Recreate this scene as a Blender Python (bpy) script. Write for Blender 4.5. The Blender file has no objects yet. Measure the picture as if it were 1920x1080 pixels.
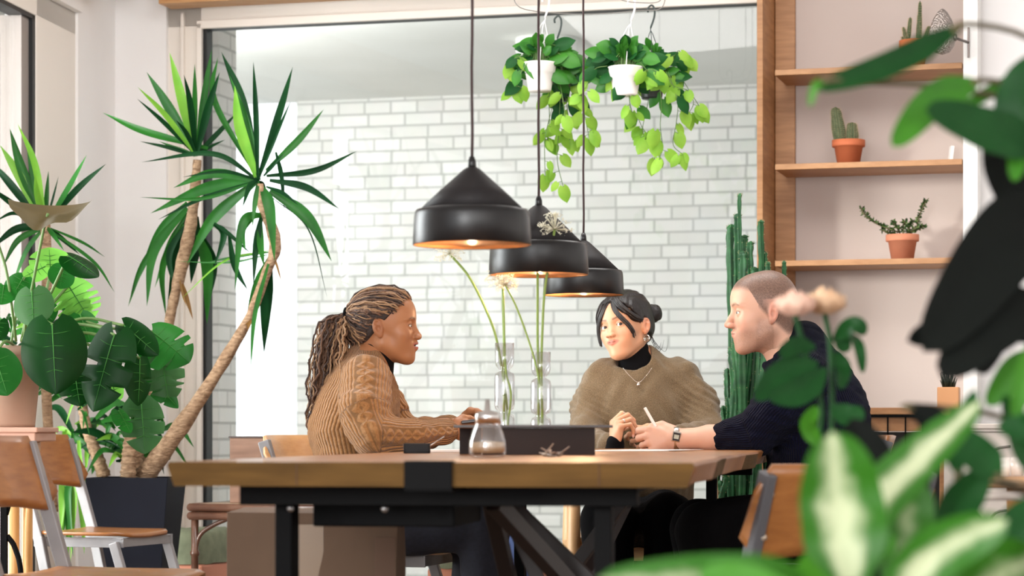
import bpy, bmesh, math, random
import numpy as np
from mathutils import Vector, Matrix, noise
random.seed(7)
S = bpy.context.scene
COL = S.collection
PI = math.pi
# ---------------------------------------------------------------- camera, world, sun, exposure
FP = 4533.0          # focal length in pixels of the 1920 wide frame
CAMZ = 0.80          # eye height
HOR = 810.0          # row of the horizon
cam_data = bpy.data.cameras.new('camera')
cam = bpy.data.objects.new('camera', cam_data); COL.objects.link(cam)
cam.location = (0, 0, CAMZ); cam.rotation_euler = (PI / 2, 0, 0)
cam_data.sensor_width = 36; cam_data.lens = 36 * FP / 1920
cam_data.shift_y = (HOR - 540) / 1920
cam_data.dof.use_dof = True; cam_data.dof.focus_distance = 7.05; cam_data.dof.aperture_fstop = 5.0
cam_data.clip_start = 0.05; cam_data.clip_end = 200
S.camera = cam
S.view_settings.view_transform = 'Standard'; S.view_settings.look = 'None'
S.view_settings.gamma = 1; S.view_settings.use_curve_mapping = False
S.view_settings.exposure = 0.45
S.cycles.use_denoising = True
S.cycles.max_bounces = 8; S.cycles.diffuse_bounces = 4; S.cycles.glossy_bounces = 3
S.cycles.transmission_bounces = 5; S.cycles.transparent_max_bounces = 12
S.cycles.caustics_reflective = False; S.cycles.caustics_refractive = False
S.cycles.sample_clamp_indirect = 5
world = bpy.data.worlds.new('world'); S.world = world; world.use_nodes = True
wbg = world.node_tree.nodes['Background']
wbg.inputs[0].default_value = (0.93, 0.97, 1.0, 1); wbg.inputs[1].default_value = 1.25
def add_light(name, kind, loc, energy, color=(1, 1, 1), size=None, sizey=None, target=None, **kw):
    l = bpy.data.lights.new(name, kind); l.energy = energy; l.color = color
    o = bpy.data.objects.new(name, l); COL.objects.link(o); o.location = loc
    if size:
        l.shape = 'RECTANGLE'; l.size = size; l.size_y = sizey or size
    if target is not None:
        o.rotation_euler = (Vector(target) - Vector(loc)).to_track_quat('-Z', 'Y').to_euler()
    for k, v in kw.items(): setattr(l, k, v)
    return o
sun = add_light('sun', 'SUN', (-8, -5, 6), 1.7, (1.0, 0.96, 0.90), target=(-8 + 0.82, -5 + 0.575, 6 - 0.09), angle=math.radians(7))
add_light('window_daylight_left', 'AREA', (-2.90, 7.30, 1.35), 170, (0.96, 0.985, 1.0), size=2.0, sizey=2.3, target=(-1.0, 7.03, 1.35))
add_light('fill_front_left', 'AREA', (-2.1, -2.3, 1.5), 150, (0.98, 0.99, 1.0), size=1.8, sizey=2.1, target=(0.6, 6.8, 1.1))  # added light panel inside the room, brightens the people from front left
add_light('fill_rear', 'AREA', (0.4, -2.3, 1.75), 105, (1.0, 0.975, 0.95), size=6.0, sizey=2.3, target=(0.2, 8, 1.6))  # added frontal fill for the whole room, standing inside the rear wall
add_light('fill_ceiling', 'AREA', (0.2, 7.7, 2.95), 60, (1.0, 0.975, 0.95), size=2.4, sizey=1.6, target=(0.2, 8.6, 0))  # added wash to lift the back wall and pier, no fixture above it
add_light('fill_passage', 'AREA', (-1.6, 12.2, 2.6), 85, (0.98, 1.0, 0.99), size=4.0, sizey=1.2, target=(0.6, 14.2, 1.3))  # added fill lamp under the soffit to brighten the brick wall

# ---------------------------------------------------------------- helpers
def P(px, py, d):
    return Vector(((px - 960) / FP * d, d, CAMZ - (py - HOR) / FP * d))
def lin(c):
    return tuple(((v / 12.92) if v <= 0.04045 else ((v + 0.055) / 1.055) ** 2.4) for v in c)
def rgb(r, g, b): return lin((r / 255, g / 255, b / 255))
MATS = {}
def mat(name, color, rough=0.5, metal=0.0, noise_scale=None, color2=None, stretch=(1, 1, 1), bump=0.0, bump_scale=None,
        trans=0.0, spec=0.5, sss=0.0, emit=None, emit_s=0.0, detail=4, translucent=0.0, attr=None, coat=0.0, coords='Object', wave=None, sheen=0.0):
    if name in MATS: return MATS[name]
    m = bpy.data.materials.new(name); m.use_nodes = True; MATS[name] = m
    nt = m.node_tree; n = nt.nodes; L = nt.links
    b = n['Principled BSDF']; out = n['Material Output']
    b.inputs['Base Color'].default_value = (*color, 1); b.inputs['Roughness'].default_value = rough
    b.inputs['Metallic'].default_value = metal; b.inputs['Specular IOR Level'].default_value = spec
    b.inputs['Transmission Weight'].default_value = trans
    if coat: b.inputs['Coat Weight'].default_value = coat
    if sheen: b.inputs['Sheen Weight'].default_value = sheen
    if sss:
        b.inputs['Subsurface Weight'].default_value = sss; b.inputs['Subsurface Radius'].default_value = (0.9, 0.3, 0.15)
        b.inputs['Subsurface Scale'].default_value = 0.008
    if emit is not None:
        b.inputs['Emission Color'].default_value = (*emit, 1); b.inputs['Emission Strength'].default_value = emit_s
    col = None
    if attr:
        a = n.new('ShaderNodeAttribute'); a.attribute_name = attr; col = a.outputs['Color']
    if noise_scale or bump:
        tc = n.new('ShaderNodeTexCoord'); mp = n.new('ShaderNodeMapping'); mp.inputs['Scale'].default_value = stretch
        L.new(tc.outputs[coords], mp.inputs['Vector'])
    if noise_scale:
        nz = n.new('ShaderNodeTexNoise'); nz.inputs['Scale'].default_value = noise_scale; nz.inputs['Detail'].default_value = detail
        L.new(mp.outputs[0], nz.inputs['Vector'])
        fac = nz.outputs['Fac']
        rp = n.new('ShaderNodeMapRange'); rp.inputs[1].default_value = 0.3; rp.inputs[2].default_value = 0.7
        L.new(fac, rp.inputs[0]); fac = rp.outputs[0]
        mx = n.new('ShaderNodeMix'); mx.data_type = 'RGBA'
        if attr:
            mx.blend_type = 'MULTIPLY'; L.new(col, mx.inputs[6]); mx.inputs[7].default_value = (*(color2 or (0.8, 0.8, 0.8)), 1)
        else:
            mx.inputs[6].default_value = (*color, 1); mx.inputs[7].default_value = (*(color2 or tuple(c * 0.7 for c in color)), 1)
        L.new(fac, mx.inputs[0]); col = mx.outputs[2]
    if wave:   # (scale, second colour, amount, direction)
        w = n.new('ShaderNodeTexWave'); w.inputs['Scale'].default_value = wave[0]; w.inputs['Distortion'].default_value = wave[4] if len(wave) > 4 else 6
        w.inputs['Detail'].default_value = 3; w.inputs['Detail Scale'].default_value = 1.2; w.bands_direction = wave[3]
        L.new(mp.outputs[0], w.inputs['Vector'])
        mu = n.new('ShaderNodeMath'); mu.operation = 'MULTIPLY'; mu.inputs[1].default_value = wave[2]; L.new(w.outputs['Fac'], mu.inputs[0])
        mx2 = n.new('ShaderNodeMix'); mx2.data_type = 'RGBA'; L.new(mu.outputs[0], mx2.inputs[0])
        if col: L.new(col, mx2.inputs[6])
        else: mx2.inputs[6].default_value = (*color, 1)
        mx2.inputs[7].default_value = (*wave[1], 1); col = mx2.outputs[2]
    if col: L.new(col, b.inputs['Base Color'])
    if bump:
        nb = n.new('ShaderNodeTexNoise'); nb.inputs['Scale'].default_value = bump_scale or (noise_scale or 50); nb.inputs['Detail'].default_value = 3
        L.new(mp.outputs[0], nb.inputs['Vector'])
        bp = n.new('ShaderNodeBump'); bp.inputs['Strength'].default_value = bump; bp.inputs['Distance'].default_value = 0.01
        L.new(nb.outputs['Fac'], bp.inputs['Height']); L.new(bp.outputs[0], b.inputs['Normal'])
    if translucent:
        t = n.new('ShaderNodeBsdfTranslucent'); ms = n.new('ShaderNodeMixShader'); ms.inputs[0].default_value = translucent
        if col: L.new(col, t.inputs[0])
        else: t.inputs[0].default_value = (*color, 1)
        L.new(b.outputs[0], ms.inputs[1]); L.new(t.outputs[0], ms.inputs[2]); L.new(ms.outputs[0], out.inputs[0])
    return m
def glassmat(name, tint=(1, 1, 1), fac=0.06, rough=0.0):
    """thin clear pane: see-through with a fresnel reflection"""
    if name in MATS: return MATS[name]
    m = bpy.data.materials.new(name); m.use_nodes = True; MATS[name] = m
    nt = m.node_tree; n = nt.nodes; L = nt.links; n.remove(n['Principled BSDF']); out = n['Material Output']
    t = n.new('ShaderNodeBsdfTransparent'); t.inputs[0].default_value = (*tint, 1)
    g = n.new('ShaderNodeBsdfGlossy'); g.inputs['Roughness'].default_value = rough
    lw = n.new('ShaderNodeLayerWeight'); lw.inputs['Blend'].default_value = 0.25
    mr = n.new('ShaderNodeMapRange'); mr.inputs[3].default_value = fac; mr.inputs[4].default_value = 0.9
    L.new(lw.outputs['Facing'], mr.inputs[0]); mr.inputs[1].default_value = 0.25
    ms = n.new('ShaderNodeMixShader'); L.new(mr.outputs[0], ms.inputs[0]); L.new(t.outputs[0], ms.inputs[1]); L.new(g.outputs[0], ms.inputs[2])
    L.new(ms.outputs[0], out.inputs[0]); return m

ORG = {}
def worg(o):
    return ORG.get(o.name, Vector((0, 0, 0)))
def tag(o, label=None, cat=None, group=None, kind=None):
    if label: o['label'] = label
    if cat: o['category'] = cat
    if group: o['group'] = group
    if kind: o['kind'] = kind
    return o
def thing(name, label, cat, loc=(0, 0, 0), rz=0, group=None):
    o = bpy.data.objects.new(name, None); COL.objects.link(o); o.empty_display_size = 0.05
    o.location = loc; o.rotation_euler = (0, 0, rz); ORG[o.name] = Vector(loc)
    return tag(o, label, cat, group)
def link_mesh(name, me, m, parent=None, local=False, origin=None, bevel=0, subsurf=0):
    o = bpy.data.objects.new(name, me); COL.objects.link(o)
    ms = m if isinstance(m, (list, tuple)) else [m]
    for k in ms: me.materials.append(k)
    if parent is not None:
        off = worg(parent) if not local else Vector((0, 0, 0))
        o.parent = parent; ORG[o.name] = worg(parent)
    else:
        if origin is None and len(me.vertices):
            c = np.empty(len(me.vertices) * 3, np.float32); me.vertices.foreach_get('co', c); c = c.reshape(-1, 3)
            mn, mxx = c.min(0), c.max(0); off = Vector(((mn[0] + mxx[0]) / 2, (mn[1] + mxx[1]) / 2, mn[2]))
        else: off = Vector(origin or (0, 0, 0))
        o.location = off; ORG[o.name] = off.copy()
    if off.length > 0: me.transform(Matrix.Translation(-off))
    if bevel:
        bv = o.modifiers.new('bevel', 'BEVEL'); bv.width = bevel; bv.segments = 2; bv.limit_method = 'ANGLE'; bv.angle_limit = math.radians(50)
    if subsurf:
        sb = o.modifiers.new('sub', 'SUBSURF'); sb.levels = subsurf; sb.render_levels = subsurf
    return o
class MB:
    def __init__(s): s.v = []; s.f = []; s.sm = []; s.mi = []; s.cur = 0
    def add(s, vs, fs, smooth=True):
        k = len(s.v); s.v += [tuple(v) for v in vs]; s.f += [tuple(i + k for i in f) for f in fs]
        s.sm += [smooth] * len(fs); s.mi += [s.cur] * len(fs); return s
    def box(s, c, size, rot=None):
        hx, hy, hz = size[0] / 2, size[1] / 2, size[2] / 2; c = Vector(c)
        vs = [Vector((x, y, z)) for x in (-hx, hx) for y in (-hy, hy) for z in (-hz, hz)]
        if rot is not None: vs = [rot @ v for v in vs]
        return s.add([c + v for v in vs], [(0, 1, 3, 2), (4, 6, 7, 5), (0, 4, 5, 1), (2, 3, 7, 6), (0, 2, 6, 4), (1, 5, 7, 3)], False)
    def bar(s, a, b, w, h, up=(0, 0, 1)):
        """square bar from a to b"""
        a = Vector(a); b = Vector(b); d = (b - a); L = d.length; d.normalize(); up = Vector(up)
        if abs(d.dot(up)) > 0.98: up = Vector((0, 1, 0))
        x = d.cross(up).normalized(); z = x.cross(d).normalized()
        return s.box((a + b) / 2, (w, L, h), Matrix((x, d, z)).transposed())
    def tube(s, pts, r, n=10, flat=1.0, cap=True, up=(0, 0, 1)):
        pts = [Vector(p) for p in pts]; m = len(pts)
        rs = r if isinstance(r, (list, tuple)) else [r] * m
        vs = []; prev = None
        for i, p in enumerate(pts):
            t = (pts[min(i + 1, m - 1)] - pts[max(i - 1, 0)])
            if t.length < 1e-9: t = Vector((0, 0, 1))
            t.normalize()
            if prev is None:
                u = Vector(up)
                if abs(u.dot(t)) > 0.95: u = Vector((1, 0, 0))
                x = t.cross(u).normalized()
            else:
                x = (prev - t * prev.dot(t)); x = x.normalized() if x.length > 1e-6 else t.orthogonal().normalized()
            prev = x; y = t.cross(x)
            for k in range(n):
                a = 2 * PI * k / n; vs.append(p + (x * math.cos(a) + y * math.sin(a) * flat) * rs[i])
        fs = []
        for i in range(m - 1):
            for k in range(n):
                a = i * n + k; b = i * n + (k + 1) % n; fs.append((a, b, b + n, a + n))
        if cap: fs.append(tuple(range(n - 1, -1, -1))); fs.append(tuple((m - 1) * n + k for k in range(n)))
        return s.add(vs, fs)
    def lathe(s, prof, c, n=32, rot=None, sx=1, sy=1, smooth=True):
        c = Vector(c); vs = []; fs = []; m = len(prof)
        for (r, z) in prof:
            for k in range(n):
                a = 2 * PI * k / n; v = Vector((r * math.cos(a) * sx, r * math.sin(a) * sy, z))
                if rot is not None: v = rot @ v
                vs.append(c + v)
        for i in range(m - 1):
            for k in range(n):
                a = i * n + k; b = i * n + (k + 1) % n; fs.append((a, b, b + n, a + n))
        if prof[0][0] > 1e-6: fs.append(tuple(range(n - 1, -1, -1)))
        if prof[-1][0] > 1e-6: fs.append(tuple((m - 1) * n + k for k in range(n)))
        return s.add(vs, fs, smooth)
    def sphere(s, c, r, n=16, m=10, scale=(1, 1, 1), rot=None):
        prof = [(math.sin(PI * i / m) * r, -math.cos(PI * i / m) * r * scale[2]) for i in range(m + 1)]
        return s.lathe(prof, c, n, rot, scale[0], scale[1])
    def prism(s, poly, z0, z1, fn=None):
        n = len(poly); vs = [(x, y, z0) for x, y in poly] + [(x, y, z1) for x, y in poly]
        if fn: vs = [fn(*v) for v in vs]
        return s.add(vs, [tuple(range(n - 1, -1, -1)), tuple(range(n, 2 * n))] + [(i, (i + 1) % n, n + (i + 1) % n, n + i) for i in range(n)], False)
    def grid(s, rows, smooth=True, closed=False):
        m = len(rows); n = len(rows[0]); vs = [v for r in rows for v in r]; fs = []
        for i in range(m - 1):
            for k in range(n - (0 if closed else 1)):
                a = i * n + k; b = i * n + (k + 1) % n; fs.append((a, b, b + n, a + n))
        return s.add(vs, fs, smooth)
    def build(s, name, m, parent=None, local=False, origin=None, bevel=0, subsurf=0, autosmooth=None, solid=0):
        me = bpy.data.meshes.new(name); me.from_pydata(s.v, [], s.f)
        me.polygons.foreach_set('use_smooth', s.sm)
        o = link_mesh(name, me, m, parent, local, origin, bevel, subsurf)
        if isinstance(m, (list, tuple)): me.polygons.foreach_set('material_index', s.mi)
        if solid:
            so = o.modifiers.new('solid', 'SOLIDIFY'); so.thickness = solid; so.offset = 0
        me.update(); return o
def dup(root, loc, rz=0, label=None, group=None, scale=None):
    r = root.copy(); COL.objects.link(r); r.location = loc; r.rotation_euler = (0, 0, rz)
    if scale: r.scale = scale
    if label: r['label'] = label
    if group: r['group'] = group
    for ch in list(root.children):
        c = ch.copy(); COL.objects.link(c); c.parent = r
        for g in list(ch.children):
            d = g.copy(); COL.objects.link(d); d.parent = c
    return r
def bez(pts, n=12):
    """smooth curve through points (catmull-rom)"""
    pts = [Vector(p) for p in pts]
    if len(pts) < 3: return [pts[0].lerp(pts[-1], i / n) for i in range(n + 1)]
    q = [2 * pts[0] - pts[1]] + pts + [2 * pts[-1] - pts[-2]]; out = []
    seg = max(2, n // (len(pts) - 1))
    for i in range(1, len(q) - 2):
        for k in range(seg):
            t = k / seg; a, b, c, d = q[i - 1], q[i], q[i + 1], q[i + 2]
            out.append(0.5 * ((2 * b) + (c - a) * t + (2 * a - 5 * b + 4 * c - d) * t * t + (-a + 3 * b - 3 * c + d) * t ** 3))
    out.append(pts[-1]); return out
Z = Vector((0, 0, 1))

# back wall plane (holds the big window and the shelves), turned 15.2 degrees
WA = math.radians(15.2)
WU = Vector((math.cos(WA), -math.sin(WA), 0)); WN = Vector((-math.sin(WA), -math.cos(WA), 0))
WB = Vector(((1450 - 960) / FP * 9.28, 9.28, 0))
WROT = Matrix.Rotation(-WA, 3, 'Z')
def W(px, off=0.0, z=0.0):
    """point of the back wall plane moved `off` metres into the room"""
    k = (px - 960) / FP; b = WB + WN * off
    t = (k * b.y - b.x) / (WU.x - k * WU.y)
    p = b + WU * t; p.z = z; return p
def Wz(px, py, off=0.0):
    p = W(px, off); p.z = CAMZ - (py - HOR) / FP * p.y; return p
def wbox(mb, pa, pb, off0, off1, z0, z1):
    """box on the back wall between two columns of the wall plane"""
    a = W(pa, off0) if not isinstance(pa, Vector) else pa
    b = W(pb, off0) if not isinstance(pb, Vector) else pb
    c = (a + b) / 2 + WN * (off1 - off0) / 2; c.z = (z0 + z1) / 2
    a2 = a.copy(); a2.z = 0; b2 = b.copy(); b2.z = 0
    return mb.box(c, ((b2 - a2).length, abs(off1 - off0), z1 - z0), WROT)
# ================================================================ the room
plaster = mat('plaster', rgb(243, 241, 240), 0.85, noise_scale=3, color2=rgb(239, 236, 235), bump=0.05, bump_scale=60)
pinkwall = mat('niche_plaster', rgb(190, 176, 169), 0.85, noise_scale=2, color2=rgb(184, 169, 162), bump=0.05, bump_scale=60)
whitepaint = mat('white_paint', rgb(238, 236, 233), 0.5)
cream = mat('window_frame_paint', rgb(236, 228, 219), 0.45)
gasket = mat('black_gasket', rgb(26, 28, 30), 0.5)
oak = mat('oak', rgb(176, 128, 84), 0.5, noise_scale=7, color2=rgb(150, 104, 64), stretch=(1, 1, 8), bump=0.06, bump_scale=40)
oakh = mat('oak_board', rgb(178, 132, 90), 0.5, noise_scale=7, color2=rgb(156, 110, 70), stretch=(1, 8, 8), bump=0.05, bump_scale=40)
pine = mat('pine_trim', rgb(206, 160, 112), 0.5, noise_scale=5, color2=rgb(184, 134, 86), stretch=(1, 6, 10))
floorm = mat('floor_boards', rgb(120, 96, 76), 0.45, noise_scale=4, color2=rgb(96, 74, 58), stretch=(8, 1, 1))
pane = glassmat('window_pane', (0.98, 0.99, 0.985), 0.03)
# floor and ceiling
mb = MB(); mb.box((0.6, 4.6, -0.05), (7.4, 13.6, 0.1)); tag(mb.build('floor', floorm), kind='structure')
mb = MB(); mb.box((0.6, 3.9, 3.05), (7.4, 13.0, 0.1)); tag(mb.build('ceiling', plaster), kind='structure')
GZ0, GZ1 = 0.10, 2.462
# back wall: pier left of the window, header above it, wall behind the shelves
mb = MB(); wbox(mb, 216, 312, 0.0, -0.30, 0, 3.0); wbox(mb, 312, 1452, 0.0, -0.25, 2.55, 3.0)
wbox(mb, 312, 1452, 0.0, -0.12, -0.02, 0.06)
tag(mb.build('wall_back', plaster), kind='structure')
mb = MB(); wbox(mb, 1452, 2600, 0.0, -0.25, 0, 3.0); tag(mb.build('wall_back_shelves', pinkwall), kind='structure')
# window frame
fr = MB()
wbox(fr, 312, 379, -0.02, -0.10, 0.06, 2.55); wbox(fr, 1436, 1452, -0.02, -0.10, 0.06, 2.55)
wbox(fr, 312, 1452, -0.02, -0.10, GZ1, 2.55); wbox(fr, 312, 1452, -0.02, -0.10, 0.06, GZ0)
win = tag(fr.build('window_1', cream, bevel=0.004), kind='structure')
st = MB(); wbox(st, 338, 344, 0.0, -0.02, 0.06, 2.52); wbox(st, 368, 377, 0.0, -0.02, 0.10, 2.475); wbox(st, 368, 1445, 0.0, -0.02, GZ1 - 0.01, 2.485)
st.build('window_bead', cream, win, bevel=0.003)
gk = MB(); wbox(gk, 378, 388, -0.03, -0.09, GZ0, GZ1 + 0.006); wbox(gk, 378, 1440, -0.03, -0.09, GZ1 - 0.008, GZ1 + 0.010)
gk.build('gasket', gasket, win)
gl = MB(); wbox(gl, 379, 1440, -0.055, -0.061, GZ0, GZ1); gl.build('window_glass', pane, win)
# pine trim boards at the top of both windows
mb = MB(); a = W(309, 0.10); b = W(1452, 0.10); c = (a + b) / 2; mb.box((c.x, c.y, 2.62), ((b - a).length, 0.13, 0.18), WROT)
tag(mb.build('trim_1', pine, bevel=0.003), kind='structure')
# left wall: runs from the corner towards the viewer, glass beyond y = 9.06
LD = Vector((-0.1412, -1, 0)).normalized(); LN = Vector((1, -0.1412, 0)).normalized()   # LN points into the room
LC = Vector(((216 - 960) / FP * 9.93, 9.93, 0))
LROT = Matrix((LN, -LD, Z)).transposed()
def Lw(t, off=0, z=0): return LC + LD * t + LN * off + Z * z
def lbox(mb, t0, t1, o0, o1, z0, z1):
    c = Lw((t0 + t1) / 2, (o0 + o1) / 2, (z0 + z1) / 2); return mb.box(c, (abs(o1 - o0), abs(t1 - t0), z1 - z0), LROT)
mb = MB(); lbox(mb, -0.2, 0.42, -0.02, -0.32, 0, 3.0); lbox(mb, 0.42, 11.6, 0, -0.30, 2.45, 3.0); lbox(mb, 0.42, 11.6, 0, -0.12, 0, 0.08)
lbox(mb, 1.56, 1.82, 0, -0.14, 0, 2.5); lbox(mb, 2.63, 2.95, 0, -0.3, 0, 2.5); lbox(mb, 4.2, 7.4, 0, -0.3, 0, 2.5); lbox(mb, 11.9, 12.6, 0, -0.3, 0, 3.0)
tag(mb.build('wall_left', plaster), kind='structure')
fr = MB(); lbox(fr, 0.42, 0.88, -0.03, -0.12, 0.08, 2.45); lbox(fr, 0.42, 4.2, -0.03, -0.12, 2.36, 2.45); lbox(fr, 0.42, 4.2, -0.03, -0.12, 0.08, 0.14)
wn2 = tag(fr.build('window_2', cream, bevel=0.004), kind='structure')
gk = MB(); lbox(gk, 0.875, 0.91, -0.035, -0.10, 0.12, 2.368); lbox(gk, 0.88, 4.2, -0.035, -0.10, 2.345, 2.368); gk.build('gasket', gasket, wn2)
gk = MB(); lbox(gk, 0.91, 0.99, -0.05, -0.14, 0.12, 2.345); gk.build('sash', mat('grey_sash', rgb(150, 140, 134), 0.5), wn2)
gl = MB(); lbox(gl, 0.9, 4.2, -0.07, -0.076, 0.12, 2.36); gl.build('window_glass', pane, wn2)
mb = MB(); lbox(mb, 0.36, 4.2, 0.11, 0.0, 2.52, 2.70); tag(mb.build('trim_2', pine, bevel=0.003), kind='structure')
# outside: passage with a white brick wall, soffit, ground and a ceiling lamp
bm_ = bpy.data.materials.new('white_brick'); bm_.use_nodes = True
nt = bm_.node_tree; n = nt.nodes; L = nt.links; b = n['Principled BSDF']; b.inputs['Roughness'].default_value = 0.85
tc = n.new('ShaderNodeTexCoord'); br = n.new('ShaderNodeTexBrick'); L.new(tc.outputs['UV'], br.inputs['Vector'])
br.inputs['Color1'].default_value = (*rgb(236, 233, 226), 1); br.inputs['Color2'].default_value = (*rgb(222, 219, 210), 1); br.inputs['Mortar'].default_value = (*rgb(188, 188, 180), 1)
br.inputs['Scale'].default_value = 1.0; br.inputs['Mortar Size'].default_value = 0.0065; br.inputs['Mortar Smooth'].default_value = 0.25
br.inputs['Brick Width'].default_value = 0.235; br.inputs['Row Height'].default_value = 0.0765; br.offset = 0.37; br.offset_frequency = 2; br.squash = 0.72; br.squash_frequency = 3
nz = n.new('ShaderNodeTexNoise'); nz.inputs['Scale'].default_value = 9; L.new(tc.outputs['UV'], nz.inputs['Vector'])
mx = n.new('ShaderNodeMix'); mx.data_type = 'RGBA'; mx.blend_type = 'MULTIPLY'; mx.inputs[0].default_value = 0.10
L.new(br.outputs['Color'], mx.inputs[6]); L.new(nz.outputs['Color'], mx.inputs[7])
hs = n.new('ShaderNodeHueSaturation'); hs.inputs['Saturation'].default_value = 0.5; L.new(mx.outputs[2], hs.inputs['Color']); L.new(hs.outputs[0], b.inputs['Base Color'])
bp = n.new('ShaderNodeBump'); bp.inputs['Strength'].default_value = 0.6; bp.inputs['Distance'].default_value = 0.01; bp.invert = True
L.new(br.outputs['Fac'], bp.inputs['Height']); L.new(bp.outputs[0], b.inputs['Normal'])
def brickwall(name, a, c, z0, z1, th=0.2):
    a = Vector(a); c = Vector(c); d = (c - a); Lg = d.length; d.normalize(); nn = Vector((-d.y, d.x, 0))
    vs = [a + Z * z0, c + Z * z0, c + Z * z1, a + Z * z1]; vs += [v + nn * th for v in vs]
    fs = [(0, 1, 2, 3), (5, 4, 7, 6), (1, 5, 6, 2), (4, 0, 3, 7), (3, 2, 6, 7), (4, 5, 1, 0)]
    me = bpy.data.meshes.new(name); me.from_pydata([tuple(v) for v in vs], [], fs)
    uv = me.uv_layers.new(name='UVMap')
    for p in me.polygons:
        for li in p.loop_indices:
            v = Vector(vs[me.loops[li].vertex_index]); r = v - a
            uu = r.dot(d) if p.index in (0, 1, 4, 5) else r.dot(nn)
            uv.data[li].uv = (uu, v.z)
    return link_mesh(name, me, bm_)
EO = WB - WN * 4.9
def E(px, z=0, off=0):
    k = (px - 960) / FP; b = EO + WN * off; t = (k * b.y - b.x) / (WU.x - k * WU.y); p = b + WU * t; p.z = z; return p
tag(brickwall('wall_outside', E(556), E(2300), -0.3, 3.4), kind='structure')
a = E(330, 0, 4.55); tag(brickwall('wall_outside_pier', E(383, 0, 3.6), E(410, 0, 3.6), -0.3, 3.0, 0.22), kind='structure')
a = Lw(0.2, -2.6); c = Lw(2.2, -2.6); tag(brickwall('wall_outside_left', Lw(2.6, -1.9), Lw(0.4, -1.9), -0.3, 3.4), kind='structure')
tag(brickwall('wall_sun_block', (-4.6, 8.5, 0), (-4.6, 15.5, 0), -0.3, 3.6), kind='structure')  # unseen wall added to keep the sun off the passage bricks
conc = mat('painted_concrete', rgb(224, 224, 221), 0.9, noise_scale=1.5, color2=rgb(216, 216, 212))
mb = MB(); c = (E(300, 0) + E(2300, 0)) / 2 + WN * 2.3; mb.box((c.x, c.y, 2.93), (8.6, 4.7, 0.16), WROT)
tag(mb.build('ceiling_outside', conc), kind='structure')
mb = MB(); c = (E(-200, 0) + E(2300, 0)) / 2 + WN * 1.2; mb.box((c.x, c.y, -0.12), (16, 7.3, 0.1), WROT)
tag(mb.build('ground_outside', mat('paving', rgb(205, 205, 200), 0.9, noise_scale=3)), kind='structure')
p = P(1024, 75, 12.6); mb = MB(); mb.lathe([(0, -0.09), (0.14, -0.088), (0.158, -0.07), (0.16, 0.0), (0, 0.0)], (p.x, p.y, 2.85), 32)
tag(mb.build('ceiling_lamp', mat('opal_plastic', rgb(240, 240, 236), 0.35)), 'round white flush lamp on the soffit outside the window', 'lamp')
# white corner column and the wall right of it
mb = MB(); wbox(mb, 1806, 1833, 0.30, 0.0, 0, 3.0); tag(mb.build('trim_3', whitepaint, bevel=0.002), kind='structure')
mb = MB(); wbox(mb, 1834, 2600, 0.12, 0.0, 0, 3.0); tag(mb.build('wall_right', plaster), kind='structure')

mb = MB(); mb.box((0.0, -2.6, 0.4), (7.4, 0.1, 0.8)); mb.box((0.0, -2.6, 2.95), (7.4, 0.1, 0.1)); mb.box((-3.4, -2.6, 1.5), (0.5, 0.1, 3.0)); mb.box((-0.9, -2.6, 1.5), (0.3, 0.1, 3.0)); mb.box((3.2, -2.6, 1.5), (1.2, 0.1, 3.0)); tag(mb.build('wall_rear', plaster), kind='structure')
mb = MB(); mb.box((3.6, 3.2, 1.5), (0.1, 11.6, 3.0)); tag(mb.build('wall_side', plaster), kind='structure')
# ================================================================ shelves in the niche
SF = 0.30
SROT = WROT
zs = [CAMZ - (y - HOR) / FP * W(1450, SF).y for y in (131, 308, 489)]
t = thing('wall_shelf', 'tall open oak shelf unit with three boards set in the pale pink niche', 'shelf', (W(1450, SF).x, W(1450, SF).y, 0))
mb = MB(); wbox(mb, 1443, 1454, 0.001, SF, 0.01, 2.98); mb.build('side_panel', oak, t, bevel=0.002)
mb = MB(); wbox(mb, 1455, 1492, 0.001, 0.022, 0.01, 2.98); mb.build('back_stile', oak, t, bevel=0.002)
for z in zs:
    a = W(1453, SF); b = W(1804, SF); c = (a + b) / 2 - WN * (SF / 2 - 0.002); c.z = z - 0.0105
    mb = MB(); mb.box(c, ((b - a).length, SF - 0.006, 0.021), WROT); mb.build('board', oakh, t, bevel=0.0015)
# ================================================================ the long table, aligned with the left window
TA = math.radians(8.4)
TD = Vector((math.sin(TA), math.cos(TA), 0)); TX = Vector((math.cos(TA), -math.sin(TA), 0))
TROT = Matrix.Rotation(-TA, 3, 'Z')
TZ = 0.749
T0 = Vector((-0.152, 4.06, 0))       # middle of the near end
TLEN, TW = 3.42, 0.90
def Tp(u, v, z=TZ): p = T0 + TX * u + TD * v; p.z = z; return p
tabwood = mat('table_oak', rgb(180, 124, 74), 0.33, noise_scale=3.2, color2=rgb(150, 92, 46), stretch=(5, 1, 5), bump=0.04, bump_scale=30, coat=0.15)
tabend = mat('table_end_grain_shaded', rgb(92, 66, 30), 0.75, noise_scale=6, color2=rgb(72, 50, 20), spec=0.15, stretch=(1.2, 1, 8), bump=0.1, bump_scale=25)  # slab edges darkened in the colour, as shaded under light from above
black = mat('black_steel', rgb(8, 8, 9), 0.7, spec=0.1)
t = thing('dining_table', 'long oak slab table on a black steel frame where three people sit', 'table', (T0.x, T0.y + 1.7, 0))
rows = []
NV = 40
def tedge(side, v):   # gently wavy live edge
    return side * (TW / 2 + 0.006 * math.sin(v * 3.1 + side) + 0.004 * math.sin(v * 8.3 + side * 2))
mb = MB(); TH = 0.041; ins = 0.012
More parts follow.
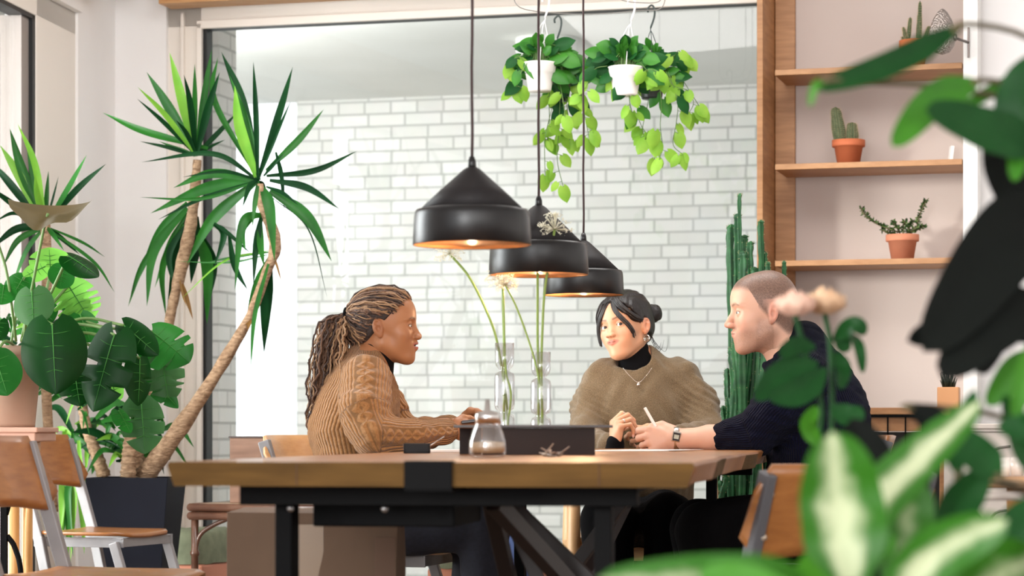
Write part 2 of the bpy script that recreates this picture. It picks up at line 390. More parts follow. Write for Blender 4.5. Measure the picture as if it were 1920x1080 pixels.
for i in range(NV + 1):
    v = TLEN * i / NV
    l, r = tedge(-1, v), tedge(1, v)
    rows.append([Tp(l + 0.004, v), Tp(r - 0.004, v), Tp(r, v, TZ - 0.005), Tp(r - ins * (1 + 0.5 * math.sin(v * 5)), v, TZ - TH), Tp(l + ins, v, TZ - TH), Tp(l, v, TZ - 0.005)])
mb.grid(rows, False, closed=True)
mb.add(rows[0], [tuple(range(5, -1, -1))], False); mb.add(rows[-1], [tuple(range(6))], False)
mb.build('tabletop', tabwood, t, bevel=0.002)
me = t.children[0].data; me.materials.append(tabend)
for p in me.polygons:
    if abs(p.normal.z) < 0.3: p.material_index = 1
for u in (-0.215, 0.30):
    mb = MB(); mb.box(Tp(u, -0.0005, TZ - TH / 2), (0.0016, 0.0012, TH - 0.004), TROT); mb.build('plank_joint', mat('dark_joint', rgb(70, 44, 24), 0.8), t)
mb = MB(); mb.box(Tp(0.012, -0.003, TZ - TH / 2 - 0.002), (0.082, 0.006, TH + 0.006), TROT); mb.box(Tp(0.012, 0.25, TZ - TH - 0.006), (0.082, 0.5, 0.005), TROT)
mb.box(Tp(0.012, 0.012, TZ + 0.0012), (0.082, 0.03, 0.0024), TROT); mb.build('steel_strap', black, t, bevel=0.001)
mb = MB()
mb.box(Tp(0.0, 0.16, 0.690), (0.70, 0.05, 0.036), TROT); mb.box(Tp(0, TLEN - 0.2, 0.690), (0.80, 0.05, 0.036), TROT)
for u in (-0.24, 0.24): mb.box(Tp(u, TLEN / 2, 0.690), (0.04, TLEN - 0.5, 0.034), TROT)
mb.build('apron', black, t, bevel=0.002)
for v in (0.22, TLEN - 0.28):
    for u in (-0.285, 0.285):
        mb = MB(); mb.box(Tp(u, v, 0.338), (0.030, 0.06, 0.674), TROT); mb.box(Tp(u, v, 0.008), (0.05, 0.10, 0.012), TROT); mb.build('leg', black, t, bevel=0.002)
dk = mat('dark_brace', rgb(36, 27, 25), 0.5)
for (a, b) in (((-0.0, 0.75, 0.665), (0.0, 1.60, 0.06)), ((0.12, 2.5, 0.665), (-0.1, 1.55, 0.06)), ((0.03, 0.6, 0.665), (0.24, 1.3, 0.30))):
    mb = MB(); mb.bar(Tp(*a), Tp(*b), 0.03, 0.035); mb.build('brace', dk, t, bevel=0.002)
mb = MB(); mb.box(Tp(-0.12, 0.42, 0.652), (0.26, 0.30, 0.045), TROT); mb.build('dark_under_box', black, t, bevel=0.004)  # plain dark box standing in for a dark shape under the top
for (a, b) in (((-0.02, 1.0, 0.67), (0.10, 1.02, 0.40)), ((-0.02, 1.0, 0.672), (0.22, 1.02, 0.44)), ((0.20, 1.6, 0.67), (0.0, 1.62, 0.40))):
    mb = MB(); mb.bar(Tp(*a), Tp(*b), 0.032, 0.03); mb.build('cross_brace', dk, t, bevel=0.002)
for u in (-0.27, -0.10): mb = MB(); mb.lathe([(0, 0), (0.007, 0), (0.006, 0.005), (0, 0.006)], Tp(u, 0.185, 0.665), 10, Matrix.Rotation(PI / 2, 3, 'X')); mb.build('bolt', mat('zinc', rgb(190, 190, 192), 0.3, 1.0), t)
# ================================================================ plywood chairs on folded steel frames
ply = mat('beech_ply', rgb(158, 102, 52), 0.36, noise_scale=5, color2=rgb(134, 82, 38), stretch=(3, 3, 12), coat=0.25)
plylight = mat('beech_ply_light', rgb(214, 164, 112), 0.32, noise_scale=5, color2=rgb(196, 142, 90), stretch=(3, 3, 12), coat=0.25)
steel = mat('grey_enamel_steel', rgb(142, 140, 141), 0.45, noise_scale=8, color2=rgb(124, 122, 124))
steeld = mat('dark_grey_steel', rgb(84, 84, 88), 0.45)
rivet = mat('rivet', rgb(220, 208, 190), 0.3, 0.8)
def ply_chair(label, loc, rz, group=None, dz=0.0, fr=None, pm=None, sf=0.20):
    fr = fr or steel; pm = pm or ply
    t = thing('plywood_chair', label, 'chair', loc, rz, group)
    # backrest: curved ply, wrapped round the two posts
    mb = MB(); rows = []
    for i in range(9):
        s = i / 8; zz = 0.605 + 0.185 * s + dz; row = []
        for k in range(15):
            y = (k / 14 * 2 - 1); xx = -0.255 - 0.055 * s + 0.045 * y * y
            e = (1 - abs(y)) ; rr = 0.16
            cut = 0.05 * max(0, (rr - e) / rr) ** 2.2
            zc = zz + (cut * (1 - 2 * s)) * 1.0
            row.append(Vector((xx, y * 0.205, zc - 0.02 * (1 - s) * (1 - y * y) * -1)))
        rows.append(row)
    mb.grid(rows); o = mb.build('backrest', pm, t, local=True, solid=0.010)
    for y in (-0.175, 0.175):
        for zz in (0.655, 0.735):
            mb = MB()
            mb.lathe([(0, 0.004), (0.0065, 0.003), (0.0075, 0)], (-0.245 - 0.055 * (zz - .605) / .185 + 0.045 * (y / .205) ** 2 * 0 + 0.018, y, zz + dz), 10, Matrix.Rotation(PI / 2, 3, 'Y'))
            mb.lathe([(0.0075, 0), (0.0065, 0.003), (0, 0.004)], (-0.262 - 0.055 * (zz - .605) / .185 + 0.045 * (y / .205) ** 2 - 0.002, y, zz + dz), 10, Matrix.Rotation(-PI / 2, 3, 'Y'))
            mb.build('rivet', rivet, t, local=True)
    # seat
    mb = MB(); rows = []
    for i in range(13):
        x = -0.19 + (0.19 + sf) * i / 12; w = 0.185 + 0.012 * math.sin(PI * i / 12) - (0.05 * max(0, (i - 10) / 2) ** 2) - (0.02 if i == 0 else 0)
        rows.append([Vector((x, y * w, 0.462 + 0.006 * (y * y) + 0.012 * (x * x) * 8 * (1 if x < 0 else 0.3) - (0.006 if i == 12 else 0))) for y in [j / 5 - 1 for j in range(11)]])
    mb.grid(rows); mb.build('seat', pm, t, local=True, solid=0.011)
    mb = MB()
    for y in (-0.172, 0.172): mb.box((sf / 2 - 0.1, y, 0.440), (0.20 + sf, 0.006, 0.032)); mb.box((sf / 2 - 0.1, y * 0.94, 0.452), (0.19 + sf, 0.03, 0.004))
    mb.box((sf - 0.01, 0, 0.440), (0.006, 0.34, 0.03)); mb.build('seat_frame', fr, t, local=True, bevel=0.001)
    for y in (-0.184, 0.184):
        mb = MB(); mb.bar((-0.275, y, 0.775 + dz), (-0.175, y, 0.45), 0.022, 0.034, (1, 0, 0)); mb.bar((-0.175, y, 0.455), (-0.075, y, 0.01), 0.024, 0.034, (1, 0, 0)); mb.build('post', fr, t, local=True, bevel=0.003)
        mb = MB(); mb.bar((0.10, y, 0.44), (0.235, y, 0.01), 0.022, 0.030, (1, 0, 0)); mb.build('leg', fr, t, local=True, bevel=0.003)
    mb = MB(); mb.bar((-0.10, -0.18, 0.14), (-0.10, 0.18, 0.14), 0.016, 0.016); mb.build('stretcher', fr, t, local=True)
    return t
def cp(px, d): v = P(px, HOR, d); return (v.x, v.y, 0)
ply_chair('plywood and grey steel chair standing in front of the dark square planter', cp(213, 8.05), math.radians(-19), sf=0.13)
ply_chair('plywood chair cut by the left edge of the photo, nearest on that side', (-0.95, 5.62, 0), math.radians(-14), pm=ply)
ply_chair('pale plywood chair the woman in the brown cable knit sits on', (-0.385, 6.93, 0), math.radians(-16), pm=plylight)
ply_chair('plywood chair the man in the dark navy sweater sits on', (0.80, 7.04, 0), math.radians(176), fr=steeld)
ply_chair('blurred plywood chair with dark grey frame, nearest on the right behind the big leaf', (0.505, 4.78, 0), math.radians(118), fr=steeld, dz=-0.05)
# ---- round-legged wooden armchair of the woman at the end
wl = mat('light_ash', rgb(206, 166, 122), 0.4, noise_scale=6, color2=rgb(188, 146, 102), stretch=(6, 6, 1))
c0 = P(1192, HOR, 7.95); t = thing('wooden_armchair', 'pale round-legged wooden armchair under the woman in olive at the table end', 'chair', (c0.x, c0.y, 0), math.radians(4))
for (x, y, zt) in ((-0.225, -0.21, 0.68), (0.225, -0.21, 0.68), (-0.20, 0.22, 0.76), (0.20, 0.22, 0.76)):
    mb = MB(); mb.tube([(x * 1.06, y * 1.06, 0), (x * 1.02, y * 1.02, 0.2), (x, y, 0.45), (x * 0.98, y * 0.97, zt)], [0.014, 0.019, 0.022, 0.017], 14); mb.build('leg', wl, t, local=True)
mb = MB(); mb.box((0, 0.0, 0.452), (0.42, 0.42, 0.022)); mb.build('seat', wl, t, local=True, bevel=0.008)
mb = MB(); mb.box((0, -0.205, 0.412), (0.42, 0.022, 0.05)); mb.box((0, 0.205, 0.412), (0.38, 0.022, 0.05)); mb.box((-0.21, 0, 0.412), (0.022, 0.40, 0.05)); mb.box((0.21, 0, 0.412), (0.022, 0.40, 0.05)); mb.build('seat_rail', wl, t, local=True, bevel=0.003)
mb = MB(); mb.tube([(-0.21, -0.20, 0.22), (0.18, 0.20, 0.20)], 0.009, 8); mb.tube([(0.21, -0.20, 0.22), (-0.18, 0.20, 0.20)], 0.009, 8); mb.build('stretcher', wl, t, local=True)
mb = MB(); mb.tube(bez([(-0.23, -0.22, 0.685), (-0.235, 0.0, 0.69), (-0.19, 0.21, 0.74), (0, 0.26, 0.765), (0.19, 0.21, 0.74), (0.235, 0, 0.69), (0.23, -0.22, 0.685)], 24), 0.016, 10, flat=0.7); mb.build('arm_rail', wl, t, local=True)
# ================================================================ pendant lamps over the table
shade = mat('black_shade_matt', rgb(30, 27, 28), 0.6, spec=0.3)
band = mat('black_shade_gloss', rgb(12, 12, 14), 0.35)
copper = mat('copper_inside', rgb(246, 176, 118), 0.45, 0.1)
cordm = mat('brown_cord', rgb(58, 38, 38), 0.7)
bulb = mat('lit_bulb', (1, 0.8, 0.55), 0.4, emit=(1, 0.70, 0.42), emit_s=14)
def pendant(label, px, py_rim, d, R, k=1.0):
    p = P(px, py_rim, d); z = p.z
    t = thing('pendant_lamp', label, 'lamp', (p.x, p.y, z), 0, 'black pendant lamps in a row over the table')
    hb, hc = 0.074 * k, 0.092 * k
    mb = MB(); mb.lathe([(R * 0.87, hb + 0.002), (R * 0.50, hb + hc * 0.5), (R * 0.15, hb + hc * 0.93), (R * 0.09, hb + hc * 0.985), (0.0, hb + hc)], (0, 0, 0), 64); mb.build('cone', shade, t, local=True)
    mb = MB(); mb.lathe([(R * 0.86, hb + 0.002), (R * 0.935, hb + 0.0), (R * 0.965, hb - 0.006), (R * 0.975, hb - 0.014), (R, 0.0), (R * 0.99, -0.001), (R * 0.985, 0)], (0, 0, 0), 64); mb.build('band', band, t, local=True)
    mb = MB(); mb.lathe([(R * 0.985, 0), (R * 0.955, hb - 0.012), (R * 0.86, hb - 0.004), (R * 0.45, hb + hc * 0.45), (R * 0.12, hb + hc * 0.85), (0, hb + hc * 0.88)], (0, 0, 0), 64); mb.build('inner_shade', copper, t, local=True)
    mb = MB(); mb.sphere((0, 0, 0.045), 0.030, 18, 12, (1, 1, 1.1)); mb.build('bulb', bulb, t, local=True)
    mb = MB(); mb.lathe([(0.016, 0.07), (0.016, hb + hc * 0.8), (0, hb + hc * 0.8)], (0, 0, 0), 16); mb.build('bulb_holder', band, t, local=True)
    mb = MB(); mb.lathe([(0.010, hb + hc - 0.008), (0.0085, hb + hc + 0.012), (0.005, hb + hc + 0.022), (0, hb + hc + 0.022)], (0, 0, 0), 16); mb.build('cord_grip', band, t, local=True)
    mb = MB(); mb.tube([(0.0008 * math.sin(i * 1.7), 0.0, hb + hc + 0.01 + (3.0 - z - hb - hc - 0.01) * i / 24) for i in range(25)], 0.0032, 8); mb.build('cord', cordm, t, local=True)
    mb = MB(); mb.lathe([(0.05, 3.0 - z), (0.05, 2.975 - z), (0.01, 2.965 - z), (0, 2.965 - z)], (0, 0, 0), 24); mb.build('ceiling_rose', band, t, local=True)
    l = add_light('lamp_light', 'POINT', (0, 0, 0.003), 15, (1, 0.58, 0.30), shadow_soft_size=0.008); l.parent = t
pendant('black cone pendant lamp hanging leftmost and largest of the three', 885, 459, 5.15, 0.1265)
pendant('middle one of the three black cone pendant lamps over the table', 1010, 515, 6.10, 0.1265, 1.06)
pendant('black cone pendant lamp furthest right and lowest, just above the woman with the hair bun', 1094, 553, 7.20, 0.121, 0.98)
# ================================================================ things under and around the table
card = mat('kraft_cardboard', rgb(108, 86, 68), 0.85, noise_scale=3, color2=rgb(94, 74, 58), bump=0.06, bump_scale=12)
a = P(425, HOR, 5.35); b = P(745, HOR, 5.25); zt = 0.622
t = thing('cardboard_box', 'tall brown cardboard box standing under the table beside the black leg', 'box', ((a.x + b.x) / 2, 5.5, 0))
mb = MB(); rows = []
def cb(u, v, z): return Vector((a.x + (b.x - a.x) * u, a.y + (b.y - a.y) * u + 0.36 * v, z))
for i in range(13):
    z = 0.001 + (zt - 0.001) * i / 12; row = []
    for k in range(48):
        q = k / 48 * 4; s = int(q); f = q - s
        u, v = [(f, 0), (1, f), (1 - f, 1), (0, 1 - f)][s]
        w = 0.006 * noise.noise(Vector((u * 3, v * 3, z * 7))) * (1 if i < 12 else 0.6)
        row.append(cb(u, v, z) + Vector((w, w, 0)))
    rows.append(row)
mb.grid(rows, False, closed=True); mb.add(rows[-1], [tuple(range(48))], False); mb.build('carton', card, t, bevel=0.002)
mb = MB(); mb.box(cb(0.50, -0.012, zt / 2 - 0.01), (0.055, 0.002, zt - 0.03)); mb.build('packing_tape', mat('brown_tape', rgb(128, 98, 62), 0.3), t)
mb = MB(); mb.box(cb(0.93, -0.02, zt / 2 - 0.02), (0.045, 0.004, zt - 0.06), Matrix.Rotation(0.05, 3, 'Z')); mb.build('flap', mat('dark_cardboard', rgb(106, 82, 66), 0.8), t, bevel=0.001)
# rattan bench below the window
rat = mat('dark_rattan', rgb(104, 70, 52), 0.4, noise_scale=20, color2=rgb(80, 50, 36), coat=0.3)
ratl = mat('woven_cane', rgb(176, 152, 126), 0.6, noise_scale=60, color2=rgb(140, 116, 92), stretch=(1, 6, 6))
bz = 0.545; q0 = W(357, 1.25); q1 = W(914, 1.25)
BL = (q1 - q0); BL.z = 0; Bx = BL.normalized(); By = -WN; BLn = BL.length
t = thing('rattan_bench', 'low dark rattan bench standing in front of the big window', 'bench', ((q0.x + q1.x) / 2, (q0.y + q1.y) / 2 + 0.2, 0))
def bp_(u, v, z): p = q0 + Bx * u + By * v; p.z = z; return p
BD = 0.42
mb = MB(); mb.box(bp_(BLn / 2, BD / 2, bz - 0.006), (BLn, BD, 0.012), WROT); mb.build('cane_top', ratl, t, bevel=0.002)
mb = MB()
for (u0, v0, u1, v1) in ((0, 0, BLn, 0), (0, BD, BLn, BD), (0, 0, 0, BD), (BLn, 0, BLn, BD)):
    for dz in (0.0, -0.030): mb.tube([bp_(u0, v0, bz - 0.012 + dz), bp_(u1, v1, bz - 0.012 + dz)], 0.0145, 10)
mb.build('rim', rat, t)
for (u, v) in ((0.012, 0.012), (BLn - 0.012, 0.012), (0.012, BD - 0.012), (BLn - 0.012, BD - 0.012), (BLn * 0.5, 0.012), (BLn * 0.5, BD - 0.012)):
    mb = MB(); mb.tube([bp_(u, v, z) for z in (0.002, 0.15, 0.155, 0.165, 0.17, 0.36, 0.365, 0.375, 0.38, bz - 0.02)], [0.013, 0.013, 0.017, 0.017, 0.013, 0.013, 0.017, 0.017, 0.013, 0.013], 12); mb.build('leg', rat, t)
for (u, s) in ((0.012, 1), (BLn - 0.012, -1), (BLn * 0.5, 1), (BLn * 0.5, -1)):
    mb = MB(); mb.tube(bez([bp_(u, 0.012, bz - 0.17), bp_(u + s * 0.02, 0.012, bz - 0.11), bp_(u + s * 0.07, 0.012, bz - 0.075), bp_(u + s * 0.13, 0.012, bz - 0.05)], 12), 0.008, 8); mb.build('bentwood_brace', rat, t)
for s in (0.1, 0.32):
    mb = MB(); mb.tube(bez([bp_(BLn - 0.012, s - 0.09, bz - 0.05), bp_(BLn - 0.012, s, bz - 0.13), bp_(BLn - 0.012, s + 0.09, bz - 0.05)], 12), 0.007, 8); mb.build('bentwood_brace', rat, t)
c = bp_(0.30, 0.26, 0); mb = MB()
bx = thing('wooden_box', 'small brown wooden box standing on the rattan bench by the window', 'box', (c.x, c.y, bz))
zc = CAMZ - (821 - HOR) / FP * c.y
wd = mat('brown_veneer', rgb(138, 104, 84), 0.6, noise_scale=6, color2=rgb(116, 84, 66), stretch=(1, 1, 7)); c = Vector((*P(492, HOR, c.y).xy, 0))
mb.box((c.x, c.y, (bz + zc) / 2), (0.19, 0.16, zc - bz), WROT); mb.build('body', wd, bx, bevel=0.003)
mb = MB(); mb.box((c.x, c.y, zc + 0.003), (0.196, 0.166, 0.006), WROT); mb.build('lid', mat('dark_edge', rgb(60, 44, 40), 0.5), bx, bevel=0.001)
bp2 = P(487, 955, 8.68); mb = MB(); mb.lathe([(0, 0), (0.019, 0), (0.022, 0.034), (0.018, 0.034), (0.016, 0.004), (0, 0.004)], (bp2.x, bp2.y, bz), 24)
tag(mb.build('candle_cup', mat('pink_ceramic', rgb(226, 182, 168), 0.4)), 'small pink cup at the left end of the rattan bench', 'cup')
bp2 = bp_(0.86, 0.12, bz); mb = MB(); mb.lathe([(0, 0.0), (0.03, 0.0), (0.052, 0.012), (0.05, 0.014), (0.0, 0.006)], bp2, 28); mb.sphere(bp2 + Z * 0.022, 0.016, 12, 8)
tag(mb.build('brass_dish', mat('brass', rgb(206, 176, 96), 0.3, 0.9)), 'small brass dish on the rattan bench behind the table apron', 'dish')
# upholstered poufs with terracotta-pink bases behind the bench legs
pf = mat('sage_fabric', rgb(132, 138, 112), 0.9, noise_scale=25, color2=rgb(114, 120, 96), bump=0.15, bump_scale=20)
pkb = mat('salmon_base', rgb(206, 136, 108), 0.7)
for (px, off, w, lab) in ((372, 0.56, 0.20, 'sage green cushion pouf on a salmon base, seen left of the rattan bench'), (925, 0.56, 0.42, 'sage green cushion pouf on a salmon base, seen behind the cross brace')):
    c = W(px, off); t = thing('pouf', lab, 'pouf', (c.x, c.y, 0), -WA)
    mb = MB(); rows = []
    for i in range(11):
        f = i / 10; zz = 0.30 + 0.13 * math.sin(f * PI / 2); rr = (1 - 0.25 * f ** 3) * (1.0 if i < 10 else 0.7)
        rows.append([Vector((w / 2 * rr * math.copysign(abs(math.cos(a)) ** 0.55, math.cos(a)) , 0.2 * rr * math.copysign(abs(math.sin(a)) ** 0.55, math.sin(a)), zz + 0.008 * noise.noise(Vector((math.cos(a) * 3, math.sin(a) * 3, f * 4))))) for a in [2 * PI * k / 32 for k in range(32)]])
    mb.grid(rows, closed=True); mb.add(rows[-1], [tuple(range(32))]); mb.build('cushion', pf, t, local=True)
    mb = MB(); mb.box((0, 0, 0.15), (w * 0.95, 0.38, 0.30)); mb.build('base', pkb, t, local=True, bevel=0.01)
# bag hanging by the bench
c = P(978, 1015, 8.25); mb = MB(); rows = []
for i in range(9):
    f = i / 8; rows.append([Vector((c.x + (0.018 + 0.05 * math.sin(f * 2.4)) * math.cos(a) * 0.9, c.y + (0.012 + 0.03 * f) * math.sin(a), 0.50 - 0.22 * f)) for a in [2 * PI * k / 16 for k in range(16)]])
mb.grid(rows, closed=True); mb.add(rows[-1], [tuple(range(16))]); mb.tube([(c.x, c.y, 0.49), (c.x + 0.02, c.y, 0.53), (c.x + 0.0, c.y + 0.03, 0.54)], 0.004, 6)
tag(mb.build('cloth_bag', mat('blue_cloth', rgb(44, 62, 104), 0.8)), 'small blue cloth bag hanging off the right end of the rattan bench', 'bag')
# ================================================================ left: high stand with the big pot, bentwood piece under it
c = P(20, HOR, 7.35); t = thing('plant_stand', 'pale pink and wood plant stand at the left edge under the monstera pot', 'stand', (c.x, c.y, 0))
pink = mat('old_pink_paint', rgb(196, 150, 130), 0.5)
wd3 = mat('honey_wood', rgb(216, 166, 104), 0.4, noise_scale=6, color2=rgb(196, 144, 84), stretch=(6, 6, 1))
mb = MB(); mb.box((c.x - 0.05, c.y, 0.806), (0.33, 0.34, 0.016)); mb.box((c.x - 0.05, c.y, 0.785), (0.315, 0.325, 0.028)); mb.build('top', pink, t, bevel=0.004)
mb = MB(); mb.box((c.x - 0.06, c.y, 0.755), (0.25, 0.27, 0.032)); mb.build('apron', wd3, t, bevel=0.003)
for (x, y) in ((0.03, -0.10), (-0.15, -0.10), (0.03, 0.10), (-0.15, 0.10)):
    mb = MB(); mb.tube([(c.x + x, c.y + y, 0.0), (c.x + x, c.y + y, 0.74)], 0.017, 14); mb.build('leg', wd3, t)
mb = MB(); mb.tube(bez([(c.x + 0.075, c.y - 0.11, 0.01), (c.x + 0.073, c.y - 0.11, 0.5), (c.x + 0.09, c.y - 0.11, 0.67), (c.x + 0.078, c.y - 0.11, 0.725), (c.x + 0.055, c.y - 0.11, 0.72), (c.x + 0.048, c.y - 0.11, 0.66), (c.x + 0.05, c.y - 0.11, 0.60)], 30), 0.011, 12); mb.build('bentwood_brace', wd3, t)
c2 = P(0, HOR, 7.0); t = thing('metal_bistro_frame', 'black bent metal frame at the left edge below the pink stand', 'stand', (c2.x, c2.y, 0))
mb = MB(); mb.box((c2.x + 0.012, c2.y, 0.33), (0.018, 0.02, 0.66)); mb.tube(bez([(c2.x + 0.02, c2.y, 0.50), (c2.x + 0.045, c2.y, 0.46), (c2.x + 0.062, c2.y, 0.36), (c2.x + 0.06, c2.y, 0.01)], 14), 0.008, 8)
mb.tube(bez([(c2.x + 0.02, c2.y, 0.56), (c2.x + 0.035, c2.y, 0.62), (c2.x + 0.04, c2.y, 0.68)], 8), 0.005, 8); mb.build('frame', black, t)
# ================================================================ right side: console, cabinet, round table
c = W(1660, 0.62); t = thing('console_table', 'narrow wooden console with black wire sides against the wall behind the man', 'table', (c.x, c.y, 0))
a = W(1560, 0.62); b = W(1788, 0.62); cc = (a + b) / 2; zt = 0.885
mb = MB(); mb.box((cc.x, cc.y, zt - 0.012), ((b - a).length, 0.30, 0.024), WROT); mb.build('top', oakh, t, bevel=0.002)
mb = MB(); n_ = 7
mb2 = MB(); mb2.box((cc.x, cc.y, zt - 0.055), ((b - a).length - 0.01, 0.27, 0.055), WROT); mb2.build('apron', oakh, t, bevel=0.002); mb2 = MB(); mb2.box((cc.x, cc.y, (zt - 0.09) / 2 + 0.01), ((b - a).length - 0.03, 0.24, zt - 0.10), WROT); mb2.build('dark_body', mat('console_dark', rgb(30, 28, 28), 0.7), t, bevel=0.002)  # solid dark block filling the dark area below the apron
for i in range(n_):
    p = a.lerp(b, (i + 0.5) / n_) + WN * 0.146; mb.bar((p.x, p.y, zt - 0.03), (p.x, p.y, 0.01), 0.005, 0.005)
mb.bar(a + WN * 0.146 + Z * (zt - 0.03), b + WN * 0.146 + Z * (zt - 0.03), 0.008, 0.008); mb.bar(a + WN * 0.13 + Z * 0.45, b + WN * 0.13 + Z * 0.45, 0.006, 0.006); mb.build('wire_side', black, t)
c = W(1779, 0.95); mb = MB(); mb.box((c.x, c.y, 0.39), (0.058, 0.058, 0.78), WROT)
tag(mb.build('wooden_post', oak, bevel=0.003), 'square oak post standing on the floor right of the console', 'post')
zp = 0.78; t = thing('potted_cactus', 'small spiky dark plant in a square wooden pot on top of the oak post', 'plant', (c.x, c.y, zp))
mb = MB(); hp = (CAMZ - (726 - HOR) / FP * c.y) - zp
mb.box((c.x, c.y, zp + hp / 2), (0.072, 0.072, hp), WROT); mb.build('pot', mat('orange_wood', rgb(204, 146, 96), 0.5), t, bevel=0.003)
mb = MB()
for i in range(40):
    a_ = random.uniform(0, 2 * PI); r_ = random.uniform(0, 0.022); q = Vector((c.x + r_ * math.cos(a_), c.y + r_ * math.sin(a_), zp + hp)); mb.tube([q, q + Vector((math.cos(a_) * 0.012, math.sin(a_) * 0.012, random.uniform(0.02, 0.055)))], [0.004, 0.001], 5)
mb.build('foliage', mat('dark_green', rgb(34, 44, 30), 0.6), t)
# white cabinet with grey curved fretwork
c = P(1890, HOR, 7.6); t = thing('patterned_cabinet', 'white cabinet with grey curved line pattern at the lower right edge', 'cabinet', (c.x + 0.18, c.y + 0.2, 0))
x0 = P(1812, HOR, 7.6).x; yc = 7.6
wc = mat('cabinet_white', rgb(216, 207, 198), 0.6)
mb = MB(); mb.box((x0 + 0.35, yc + 0.2, 0.405), (0.70, 0.40, 0.81)); mb.build('body', wc, t, bevel=0.004)
gp = mat('pattern_grey', rgb(118, 110, 104), 0.7)
mb = MB()
for row in range(4):
    for k in range(4):
        cx = x0 + 0.06 + k * 0.17; cz = 0.70 - row * 0.20
        for s in (-1, 1):
            mb.tube(bez([(cx + s * 0.078, yc - 0.003, cz + 0.055), (cx + s * 0.03, yc - 0.003, cz + 0.045), (cx + s * 0.008, yc - 0.003, cz), (cx + s * 0.03, yc - 0.003, cz - 0.045), (cx + s * 0.078, yc - 0.003, cz - 0.055)], 14), 0.0045, 6)
    mb.box((x0 + 0.35, yc - 0.002, 0.70 - row * 0.20 + 0.10), (0.69, 0.004, 0.003))
mb.build('fretwork', gp, t)
mb = MB(); mb.box((x0 + 0.35, yc + 0.2, 0.818), (0.72, 0.42, 0.016)); mb.build('top', wc, t, bevel=0.003)
# round table with two little glasses, curved grey chair arm
c = P(1905, HOR, 5.2); t = thing('round_side_table', 'blurred round wooden table at the right edge holding two small glasses', 'table', (c.x + 0.0, c.y, 0))
zt = CAMZ - (893 - HOR) / FP * 5.2
mb = MB(); mb.lathe([(0, -0.022), (0.095, -0.024), (0.10, -0.02), (0.10, -0.003), (0.097, 0), (0, 0)], (c.x, c.y, zt), 40); mb.build('top', mat('pale_pine', rgb(206, 164, 124), 0.45, noise_scale=5, color2=rgb(190, 146, 106)), t)
mb = MB(); mb.tube([(c.x, c.y, 0.015), (c.x, c.y, zt - 0.02)], 0.02, 14); mb.build('column', mat('pine_leg', rgb(178, 126, 76), 0.5), t)
mb = MB(); mb.lathe([(0.0, 0.0), (0.15, 0.0), (0.14, 0.015), (0.03, 0.025), (0, 0.025)], (c.x, c.y, 0), 32); mb.build('base', black, t)
cg = glassmat('clear_glass', (0.95, 0.95, 0.96), 0.12)
for (dx, dy, lab) in ((-0.030, -0.02, 'left one of two small clear glasses on the round wooden table'), (0.004, 0.01, 'right one of two small clear glasses on the round wooden table')):
    mb = MB(); mb.lathe([(0, 0.001), (0.012, 0.001), (0.015, 0.04), (0.0135, 0.04), (0.0105, 0.005), (0, 0.005)], (c.x + dx, c.y + dy, zt), 20)
    tag(mb.build('glass', mat('milky_glass', rgb(240, 232, 224), 0.15, spec=0.8)), lab, 'glass', 'little glasses on the round table')
c = P(1850, HOR, 4.3); t = thing('grey_armchair', 'blurred grey chair with a curved arm in front of the round table, lower right', 'chair', (c.x + 0.12, c.y + 0.1, 0))
gy = mat('warm_grey_paint', rgb(176, 166, 158), 0.5)
def q(px, py, d=4.3): return P(px, py, d)
mb = MB(); mb.tube(bez([q(1768, 1010), q(1778, 968), q(1815, 938), q(1870, 930), q(1990, 935, 4.5), q(2080, 945, 4.7)], 24), 0.010, 12, flat=0.8); mb.build('arm', gy, t)
for (px, d) in ((1770, 4.3), (2040, 4.62)):
    p = q(px, 1000, d); mb = MB(); mb.tube([(p.x, p.y, 0), (p.x, p.y, p.z + 0.03)], 0.010, 12); mb.build('leg', gy, t)
s0 = q(1905, 1000, 4.5); mb = MB(); mb.box((s0.x, s0.y, 0.43), (0.30, 0.36, 0.03)); mb.build('seat', gy, t, bevel=0.01)
for (px, d) in ((1790, 4.66), (2030, 4.36)):
    p = q(px, 1000, d); mb = MB(); mb.tube([(p.x, p.y, 0), (p.x, p.y, 0.42)], 0.010, 12); mb.build('leg', gy, t)
# metal sconce on the corner column
c = Wz(1767, 60, 0.45); t = thing('wall_sconce', 'hammered metal teardrop ornament on an arm fixed to the white column', 'sconce', (c.x, c.y, c.z))
hm = bpy.data.materials.new('hammered_metal'); hm.use_nodes = True
_b = hm.node_tree.nodes['Principled BSDF']; _b.inputs['Base Color'].default_value = (*rgb(150, 140, 134), 1); _b.inputs['Metallic'].default_value = 0.8; _b.inputs['Roughness'].default_value = 0.35
_v = hm.node_tree.nodes.new('ShaderNodeTexVoronoi'); _v.inputs['Scale'].default_value = 160; _t = hm.node_tree.nodes.new('ShaderNodeTexCoord'); hm.node_tree.links.new(_t.outputs['Object'], _v.inputs['Vector'])
_p = hm.node_tree.nodes.new('ShaderNodeBump'); _p.inputs['Strength'].default_value = 0.8; _p.inputs['Distance'].default_value = 0.004; hm.node_tree.links.new(_v.outputs['Distance'], _p.inputs['Height']); hm.node_tree.links.new(_p.outputs[0], _b.inputs['Normal'])
mb = MB(); mb.lathe([(0, -0.082), (0.026, -0.074), (0.043, -0.05), (0.049, -0.02), (0.046, 0.01), (0.034, 0.045), (0.017, 0.072), (0.006, 0.082), (0, 0.084)], c, 32, None, 1, 0.45); mb.build('teardrop', hm, t)
